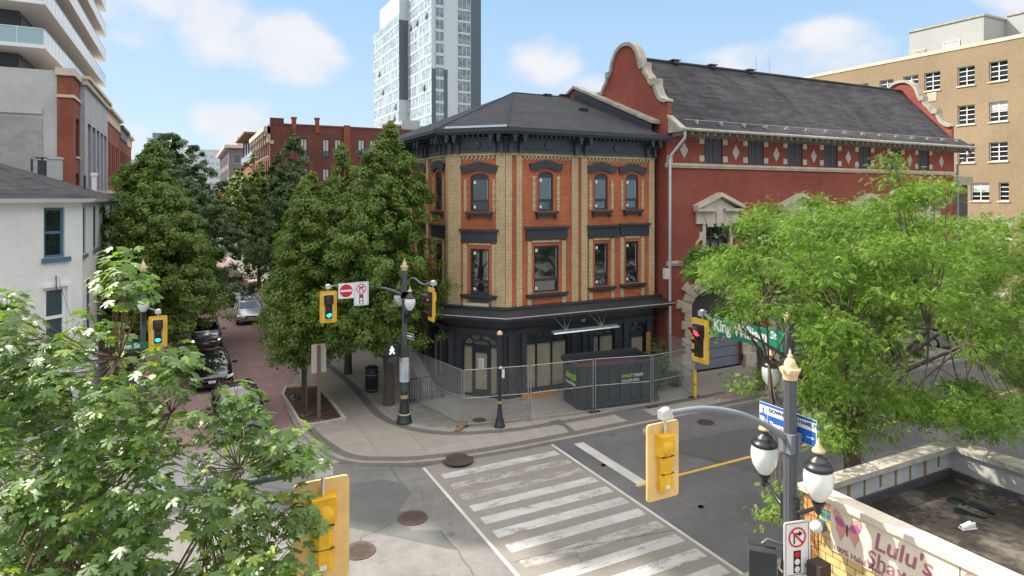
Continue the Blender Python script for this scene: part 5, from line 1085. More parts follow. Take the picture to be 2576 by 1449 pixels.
m=MB(); m.lathe((px,py,1.75),[(.19,0),(.19,.95)],20,True); wo=B.part(m,'poster_wrap',plain('pale poster paper',(.45,.5,.52),.7,.2,6))
for a,b,z0,z1,mt in ((-.17,-.01,2.42,2.68,yel),(.01,.17,2.2,2.68,plain('orange poster',(.6,.3,.06),.6,.2,10)),(-.15,.02,2.05,2.38,plain('grey blue poster',(.4,.42,.55),.6,.2,10)),(.03,.17,1.85,2.15,navy),(-.15,-.02,1.8,1.98,plain('mint poster',(.2,.5,.48),.6,.2,8))):
    m=MB(); m.quad(*[(px+.195*math.sin(q)*1,py-.195*math.cos(q),zz) for q,zz in ((a/.19-.25,z0),(b/.19-.25,z0),(b/.19-.25,z1),(a/.19-.25,z1))]); B.part(m,'poster',mt,wo)

# far left pole, half hidden by the maple
lx,ly=-1.55,28.6
B=big_pole('signal_pole','dark fluted pole with one lamp globe at the white house corner, behind the maple',lx,ly)
globe_lamp(lx+.03,ly-.5,4.93,(lx,ly),None,B)
b3=signal('yellow signal with green light above the maple by the white house',-1.0,27.3,CAMH-(833-HY)/FP*23.95,0,-1,'g')
arm(B,[(lx,ly,4.75),(lx+.1,ly-.4,4.78),(b3.x-.1,b3.y+.3,b3.z),(b3.x,b3.y,b3.z)])
Fn2=Fr(0,28.4,1,0); u,z=Fn2.at(326,871); sg=Base('street_name_sign','small green street name sign reading John by the white house','street sign',(u,28.4,z)); m=MB(); m.fb(Fn2,u-.45,u+.6,0,.015,z-.13,z+.13); o=sg.part(m,'panel',green_sign); sg.part(text_mb('John St',.25,Fn2,u-.38,z-.08,.02,0,.008),'lettering',white_sign,o)
Fn3=Fr(0,27.0,1,0); u,z=Fn3.at(368,947); sg=Base('no_entry_sign_board','no entry sign on a brown post low among the maple leaves','road sign',(u,27,0)); sign_noentry(sg,Fn3,u,z,.03,.3); m=MB(); m.tube([(u+.1,27.05,.1),(u+.1,27.05,z+.2)],.04,6); sg.part(m,'post',wood)
u,z=Fn3.at(391,930); sg=Base('rear_facing_sign','plain grey brown sign back on a brown post beside the low no entry sign','road sign',(u,27.2,0)); m=MB(); m.box(u-.32,u+.32,27.18,27.2,z-.55,z+.75); sg.part(m,'panel',plain('brown grey sign back',(.2,.16,.14),.5,.15,3)); m=MB(); m.box(u-.05,u+.03,27.1,27.18,.1,z+.75); sg.part(m,'post',wood)

# wooden post with a blank sign back in the planter
x,y=G(802,1063); sg=Base('sign_post','rust brown timber post with a blank tan sign back in the planter','road sign',(x,y,.1))
Fn4=Fr(0,y,1,0); m=MB(); m.fb(Fn4,x-.06,x+.06,-.04,.06,.1,Fn4.z_(802,868)); sg.part(m,'post',bark2); u0,z1=Fn4.at(784,868); u1,z0=Fn4.at(821,936); m=MB(); m.fb(Fn4,u0,u1,-.07,-.045,z0,z1); sg.part(m,'panel_back',grey_al)

# small black bollard lamp post
x,y=G(1257,1080); B=Base('short_lamp_post','short slim black post with cream dome cap beside the fence','lamp post',(x,y,.1)); m=MB(); m.lathe((x,y,.1),[(.21,0),(.21,.08),(.17,.12),(.16,.3),(.12,.36),(.075,.8),(.07,.9)],18); B.part(m,'base',poleb); m=MB(); m.lathe((x,y,1.0),[(.082,0),(.082,.1)],16); m.lathe((x,y,.38),[(.125,0),(.115,.05)],16); B.part(m,'gold_band',gold); m=MB(); m.lathe((x,y,1.0),[(.062,0),(.058,2.7)],16); B.part(m,'shaft',poleb); m=MB(); m.lathe((x,y,3.68),[(.11,0),(.11,.04),(.085,.11),(.03,.15),(.004,.16)],16); B.part(m,'dome_cap',cream)
Fx=Fr(0,y-.07,1,0); m=MB(); m.fb(Fx,x+.06,x+.16,0,.03,2.0,2.35); B.part(m,'push_button_sign',white_sign); m=MB(); m.fb(Fx,x-.07,x+.05,0,.04,2.38,2.46); B.part(m,'clamp',white_sign)

# litter bin
x,y=7.52,28.95; B=Base('litter_bin','black round litter bin on the pavement behind the nearest street tree trunk','litter bin',(x,y,.1)); m=MB(); m.lathe((x,y,.1),[(.27,0),(.3,.06),(.31,.85),(.31,.9),(.27,.95),(.27,1.05)],20); B.part(m,'body',poleb); m=MB(); m.lathe((x,y,1.15),[(.3,0),(.3,.05),(.2,.12)],20); B.part(m,'lid',poleb); m=MB(); m.lathe((x,y,.22),[(.305,0),(.31,.02)],20,False); m.lathe((x,y,.9),[(.312,0),(.312,.02)],20,False); B.part(m,'gold_rings',cream)

# NEAR RIGHT POLE at the shawarma shop corner
nx,ny=8.48,6.96
B=big_pole('signal_pole','nearest grey fluted pole with two big lamp globes before the tiled shop',nx,ny)
globe_lamp(nx+.03,ny+.53,4.73,(nx,ny),None,B); globe_lamp(nx-.03,ny-.53,4.75,(nx,ny),None,B)
bs=signal('yellow signal seen from behind, hung on the curved arm over the road at right',6.55,7.72,4.93,0,1,None,back=True)
arm(B,[(nx,ny,5.15),(nx-.35,ny+.12,5.4),(nx-.8,ny+.3,5.62),(nx-1.35,ny+.5,5.72),(bs.x,bs.y,bs.z)],r=.046)
m=MB(); m.lathe((nx,ny,4.98),[(.125,0),(.125,.3)],20,False); m.box(nx+.1,nx+.16,ny-.09,ny-.02,4.98,5.28); 
for k in range(3): m.ball((nx+.1,ny-.1,5.03+.1*k),.022,.022,.022,8,5)
B.part(m,'clamp_collar',polem)
fs=Fr(nx-.14,ny-.16,.95,-.22); sg=Base('no_right_turn_sign_board','large white no right turn on red sign fixed to the nearest pole','road sign',(nx,ny-.2,3.6)); u,z=fs.at(2002,1378); sign_noturn(sg,fs,u,z,.02,.235,.43)
# wayfinding sign behind the pole
fw=Fr(nx+.16,ny,0,-1); u0,z1=fw.at(1912,1010); u1,z0=fw.at(2055,1108); zt_=fw.z_(1912,1008); zb_=zt_-.42
sg=Base('wayfinding_sign','blue and white wayfinding sign reading Downtown Hamilton behind the nearest pole','direction sign',(nx+.16,ny,zb_)); m=MB(); m.fb(fw,u0,u1,0,.012,zb_,zt_); o=sg.part(m,'panel',white_sign)
L_=u1-u0; m=MB(); m.fb(fw,u0+.005,u1-.005,.013,.015,zt_-.045,zt_-.002); m.fb(fw,u0+.01,u1-.01,.013,.015,zb_+.01,zb_+.235); sg.part(m,'blue_field',blue_sign,o)
sg.part(text_mb('DOWNTOWN HAMILTON',.082,fw,u0+.19,zt_-.125,.016,0,.001,sx=L_*.8/.84),'lettering',blue_sign2,o); sg.part(text_mb('Theatre Aquarius',.1,fw,u0+.21,zb_+.075,.018,0,.004,sx=L_*.62/.76),'lettering',white_sign,o)
m=MB(); m.fb(fw,u1-.17,u1-.06,.016,.018,zb_+.12,zb_+.132); m.fprism(fw,[(u1-.08,zb_+.1),(u1-.035,zb_+.126),(u1-.08,zb_+.152)],.016,.018); m.fb(fw,u0+.17,u0+.177,.016,.018,zb_+.02,zb_+.23); m.fprism(fw,[(u0+.03,zb_+.08),(u0+.1,zb_+.06),(u0+.09,zb_+.18),(u0+.025,zb_+.19)],.016,.018); m.fprism(fw,[(u0+.1,zb_+.1),(u0+.15,zb_+.09),(u0+.15,zb_+.15),(u0+.105,zb_+.16)],.016,.018); sg.part(m,'arrow_and_masks',white_sign,o)
m=MB(); c=u0+.08; m.fb(fw,c-.035,c+.035,.016,.018,zt_-.175,zt_-.167); m.fb(fw,c-.008,c+.008,.016,.018,zt_-.167,zt_-.08); m.fb(fw,c-.03,c+.03,.016,.018,zt_-.11,zt_-.102); m.fb(fw,u0+.145,u0+.15,.016,.018,zt_-.18,zt_-.05); sg.part(m,'fountain_emblem',blue_sign,o)
# pedestrian signal head low at the pole
x,y=nx-.45,ny+.15; z=3.35; B2=Base('pedestrian_signal_head','black hooded pedestrian signal seen from behind at the bottom edge','pedestrian signal',(x,y,z)); fz=Fr(x,y,-.7,.7); fz.O=Vector((x,y,0)); m=MB(); m.fb(fz,-.2,.2,-.16,.02,z-.25,z+.17); B2.part(m,'housing',black)
m=MB(); m.hexa([fz.p(-.2,.25,z-.12),fz.p(.2,.25,z-.12),fz.p(.2,.02,z-.2),fz.p(-.2,.02,z-.2),fz.p(-.21,.34,z+.1),fz.p(.21,.34,z+.1),fz.p(.2,.02,z+.18),fz.p(-.2,.02,z+.18)]); B2.part(m,'hood',black)
m=MB(); m.tube([(x,y,z+.22),(x+.05,y-.05,z+.3),(nx,ny,z+.12)],.028,8); B2.part(m,'bracket_arm',polem)
x,y=nx+.12,ny-.42; B2=Base('pedestrian_signal_head','dark weathered pedestrian signal box right of the large turn sign','pedestrian signal',(x,y,3.1)); m=MB(); m.box(x-.12,x+.12,y-.12,y+.12,2.75,3.42); B2.part(m,'housing',plain('dark brown housing',(.035,.025,.022),.7,.3,10)); m=MB(); m.tube([(x,y,3.3),(nx,ny,3.3)],.03,6); B2.part(m,'bracket_arm',polem)

# NEAR LEFT mast arm and signal (pole stands outside the frame on the left)
B=big_pole('signal_pole','grey pole outside the left edge carrying the nearest mast arm',-3.2,7.9)
bl_=signal('nearest yellow signal seen from behind at the bottom centre left',1.37,7.5,CAMH-(1334-HY)/FP*7.31,0,1,None,back=True)
arm(B,[(-3.2,7.9,5.2),(-2.7,7.85,5.6),(-1.9,7.75,5.85),(-.8,7.65,5.88),(.4,7.55,5.87),(bl_.x-.05,bl_.y,bl_.z)],r=.037)

# RIGHT pole across the nearer kerb with the big street name blade
rx,ry=12.3,10.1
B=big_pole('signal_pole','grey fluted pole among the locust leaves carrying the large green street name blade',rx,ry)
globe_lamp(rx-.03,ry+.5,4.85,(rx,ry),None,B)
fk=Fr(rx-.06,0,0,-1); Yp=lambda u: -u
u,z=fk.at(1758,858); ys=-u
b5=signal('yellow signal with red light seen edge on left of the green street name blade',rx,ys,z,-1,0,'r')
arm(B,[(rx,ry,4.75),(rx,ry+.45,5.15),(rx,ry+1.0,5.5),(rx,(ry+ys)/2+.5,5.62),(b5.x,b5.y,b5.z)])
u0,z0=fk.at(1795,822); u1,z1=fk.at(1970,860); zb_=fk.z_(1970,871)-.22; zb_=(fk.z_(1970,886)); ht=.47
sg=Base('street_name_sign','long green street name blade reading King William St, half under locust leaves','street sign',(rx,ry+1.6,zb_)); m=MB(); m.fb(fk,u0,u1,0,.015,zb_,zb_+ht); o=sg.part(m,'panel',green_sign)
m=MB()
for a in (.34,.8): m.fb(fk,u0+(u1-u0)*a,u0+(u1-u0)*a+.012,.016,.018,zb_,zb_+ht)
sg.part(m,'panel_joints',plain('joint green',(.0,.1,.06),.5,0),o); t_=text_mb('King William',.42,fk,u0+.02,zb_+.12,.018,0,.014,sx=(u1-u0)*.84/2.33); sg.part(t_,'lettering',white_sign,o); sg.part(text_mb('St',.24,fk,u1-.34,zb_+.26,.018,0,.008,sx=.9),'lettering',white_sign,o)
# distant yellow bollard posts at the hall's driveway
for i,(a,b_,h) in enumerate([(1748,1000,1.15),(2068,912,1.1),(2190,900,1.1)]):
    x,y=G(a,b_,.1); B=Base('yellow_bollard',['tall yellow bollard in front of the fence end, under the red signal','yellow bollard by the hall wall seen through the locust','yellow bollard farthest along the hall wall, behind leaves'][i],'bollard',(x,y,.1),'yellow steel bollards'); m=MB(); m.lathe((x,y,.1),[(.085,0),(.085,h),(.06,h+.06)],14); B.part(m,'post',yel)
    if i==0:
        m=MB(); m.lathe((x,y,.7),[(.087,0),(.087,.03)],14); B.part(m,'rusty_band',iron)

# ------------------------------------------------------------------ TEMPORARY FENCE
fp=[(8.71,27.07),(9.49,22.84),(12.13,22.27),(15.01,21.95),(17.56,21.37),(20.08,21.58)]
fl_=['chain link panel running back from the corner post towards the shop side','chain link panel in front of the shop door','chain link panel behind the short black post','chain link panel before the left half of the dumpster','chain link panel before the right half of the dumpster','chain link panel at the right end towards the bollard']
fp2=list(zip(fp[:-1],fp[1:]))+[((20.08,21.58),(21.0,24.3))]
for i,(a,b_) in enumerate(fp2):
    L_=math.hypot(b_[0]-a[0],b_[1]-a[1]); fr=Fr(*a,b_[0]-a[0],b_[1]-a[1]); B=Base('fence_panel',fl_[i],'fence panel',(*a,.1),'chain link construction fence panels') if i<6 else Base('fence_panel','short chain link return closing the fence against the hall wall','fence panel',(*a,.1),'chain link construction fence panels')
    m=MB(); e=.05
    m.tube([fr.p(e,0,.12),fr.p(e,0,2.32)],.022,6); m.tube([fr.p(L_-e,0,.12),fr.p(L_-e,0,2.32)],.022,6); 
    for z in (2.3,1.2): m.tube([fr.p(e,0,z),fr.p(L_-e,0,z)],.018,6)
    m.tube([fr.p(e,0,.2),fr.p(L_-e,0,.2)],.012,5); B.part(m,'frame',galv)
    m=MB(); s_=.105; w_=.0045; H0,H1=.2,2.3; k=-int((H1-H0)/s_)-1
    while k*s_<L_:
        for sg_ in (1,-1):
            u0=k*s_; pts=[]
            ua,ub=u0,u0+(H1-H0); za,zb_2=(H0,H1)
            lo=max(ua,e); hi=min(ub,L_-e)
            if hi-lo<.05: continue
            zl,zh=za+(lo-ua),za+(hi-ua)
            if sg_<0: zl,zh=H1-(lo-ua),H1-(hi-ua)
            p0,p1=fr.p(lo,0,zl),fr.p(hi,0,zh); d_=Vector((0,0,w_)); n_=fr.N*.002
            m.add([p0-d_,p1-d_,p1+d_,p0+d_],[(0,1,2,3)]); m.add([p0-n_*2,p1-n_*2,p1+n_*2,p0+n_*2],[(0,1,2,3)])
        k+=1
    B.part(m,'chain_link_mesh',galv)
    if i==1:
        m=MB(); q=fr.p(0,0,.1); m.add([(q.x-.5,q.y-.35,.115),(q.x-.3,q.y-.45,.115),(q.x+.25,q.y+.1,.2),(q.x+.05,q.y+.15,.2),(q.x-.5,q.y-.35,.16),(q.x-.3,q.y-.45,.16),(q.x+.25,q.y+.1,.26),(q.x+.05,q.y+.15,.26)],[(0,1,2,3),(4,5,6,7),(0,1,5,4),(1,2,6,5),(2,3,7,6),(3,0,4,7)]); B.part(m,'wooden_foot_block',wood)
    else:
        m=MB(); q=fr.p(L_,0,.1); m.box(q.x-.22,q.x+.22,q.y-.1,q.y+.1,.102,.17); B.part(m,'foot_block',iron)
m=MB(); q0=FA.p(7.95,.1,1.6); m.tube([q0,Vector((20.9,24.4,1.25)),Vector((21.8,24.3,1.0))],.012,5); cb.part(m,'loose_cable',black)
# iron railing and stair wall on the left of the shop
B=Base('iron_railing','black iron railing beside the stair wedge left of the shop','railing',(9.6,27.3,.1)); m=MB(); a=Vector((*G(1030,1016,.1),.1)); b_=Vector((*G(1119,1000,.1),.1)); 
for z in (.15,1.05): m.tube([a+Vector((0,0,z)),b_+Vector((0,0,z))],.022,6)
for k in range(17): q=a.lerp(b_,k/16); r_=.03 if k%5==0 else .012; m.tube([q,q+Vector((0,0,1.05))],r_,5)
B.part(m,'bars',iron if False else poleb)
B=Base('stair_wedge','sloped concrete stair cheek wall behind the iron railing','stair wall',(9.8,29,.1)); m=MB(); m.add([(9.6,27.8,.1),(10.2,27.8,.1),(10.2,31.5,.1),(9.6,31.5,.1),(9.6,27.8,.3),(10.2,27.8,.3),(10.2,31.5,1.6),(9.6,31.5,1.6)],[(3,2,1,0),(4,5,6,7),(0,1,5,4),(1,2,6,5),(2,3,7,6),(3,0,4,7)]); B.part(m,'wall',concw)

# ------------------------------------------------------------------ DUMPSTER
A=Vector((14.6,22.32,0)); dd=math.atan2(21.95-22.32,18.0-14.6); fr=Fr(A.x,A.y,math.cos(dd),math.sin(dd)); Ld,Wd,Hd=3.75,1.75,1.95
B=Base('dumpster','large charcoal roll off dumpster with red interior behind the fence','dumpster',(16.3,23,.1))
m=MB(); t=.06
m.fb(fr,0,Ld,-t,0,.25,Hd); m.fb(fr,0,Ld,-Wd,-Wd+t,.25,Hd+.05); m.fb(fr,0,t,-Wd+t,-t,.25,Hd); m.fb(fr,Ld-t,Ld,-Wd+t,-t,.25,Hd); m.fb(fr,t,Ld-t,-Wd+t,-t,.25,.33); m.fb(fr,-.1,Ld+.1,-Wd+.2,-.2,.12,.25)
B.part(m,'body',blackm); m=MB()
for k in range(7): u=.35+k*.52; m.fb(fr,u-.05,u+.05,0,.07,.3,Hd-.1)
m.fb(fr,-.04,Ld+.04,-.02,.09,Hd-.1,Hd+.02); m.fb(fr,0,Ld,0,.09,.2,.32); 
for k in range(3): n_=-.3-k*.58; m.fb(fr,-.06,0,n_-.05,n_+.05,.3,Hd-.1)
m.fb(fr,-.09,.02,-Wd-.04,.04,Hd-.1,Hd+.02); m.fb(fr,-.04,Ld+.04,-Wd-.05,-Wd+.03,Hd,Hd+.1); m.fb(fr,Ld-.02,Ld+.07,-Wd,.0,Hd-.1,Hd+.02); B.part(m,'ribs_and_rim',blackm)
red_in=plain('worn red inside paint',(.2,.035,.035),.7,.4,3); m=MB(); m.fb(fr,t+.002,Ld-t-.002,-Wd+t+.002,-Wd+t+.006,.34,Hd-.35); m.fb(fr,t+.002,Ld-t-.002,-t-.006,-t-.002,.34,Hd-.05); m.fb(fr,t+.003,t+.007,-Wd+.1,-.1,.34,Hd-.1); m.fb(fr,t,Ld-t,-Wd+t,-t,.331,.34); B.part(m,'red_inside',red_in)
lime=plain('lime green print',(.3,.6,.03),.5,.05); fe=Fr(fr.p(0,-Wd,0).x,fr.p(0,-Wd,0).y,*(fr.N.x,fr.N.y)); 
g_=.075
B.part(text_mb('simpli',.23,fr,1.9,1.32,g_,0,.006),'lettering',lime); B.part(text_mb('trash',.23,fr,2.5,1.32,g_,0,.004),'lettering',white_sign); B.part(text_mb('416-659-0000',.15,fr,1.9,1.12,g_,0,.004,sx=1.02),'lettering',white_sign)
B.part(text_mb('simpli',.42,fe,.45,1.25,.065,0,.012),'lettering',lime); B.part(text_mb('416-659-0000',.17,fe,.4,1.0,.065,0,.004),'lettering',white_sign)

# ------------------------------------------------------------------ PLANTER with young tree stakes
pp=[G(*p) for p in [(716,983),(801,978),(838,1020),(872,1066),(815,1078),(759,1088),(730,1040),(707,1003)]]
B=Base('planter_bed','kerbed planter bed of brown soil with dark plastic sheet scraps','planter',(*G(780,1040),.1)); cx_=sum(p[0] for p in pp)/8; cy_=sum(p[1] for p in pp)/8
m=MB(); n=len(pp); out=[(cx_+(x-cx_)*1.0,cy_+(y-cy_)*1.0) for x,y in pp]; inn=[(cx_+(x-cx_)*.86,cy_+(y-cy_)*.93) for x,y in pp]
for i in range(n): j=(i+1)%n; m.add([(*out[i],.1),(*out[j],.1),(*inn[j],.1),(*inn[i],.1),(*out[i],.24),(*out[j],.24),(*inn[j],.24),(*inn[i],.24)],[(4,5,6,7),(0,4,5,1),(3,2,6,7)])
B.part(m,'stone_edging',stone_old); m=MB(); m.sheet(inn,.17); B.part(m,'soil',soil)
m=MB(); rr=random.Random(5)
for (a,b_,sx,sy) in ((742,1000,.45,.8),(775,1045,.6,.35),(795,1062,.75,.25),(810,1030,.3,.4)):
    m=MB(); x,y=G(a,b_,.17); N_=7; vs=[]
    for i in range(N_):
        for j in range(N_): vs.append((x+(i/3-1)*sx*.5+rr.uniform(-.03,.03),y+(j/3-1)*sy*.5+rr.uniform(-.03,.03),.18+rr.uniform(0,.09)*(1 if 0<i<6 and 0<j<6 else .1)))
    m.add(vs,[(i*N_+j,i*N_+j+1,(i+1)*N_+j+1,(i+1)*N_+j) for i in range(N_-1) for j in range(N_-1)])
    B.part(m,'plastic_sheet',plain('dark plastic sheet',(.03,.035,.04),.3,.3,8,spec=.7))
x,y=G(771,1030,.17); m=MB(); m.tube([(x,y,.17),(x,y,1.9)],.035,6); B.part(m,'stake',bark2)

# ================================================================== SHAWARMA SHOP (near right)
LX,LY,LZ=9.4,7.42,4.1
fl=Fr(LX,LY,0,-1)
B=Base('tiled_shop','flat roofed corner shop clad in yellow tile with butterfly banner and wet dark roof','building',(11.5,0,0))
m=MB(); m.wall(fl,0,22,0,LZ-.1,[],.1); B.part(m,'tiled_wall',b_tile)
m=MB(); m.fb(fl,0,.26,.002,.02,0,LZ-.1); m.fb(fl,0,22,.003,.022,LZ-.24,LZ-.1); m.fb(fl,.26,22,.003,.02,2.62,2.78); B.part(m,'orange_tile_border',b_tileo)
m=MB(); u0,z1=fl.at(2044,1255); u1,z0=fl.at(2073,1297); m.fb(fl,.32,.62,.003,.02,z0-.03,z0+.36); B.part(m,'green_tile_panel',b_green)
m=MB(); m.box(LX-.08,LX+.24,-15,LY+.08,LZ-.1,LZ); rr=random.Random(3); B.part(m,'west_coping',plain('pale stained coping',(.62,.55,.45),.8,.22,3))
m=MB(); m.box(LX+.24,13.9,LY-.22,LY+.08,LZ-.1,LZ); m.box(13.42,13.9,-15,LY-.22,LZ-.1,LZ); B.part(m,'coping',stone_old)
m=MB(); m.box(LX+.02,13.8,LY-.12,LY,0,LZ-.1); m.box(13.5,13.8,-15,LY-.12,0,LZ-.1); m.box(LX+.02,LX+.22,-15,LY-.12,0,LZ-.1)
B.part(m,'parapet_wall',plain('stained parapet render',(.42,.4,.37),.85,.3,1.4))
m=MB(); rr=random.Random(8)
for k in range(8): m=MB(); x=9.9+.45*k; w_=rr.choice((.03,.05,.025,.07)); m.box(x,x+w_,LY-.135,LY-.121,3.52+rr.uniform(0,.25),LZ-.1); B.part(m,'rust_stain',plain('rusty run off',(.25,.15,.06),.9,.4,8))
rm,nt,b_=newmat('wet bitumen roof'); g=nt.nodes.new('ShaderNodeNewGeometry'); P_n=g.outputs['Position']
n1=noise(nt,P_n,.75,7,.62); n2=noise(nt,P_n,6,6,.7); c1=mixc(nt,ramp(nt,n1,.36,.47),(.12,.105,.085),(.02,.016,.013)); c2=mixc(nt,ramp(nt,n2,.55,.75,0,.6),c1,(.07,.05,.03)); nt.links.new(c2,b_.inputs['Base Color']); nt.links.new(ramp(nt,n1,.5,.62,.85,.35),b_.inputs['Roughness']); bump(nt,b_,n2,.3,.02); b_.inputs['Specular IOR Level'].default_value=.4
m=MB(); m.box(LX+.2,13.5,-15,LY-.12,2.9,3.52); ro=B.part(m,'flat_roof',rm)
m=MB(); m.box(LX+.22,13.42,LY-.19,LY-.14,3.52,3.66); m.box(13.36,13.42,-15,LY-.2,3.52,3.64); B.part(m,'roof_flashing',plain('dark flashing',(.05,.05,.055),.6,.3,4),ro)
q=Vector((*G(2455,1285,3.52),3.52)); m=MB(); pts=[(q.x+.34*math.cos(a)*(1+.2*math.sin(3*a)),q.y+.3*math.sin(a)*(1+.2*math.cos(2*a))) for a in [2*PI*k/28 for k in range(28)]]; m.sheet(pts,3.524); wm=plain('puddle water',(.012,.013,.015),.03,0,spec=1.0); B.part(m,'puddle',wm,ro)
q=Vector((*G(2405,1262,3.52),3.52)); m=MB(); m.sheet([(q.x+.16*math.cos(a),q.y+.14*math.sin(a)) for a in [2*PI*k/20 for k in range(20)]],3.524); B.part(m,'puddle',wm,ro)
# banner
ban=plain('cream vinyl banner',(.74,.64,.5),.6,.06,1.5); mauve=plain('mauve print',(.36,.13,.17),.6,.05); pinkp=plain('pink print',(.68,.3,.26),.6,.08,8); magp=plain('magenta print',(.4,.1,.28),.6,.08,8); outl=plain('dark plum print',(.12,.05,.08),.6,0)
u0,z1=fl.at(2088,1262,.04); zb_=z1-.78
def wing(m,c,z,pts,n,s=1.,mx=1): m.fprism(fl,[(c+mx*a*s,z+b*s) for a,b in (pts if mx>0 else pts[::-1])],n,n+.002)
UW=[(.02,-.02),(.09,.1),(.16,.19),(.25,.22),(.29,.17),(.27,.07),(.24,-.01),(.13,-.05),(.03,-.06)]
UWi=[(.03,-.02),(.1,.08),(.2,.13),(.26,.06),(.23,0),(.13,-.04)]
LWg=[(.02,-.07),(.13,-.055),(.22,-.03),(.23,-.14),(.17,-.24),(.15,-.33),(.1,-.24),(.04,-.15)]
def scale_poly(p,k): 
    cx=sum(a for a,b in p)/len(p); cz=sum(b for a,b in p)/len(p); return [(cx+(a-cx)*k,cz+(b-cz)*k) for a,b in p]
def banner(u0,u1,first):
    m=MB(); m.fb(fl,u0,u1,.024,.03,zb_,z1); bo=B.part(m,'banner',ban); c=u0+.3; z=zb_+.5; s=.85
    for mx in (1,-1):
        m=MB(); wing(m,c,z,scale_poly(UW,1.04),.031,s,mx); wing(m,c,z,scale_poly(LWg,1.04),.031,s,mx); B.part(m,'butterfly_outline',outl,bo)
        m=MB(); wing(m,c,z,UW,.0335,s,mx); wing(m,c,z,LWg,.0335,s,mx); B.part(m,'butterfly_wings',pinkp,bo); m=MB(); wing(m,c,z,UWi,.036,s,mx); B.part(m,'butterfly_markings',magp,bo)
    m=MB(); m.fprism(fl,[(c-.012,z-.15),(c+.012,z-.15),(c+.016,z+.03),(c-.016,z+.03)],.0365,.039); B.part(m,'butterfly_body',outl,bo)
    if first:
        B.part(text_mb("Lulu's",.38,fl,u0+.73,zb_+.38,.032,.18,.006),'lettering',mauve,bo); B.part(text_mb('Shawarma',.33,fl,u0+.62,zb_+.1,.032,.1,.004),'lettering',mauve,bo)
        B.part(text_mb('100% Halal Meat',.125,fl,u0+.05,zb_+.03,.032,0,.002),'lettering',mauve,bo)
banner(u0,u0+1.95,True); banner(u0+1.97,u0+3.9,False)
# wall light globe
u,z=fl.at(2052,1326,.15); m=MB(); q=fl.p(u,.13,z); m.ball(q,.1,.1,.1,18,10); wl=B.part(m,'wall_globe_light',globe); m=MB(); m.tube([fl.p(u,.0,z),fl.p(u,.07,z)],.1,16); B.part(m,'light_base',blue,wl)
# the lost shoe
q=Vector((*G(2434,1330,3.52),3.53)); B=Base('white_shoe','single white sneaker lying on the wet shop roof','shoe',q); m=MB(); fr=Fr(q.x,q.y,.95,-.3); vs=[];st=[(-.13,.035,.02,.045),(-.11,.048,.0,.06),(-.05,.05,.0,.075),(0,.045,.0,.1),(.05,.042,.0,.115),(.1,.042,.0,.11),(.13,.035,.005,.1)]
for u,w_,zb2,zt2_ in st: vs+=[fr.p(u,-w_,q.z+zb2),fr.p(u,w_,q.z+zb2),fr.p(u,w_*.8,q.z+zt2_*.8),fr.p(u,w_*.3,q.z+zt2_),fr.p(u,-w_*.3,q.z+zt2_),fr.p(u,-w_*.8,q.z+zt2_*.8)]
m.add(vs,[(i*6+k,i*6+(k+1)%6,(i+1)*6+(k+1)%6,(i+1)*6+k) for i in range(6) for k in range(6)]+[(0,1,2,3,4,5),(36,37,38,39,40,41)],True); B.part(m,'upper',white); m=MB(); m.fb(fr,-.13,.135,-.05,.05,q.z-.008,q.z+.012); B.part(m,'sole',white); m=MB(); m.fb(fr,.05,.11,-.022,.022,q.z+.105,q.z+.118); B.part(m,'opening',black)

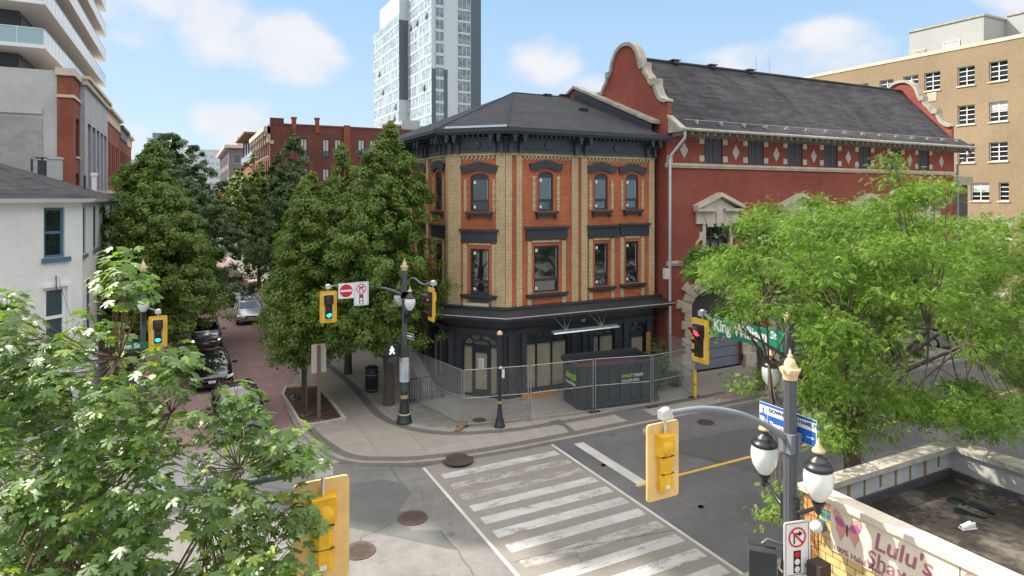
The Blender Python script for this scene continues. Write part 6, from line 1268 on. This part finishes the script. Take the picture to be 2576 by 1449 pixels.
# ================================================================== CARS
def paint(name,c,rough=.25,metal=.4): 
    m,nt,b=newmat(name); b.inputs['Base Color'].default_value=(*c,1); b.inputs['Roughness'].default_value=rough; b.inputs['Metallic'].default_value=metal; b.inputs['Coat Weight'].default_value=1; b.inputs['Coat Roughness'].default_value=.03; return m
cgl=glass('car glass',(.01,.014,.016),.02,.9); chrome=plain('chrome',(.6,.6,.6),.15,0,metal=1); tyre=rub; lampg=plain('headlamp glass',(.45,.48,.5),.1,.1,9,metal=.3); trimb=plain('car black trim',(.012,.012,.014),.4,0)
def car(label,x,y,pm,L_=4.6,Wd=1.8,Ht=1.45,lights=None,rear=1.,gr='v',hatch=False):
    B=Base('car',label,'car',(x,y,0),'cars queued and parked on the brick street'); hw=Wd/2
    st=[(0,.60,.36,.50,.56),(.012,.78,.26,.60,.66),(.04,.88,.21,.68,.75),(.10,.95,.19,.76,.85),(.2,.99,.19,.86,.95),(.27,1,.19,.92,1.0),(.33,1,.19,.95,.98),(.5,1,.19,.96,.98),(.7,1,.19,.98,1.0),(.86,.98,.2,1.0,1.06),(.95,.93,.22,1.0,1.05),(.99,.84,.28,.95,1.0),(1,.7,.36,.85,.9)]
    vs=[];P8=9
    for f,w_,zb2,zs,zc in st:
        w=w_*hw; Y=y+f*L_; vs+=[(x-w*.9,Y,zb2),(x-w,Y,zb2+.12),(x-w*1.0,Y,(zb2+zs)/2),(x-w*.955,Y,zs),(x-w*.72,Y,zs*.3+zc*.7),(x,Y,zc),(x+w*.72,Y,zs*.3+zc*.7),(x+w*.955,Y,zs),(x+w,Y,(zb2+zs)/2),(x+w,Y,zb2+.12),(x+w*.9,Y,zb2)]
    K=11; fs=[(i*K+k,(i+1)*K+k,(i+1)*K+(k+1)%K,i*K+(k+1)%K) for i in range(len(st)-1) for k in range(K)]
    m=MB(); m.add(vs,fs,True); m.add(vs[:K],[tuple(range(K))]); m.add(vs[-K:],[tuple(range(K-1,-1,-1))]); bo=B.part(m,'body',pm)
    # greenhouse glass
    Yb0,Yt0,Yt1,Yb1=y+.285*L_,y+.43*L_,y+(.74 if not hatch else .84)*L_,y+(.885 if not hatch else .965)*L_
    wb,wt=hw*.9,hw*.69; zb2,zt2_=.95,Ht-.05
    bot=[(x-wb*.93,Yb0,zb2),(x+wb*.93,Yb0,zb2),(x+wb,y+.45*L_,zb2),(x+wb*.97,Yb1,zb2),(x-wb*.97,Yb1,zb2),(x-wb,y+.45*L_,zb2)]
    top=[(x-wt*.92,Yt0,zt2_-.02),(x+wt*.92,Yt0,zt2_-.02),(x+wt,y+.52*L_,zt2_),(x+wt*.95,Yt1,zt2_-.02),(x-wt*.95,Yt1,zt2_-.02),(x-wt,y+.52*L_,zt2_)]
    m=MB(); m.add(bot+top,[(i,(i+1)%6,(i+1)%6+6,i+6) for i in range(6)]); B.part(m,'windows',cgl)
    m=MB(); tz=[(p[0],p[1],p[2]) for p in top]; cx=[(x+(p[0]-x)*.8,p[1]+(.12 if p[1]<y+.5*L_ else -.1),p[2]+.05) for p in top]; m.add(tz+cx,[(i,(i+1)%6,(i+1)%6+6,i+6) for i in range(6)]+[(6,7,8,11),(8,9,10,11)],True)
    for i in (0,1,3,4): m.tube([bot[i],top[i]],.035,6)
    for s_ in (2,5): m.tube([bot[s_],top[s_]],.03,5)
    B.part(m,'roof',pm)
    # front: grille, intake, lamps, plate
    fr=Fr(x,y+.012*L_,1,0); m=MB(); 
    if gr=='v': m.fprism(fr,[(-.42,.62),(-.3,.44),(0,.38),(.3,.44),(.42,.62),(.3,.66),(-.3,.66)],-.04,.05)
    elif gr=='slim': m.fprism(fr,[(-.62,.66),(0,.58),(.62,.66),(.62,.7),(0,.64),(-.62,.7)],-.06,.05); m.fprism(fr,[(-.45,.3),(.45,.3),(.4,.5),(-.4,.5)],-.05,.04)
    else: m.fprism(fr,[(-.5,.34),(.5,.34),(.58,.56),(.4,.66),(-.4,.66),(-.58,.56)],-.04,.05)
    m.fb(fr,-.62,.62,-.1,.03,.24,.3); B.part(m,'grille',trimb)
    for s_ in (-1,1):
        m=MB(); q=[(s_*.58*hw/.9,.6),(s_*.86*hw/.9,.68),(s_*.9*hw/.9,.76),(s_*.62*hw/.9,.7)]; q=q if s_>0 else q[::-1]
        m.add([fr.p(q[i][0],[.02,-.12,-.22,-.06][i] if s_>0 else [-.06,-.22,-.12,.02][i],q[i][1]) for i in range(4)]+[fr.p(q[i][0],([.02,-.12,-.22,-.06][i] if s_>0 else [-.06,-.22,-.12,.02][i])+.03,q[i][1]-.02) for i in range(4)],[(0,1,2,3),(4,5,6,7),(0,1,5,4),(1,2,6,5),(2,3,7,6),(3,0,4,7)])
        lo=B.part(m,'headlight',lampg)
        if lights: m=MB(); m.ball(fr.p(s_*.7*hw/.9,.03,.66),.055,.04,.045,10,6); B.part(m,'lit_bulb',emit('headlamp white',(1,.97,.88),3) if s_<0 else emit('headlamp amber',(1,.55,.3),2.2),lo)
        m=MB(); q=Vector((x+s_*(hw+.12),y+.31*L_,1.02)); m.ball(q,.12,.06,.075,12,8); m.tube([q,(x+s_*hw*.93,y+.31*L_,.98)],.025,5); B.part(m,'wing_mirror',pm if lights or gr=='v' else trimb)
        m=MB(); m.fb(fr,s_*.72-.09,s_*.72+.09,-.08,.0,.32,.42); B.part(m,'fog_light',trimb)
        for f in (.175,.815):
            m=MB(); Y=y+f*L_; a=x+s_*(hw-.2); b2=x+s_*(hw-.005); m.tube([(a,Y,.325),(b2,Y,.325)],.325,22,True,False); wo=B.part(m,'wheel',tyre); m=MB(); m.tube([(b2,Y,.325),(b2+s_*.012,Y,.325)],.21,16,True,False); B.part(m,'rim',alu,wo)
    m=MB(); m.fb(fr,-.155,.155,.05,.065,.44,.55); po=B.part(m,'number_plate',white_sign)
    m=MB(); m.ball((x,y-.02+.012*L_,.63),.05,.02,.04,10,6); B.part(m,'badge',chrome)
    return B
car('grey sedan with headlights lit, middle car in the near lane',.95,41.2,paint('silver grey car paint',(.2,.22,.24)),4.6,1.78,1.46,lights=True,gr='slim')
car('glossy black sedan second in the queue, just behind the front car',1.0,32.4,paint('black car paint',(.008,.009,.012),.15,.2),4.6,1.85,1.43,gr='wide')
car('black car at the head of the queue, mostly hidden by the maple',1.75,25.2,paint('dark blue black car paint',(.01,.012,.018),.15,.2),4.7,1.85,1.5,gr='wide')
car('white silver hatchback parked at the right kerb beyond the queue',3.95,48.3,paint('white silver car paint',(.45,.46,.48),.3,.3),4.3,1.8,1.46,gr='v',hatch=True)
car('blue grey car parked behind the white hatchback',4.0,56.5,paint('blue grey car paint',(.1,.14,.18)),4.6,1.8,1.5,gr='slim')
car('red car parked farthest along the right kerb',4.0,64.5,paint('red car paint',(.4,.01,.02),.3,.2),4.4,1.8,1.5,gr='v')
car('light grey car parked under the locust at the far right of the cross street',40.5,20.9-2.2,paint('pale grey car paint',(.4,.42,.45)),4.5,1.8,1.5,gr='v')

# ================================================================== TREES
def leaves(name,C,Nn,T,S,tv,tf,mat,parent,b):
    """C centres, Nn leaf normals, T leaf directions (n,3), S sizes; tv template verts (k,3) as x across, y along, z normal; tf faces (m,q)"""
    C=np.asarray(C);Nn=np.asarray(Nn);T=np.asarray(T); T=T-Nn*np.sum(T*Nn,1,keepdims=True); T/=np.linalg.norm(T,axis=1,keepdims=True)+1e-9; Bn=np.cross(T,Nn)
    tv=np.asarray(tv,float); tf=np.asarray(tf,int); n=len(C);k=len(tv)
    V=C[:,None,:]+S[:,None,None]*(tv[None,:,0,None]*Bn[:,None,:]+tv[None,:,1,None]*T[:,None,:]+tv[None,:,2,None]*Nn[:,None,:])
    V=(V-np.array(b)[None,None,:]).reshape(-1,3); Fc=(tf[None,:,:]+(np.arange(n)*k)[:,None,None]).reshape(-1,tf.shape[1])
    me=bpy.data.meshes.new(name); me.vertices.add(len(V)); me.vertices.foreach_set('co',V.ravel()); me.loops.add(Fc.size); me.loops.foreach_set('vertex_index',Fc.ravel())
    me.polygons.add(len(Fc)); me.polygons.foreach_set('loop_start',np.arange(len(Fc))*tf.shape[1]); me.polygons.foreach_set('loop_total',np.full(len(Fc),tf.shape[1])); me.update(calc_edges=True)
    me.materials.append(mat); o=bpy.data.objects.new(name,me); COL.objects.link(o); o.parent=parent; return o
def unit(a): return a/(np.linalg.norm(a,axis=1,keepdims=True)+1e-9)
LEAF=([(0,-.5,0),(.3,-.05,.05),(0,.5,-.04),(-.3,-.05,.05)],[(0,1,2,3)])
def crown_profile(kind,h):
    if kind=='cone': return np.minimum(1,(h/.16)**.55)*np.maximum(0,1-h**2.3)**.8
    if kind=='round': return np.sqrt(np.maximum(0,1-(2*np.clip(h,0,1)-.9)**2/1.21))
    if kind=='column': return np.minimum(1,(h/.12)**.5)*np.maximum(0,1-h**3)**.6
def street_tree(name,label,x,y,z0,z1,r,kind,mat,seed,nclump=300,per=75,ls=.17,tr=.14,lean=(0,0),cen=(0,0),shear=1.,clr=.4):
    nclump=int(nclump*1.55); ls*=.86; z1+=.2
    B=Base(name,label,'tree',(x,y,.1),'street trees along the brick street'); rg=np.random.default_rng(seed); rr=random.Random(seed)
    h=rg.random(nclump)**.85; ang=rg.random(nclump)*2*PI; rad=r*crown_profile(kind,h)*np.sqrt(rg.uniform(.22,1.,nclump)); rad*=1+.16*np.sin(ang*3+seed)+.12*np.sin(h*17+ang*2+seed)
    nk=6 if kind=='cone' else 7; kx=np.array([0]+[r*.42*math.cos(i*2.4+seed) for i in range(nk-1)]); ky=np.array([0]+[r*.42*math.sin(i*2.4+seed) for i in range(nk-1)]); kh=np.array([1]+[rr.uniform(.62,.93) for i in range(nk-1)]); kk=rg.integers(0,nk,nclump); kk[rg.random(nclump)<.12]=0
    rad*=.66; hh=h*kh[kk]
    cx=x+cen[0]+lean[0]*hh+kx[kk]*(1-.35*h)+rad*np.cos(ang); cy=y+cen[1]+lean[1]*hh+ky[kk]*(1-.35*h)+rad*np.sin(ang); cz=z0+hh*(z1-z0)-.12*rad
    C=np.stack([cx,cy,cz],1); cr=clr*(.75+.5*rg.random(nclump))*(1-.35*h)
    o=rg.normal(size=(nclump,per,3)); o/=np.linalg.norm(o,axis=2,keepdims=True); o*=(rg.random((nclump,per,1))**.45)*cr[:,None,None]; o[:,:,2]*=.8
    P_=(C[:,None,:]+o).reshape(-1,3); out=P_-np.array([x+cen[0],y+cen[1],0]); out[:,2]=0; out=unit(out)
    Nn=unit(out*.55+np.array([0,0,.8])+unit(o.reshape(-1,3))*.5+rg.normal(size=P_.shape)*.33); T=unit(out+rg.normal(size=P_.shape)*.7-np.array([0,0,.5]))
    S_=ls*rg.uniform(.65,1.25,len(P_)); leaves('crown',P_,Nn,T,S_,*LEAF,mat,B.o,B.b)
    m=MB(); m.tube([(x,y,.05),(x+.03,y,1.2),(x+cen[0]*.4,y+cen[1]*.4,z0+.6),(x+cen[0]*.8,y+cen[1]*.8,z0+(z1-z0)*.5),(x+cen[0]+lean[0]*.8,y+cen[1]+lean[1]*.8,z0+(z1-z0)*.88)],[tr*1.3,tr,tr*.85,tr*.5,.03],10)
    for i in rr.sample(range(nclump),46):
        c=C[i]; zb_=max(1.6,c[2]-1.3*rad[i]/max(r,.1)-.5); f=min(1,max(0,(zb_-z0)/(z1-z0))); p=Vector((x+cen[0]*(.4+.5*f),y+cen[1]*(.4+.5*f),zb_)); q=Vector(c); m.tube([p,p.lerp(q,.5)+Vector((0,0,.12)),q],[.045,.028,.01],5,False)
    B.part(m,'trunk',bark); return B
street_tree('street_tree','large leafy street tree with its trunk right behind the corner signal pole',7.7,26.8,2.6,11.9,3.35,'cone',lf_street,1,560,85,.17,.2,cen=(-.35,.5),lean=(.5,-.3))
street_tree('street_tree','slim street tree growing out of the kerbed planter',4.42,28.4,2.0,9.5,2.15,'cone',lf_street,2,340,80,.15,.11,cen=(.05,.1))
street_tree('street_tree','street tree behind the litter bin, between the corner tree and the darker row',7.2,32.4,2.6,11.4,2.5,'cone',lf_street,3,320,75,.17,.17,cen=(-.3,0))
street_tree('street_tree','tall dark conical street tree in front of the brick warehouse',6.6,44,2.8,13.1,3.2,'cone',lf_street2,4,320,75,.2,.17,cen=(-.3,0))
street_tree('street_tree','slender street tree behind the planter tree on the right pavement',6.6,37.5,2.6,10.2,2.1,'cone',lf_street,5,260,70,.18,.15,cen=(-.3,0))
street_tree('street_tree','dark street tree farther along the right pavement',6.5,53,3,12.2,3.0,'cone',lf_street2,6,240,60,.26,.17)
street_tree('street_tree','sunlit yellow green street tree far down the right pavement',7.2,84,3.5,14,4.2,'round',lf_warm,7,220,60,.36,.2)
street_tree('street_tree','sunlit street tree farthest down on the right side',6.5,98,3.5,12.5,4.0,'round',lf_warm,8,200,60,.4,.2)
street_tree('street_tree','mid green street tree in the gap before the warehouse',6.2,67,3.2,11.5,3.4,'round',lf_street,9,220,60,.3,.18)
street_tree('street_tree','big conical street tree beside the white house',-2.0,36.0,2.0,11.5,3.7,'cone',lf_street,11,560,85,.18,.2,cen=(.5,.2))
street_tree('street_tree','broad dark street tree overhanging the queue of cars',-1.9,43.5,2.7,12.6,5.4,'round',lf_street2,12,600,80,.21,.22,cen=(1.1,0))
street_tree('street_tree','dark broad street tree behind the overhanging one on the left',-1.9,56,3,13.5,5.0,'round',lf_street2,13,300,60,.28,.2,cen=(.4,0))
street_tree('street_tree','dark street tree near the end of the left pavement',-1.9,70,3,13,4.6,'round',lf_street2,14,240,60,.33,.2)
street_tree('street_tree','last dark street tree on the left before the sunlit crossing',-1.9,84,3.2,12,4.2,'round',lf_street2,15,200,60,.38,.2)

# fine feathery locust fronds
def frond():
    V=[];F_=[]
    for k in range(6):
        yk=.1+.155*k; dz=-.35*yk*yk
        for s_ in (-1,1):
            L_=.34*(1-.35*abs(k-2.5)/3); i=len(V); V+=[(0,yk,dz),(s_*L_*.5,yk-.065,dz-.01),(s_*L_,yk+.04,dz-.08),(s_*L_*.5,yk+.1,dz+.0)]; F_.append((i,i+1,i+2,i+3) if s_>0 else (i+3,i+2,i+1,i))
    return V,F_
FROND=frond()
def inpoly(u,v,poly):
    ins=False; n=len(poly); j=n-1
    for i in range(n):
        xi,yi=poly[i];xj,yj=poly[j]
        if (yi>v)!=(yj>v) and u<(xj-xi)*(v-yi)/(yj-yi)+xi: ins=not ins
        j=i
    return ins
def px_of(p):
    x=cc*p[0]-ss*p[1]; t=ss*p[0]+cc*p[1]; return (CX+FP*x/t,HY+FP*(CAMH-p[2])/t,t)
def locust(label,x,y,box,poly,mat,seed,nclump,per,fs,tr,branches,extra=(),tmin=0,keep=()):
    B=Base('honey_locust',label,'tree',(x,y,.1),'honey locust trees'); rg=np.random.default_rng(seed); rr=random.Random(seed); C=[]
    cx,cy,cz,rx_,ry_,rz_=box; tries=0
    pads=[]
    while len(pads)<nclump//8 and tries<40000:
        tries+=1; d=rg.normal(size=3); d/=np.linalg.norm(d); d*=rg.random()**.33
        p=np.array((cx+d[0]*rx_,cy+d[1]*ry_,cz+d[2]*rz_)); u,v,t=px_of(p)
        if not inpoly(u,v,poly) or any(np.linalg.norm((p-q)*np.array([1,1,1.7]))<.55 for q,_ in pads): continue
        pads.append((p,rg.uniform(.45,.95)))
    tries=0
    while len(C)<nclump and tries<60000:
        tries+=1; q,r_=pads[rg.integers(len(pads))]; a=rg.random()*2*PI; rr_=r_*rg.random()**.5
        p=(q[0]+rr_*math.cos(a),q[1]+rr_*math.sin(a),q[2]-.45*rr_*rr_/r_+rg.normal()*.06); u,v,t=px_of(p)
        if t<tmin or not inpoly(u,v,poly) or any(a<u<b and c<v<d and t<e for a,b,c,d,e in keep): continue
        C.append(p)
    for (u,v,t) in extra: C.append(tuple(PT(u,v,t)))
    C=np.array(C); n=len(C)
    sz=rg.uniform(.2,.36,n); o=rg.normal(size=(n,per,3))*np.array([.6,.6,.42])*sz[:,None,None]; P_=(C[:,None,:]+o).reshape(-1,3)
    out=unit(unit(o.reshape(-1,3))*np.array([1,1,.3])*.6+rg.normal(size=P_.shape)*np.array([.7,.7,.25])); T=unit(out+np.array([0,0,-.3])); Nn=unit(np.array([0,0,.9])+out*.3+rg.normal(size=P_.shape)*.5)
    leaves('crown',P_,Nn,T,fs*rg.uniform(.65,1.25,len(P_)),*FROND,mat,B.o,B.b)
    m=MB(); top=Vector((x-.1,y+.1,branches)); m.tube([(x,y,.05),(x+.05,y,1.4),top],[tr*1.35,tr,tr*.85],12)
    hubs=[]
    for k in range(9):
        a=2*PI*k/9+.3; q=top+Vector((math.cos(a)*rx_*.42,math.sin(a)*ry_*.42,(cz-branches)*rr.uniform(.45,1.0))); m.tube([top-Vector((0,0,.3)),top.lerp(q,.5)+Vector((0,0,.3)),q],[tr*.42,tr*.26,tr*.13],8,False); hubs.append(q)
    for i in range(n):
        if rr.random()<.12 or i>=n-len(extra):
            q=Vector(C[i]); hb_=min(hubs,key=lambda h:(h-q).length); md=hb_.lerp(q,.5)+Vector((rr.uniform(-.2,.2),rr.uniform(-.2,.2),rr.uniform(.0,.35))); m.tube([hb_,md,q],[.022,.014,.005],5,False)
    B.part(m,'trunk',bark); return B
poly=[(1690,610),(1700,580),(1760,600),(1800,585),(1850,600),(1870,560),(1900,510),(1990,520),(2060,500),(2090,535),(2170,500),(2200,520),(2215,400),(2240,385),(2275,420),(2290,470),(2330,455),(2385,450),(2400,480),(2330,520),(2390,560),(2400,620),(2430,560),(2480,520),(2560,560),(2640,540),(2760,600),(2800,1120),(2560,1125),(2480,1130),(2400,1080),(2330,1040),(2280,1090),(2200,1140),(2120,1175),(2040,1160),(2010,1060),(2010,930),(1960,960),(1890,985),(1790,955),(1800,905),(1880,880),(1850,860),(1800,850),(1795,790),(1840,760),(1860,700),(1800,715),(1740,690)]
locust('large bright honey locust filling the right side above the tiled shop',13.5,9.3,(14.4,9.6,6.7,5.9,5.0,3.2),poly,lf_locust,21,1250,62,.118,.2,3.9,extra=[(1962,1255,11.2),(1985,1225,11.2),(1945,1300,11.2),(1990,1290,11.3),(1955,1285,11),(2238,400,13.5),(2255,420,13.6),(2262,450,13.7),(2350,462,13.5),(2385,468,13.4),(2300,500,13.8),(1815,812,12.9),(1850,795,12.8),(1890,785,12.8),(1920,775,12.8),(2010,745,12.6),(1960,765,12.6),(2245,480,13.6),(2230,440,13.6)],tmin=10.9,keep=[(1730,2015,795,925,18.5),(1960,2060,860,1000,11.6)])
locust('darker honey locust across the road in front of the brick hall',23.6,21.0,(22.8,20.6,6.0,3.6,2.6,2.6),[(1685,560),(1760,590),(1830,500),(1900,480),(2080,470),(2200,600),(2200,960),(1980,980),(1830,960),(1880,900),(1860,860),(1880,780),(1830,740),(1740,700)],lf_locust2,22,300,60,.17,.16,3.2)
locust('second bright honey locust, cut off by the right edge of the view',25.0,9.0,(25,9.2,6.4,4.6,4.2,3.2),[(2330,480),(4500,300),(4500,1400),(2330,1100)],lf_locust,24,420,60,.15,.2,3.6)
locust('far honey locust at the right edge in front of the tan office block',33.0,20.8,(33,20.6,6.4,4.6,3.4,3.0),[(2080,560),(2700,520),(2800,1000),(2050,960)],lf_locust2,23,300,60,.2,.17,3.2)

# maple close to the camera at lower left: lobed leaves modelled one by one
def maple():
    half=[(0,1.0),(.1,.78),(.2,.8),(.17,.62),(.26,.52),(.42,.72),(.5,.66),(.52,.74),(.74,.68),(.62,.5),(.7,.42),(.5,.34),(.42,.22),(.62,.16),(.66,.02),(.4,.0),(.28,-.1),(.1,-.06),(0,-.02)]
    out=half+[(-a,b) for a,b in half[-2:0:-1]]; V=[(0,.22,0)]+[(a,b,-.16*abs(a)-.12*b*b+(.03 if i%2 else -.02)) for i,(a,b) in enumerate(out)]; n=len(out)
    return V,[(0,1+(i+1)%n,1+i) for i in range(n)]
MAPLE=maple()
def maple_tree():
    B=Base('maple_tree','near maple with large lobed sunlit leaves filling the lower left corner','tree',(-2.6,4.6,.1)); rg=np.random.default_rng(5); rr=random.Random(5)
    poly=[(-80,770),(30,735),(60,800),(120,830),(190,850),(240,800),(262,700),(290,625),(320,650),(335,710),(372,690),(350,745),(300,780),(345,835),(330,880),(420,890),(445,900),(470,960),(560,985),(635,970),(645,1010),(640,1090),(735,1095),(790,1110),(770,1175),(690,1190),(700,1240),(780,1260),(780,1320),(735,1370),(760,1449),(760,1700),(-80,1700)]
    C=[]
    while len(C)<450:
        u=rg.uniform(-80,790); v=rg.uniform(620,1650)
        if not inpoly(u,v,poly) or (625<u<760 and 1175<v<1255) or (280<u<352 and 845<v<895) or (355<u<395 and 920<v<978): continue
        if 360<u<640 and 860<v<1300 and rg.random()<.55: continue
        t=rg.uniform(5.6,8.4)-(v-1000)/1000*.8; C.append(PT(u,v,t))
    for u,v in ((300,640),(295,665),(285,690),(355,700),(340,712),(435,895),(437,915),(450,885),(600,970),(590,985),(765,1115),(745,1110),(720,1120),(660,1095),(655,1110),(775,1290),(770,1310),(740,1275),(90,815),(130,850),(20,750),(440,900),(30,905),(225,790)): C.append(PT(u,v,6.6+.2*rr.random()))
    for u,v in ((30,1235),(110,1215),(200,1240),(290,1215),(380,1235),(460,1215),(540,1225),(600,1210),(160,1280),(420,1190),(520,1270),(70,1270),(330,1250)): C.append(PT(u,v,5.5))
    n=len(C); P_=[];Nn=[];T=[];S_=[]
    root=Vector((-2.6,4.6,2.6)); m=MB(); m.tube([(-2.6,4.6,.05),(-2.58,4.6,1.5),root],[.2,.15,.13],12)
    hubs=[]
    for u,v,t in ((120,1350,6.6),(330,1150,6.8),(520,1300,6.6),(180,1050,7),(600,1180,6.6),(40,950,7.2),(300,900,7),(650,1400,6.2),(430,1040,7),(250,1500,5.8)):
        q=PT(u,v,t); m.tube([root,root.lerp(q,.55)+Vector((0,0,-.15)),q],[.032,.018,.01],7,False); hubs.append(q)
    for c in C:
        h=min(hubs,key=lambda h:(h-c).length+ (3 if h.z>c.z+.15 else 0)); md=h.lerp(c,.5)+Vector((rr.uniform(-.12,.12),rr.uniform(-.12,.12),-.08)); m.tube([h,md,c+Vector((0,0,.05))],[.007,.005,.003],5,False)
        for j in range(rr.randint(12,18)):
            a=rr.uniform(0,2*PI); r_=rr.uniform(.05,.2); d=Vector((math.cos(a),math.sin(a),0)); p=c+d*r_+Vector((0,0,rr.uniform(-.2,.1))); P_.append(p)
            tl=rr.uniform(.15,.9); nn=(Vector((0,0,1))+d*tl+Vector((rr.gauss(0,.25),rr.gauss(0,.25),rr.gauss(0,.1)))).normalized(); Nn.append(nn); T.append(d+Vector((rr.gauss(0,.35),rr.gauss(0,.35),-.35))); S_.append(rr.uniform(.07,.125))
            
    leaves('crown',np.array([tuple(p) for p in P_]),np.array([tuple(p) for p in Nn]),np.array([tuple(p) for p in T]),np.array(S_),*MAPLE,lf_maple,B.o,B.b)
    B.part(m,'trunk',bark2)
maple_tree()
# weeds growing at the joint between the two buildings
def weed(label,x,y,h,r,seed,n=900):
    B=Base('weed_shrub',label,'shrub',(x,y,.1),'weeds growing along the hall wall'); rg=np.random.default_rng(seed); d=rg.normal(size=(n,3)); d/=np.linalg.norm(d,axis=1,keepdims=True); d*=rg.random((n,1))**.4; P_=np.stack([x+d[:,0]*r,y+d[:,1]*r,.12+h*.5+d[:,2]*h*.5],1)
    leaves('foliage',P_,unit(d+np.array([0,0,.8])),unit(rg.normal(size=(n,3))),.13*rg.uniform(.6,1.3,n),*LEAF,lf_weed,B.o,B.b); m=MB()
    for k in range(6): a=k*1.05; m.tube([(x,y,.1),(x+r*.6*math.cos(a),y+r*.6*math.sin(a),h*.8)],[.015,.005],4)
    B.part(m,'stems',bark2)
x,y=G(1668,985,.1); weed('tall weed bush against the downpipe right of the dumpster',x,y+.3,2.5,.62,31,1300)
x,y=G(1700,975,.1); weed('low weed clump at the hall wall foot',x+.2,y+.2,.8,.5,32,500)
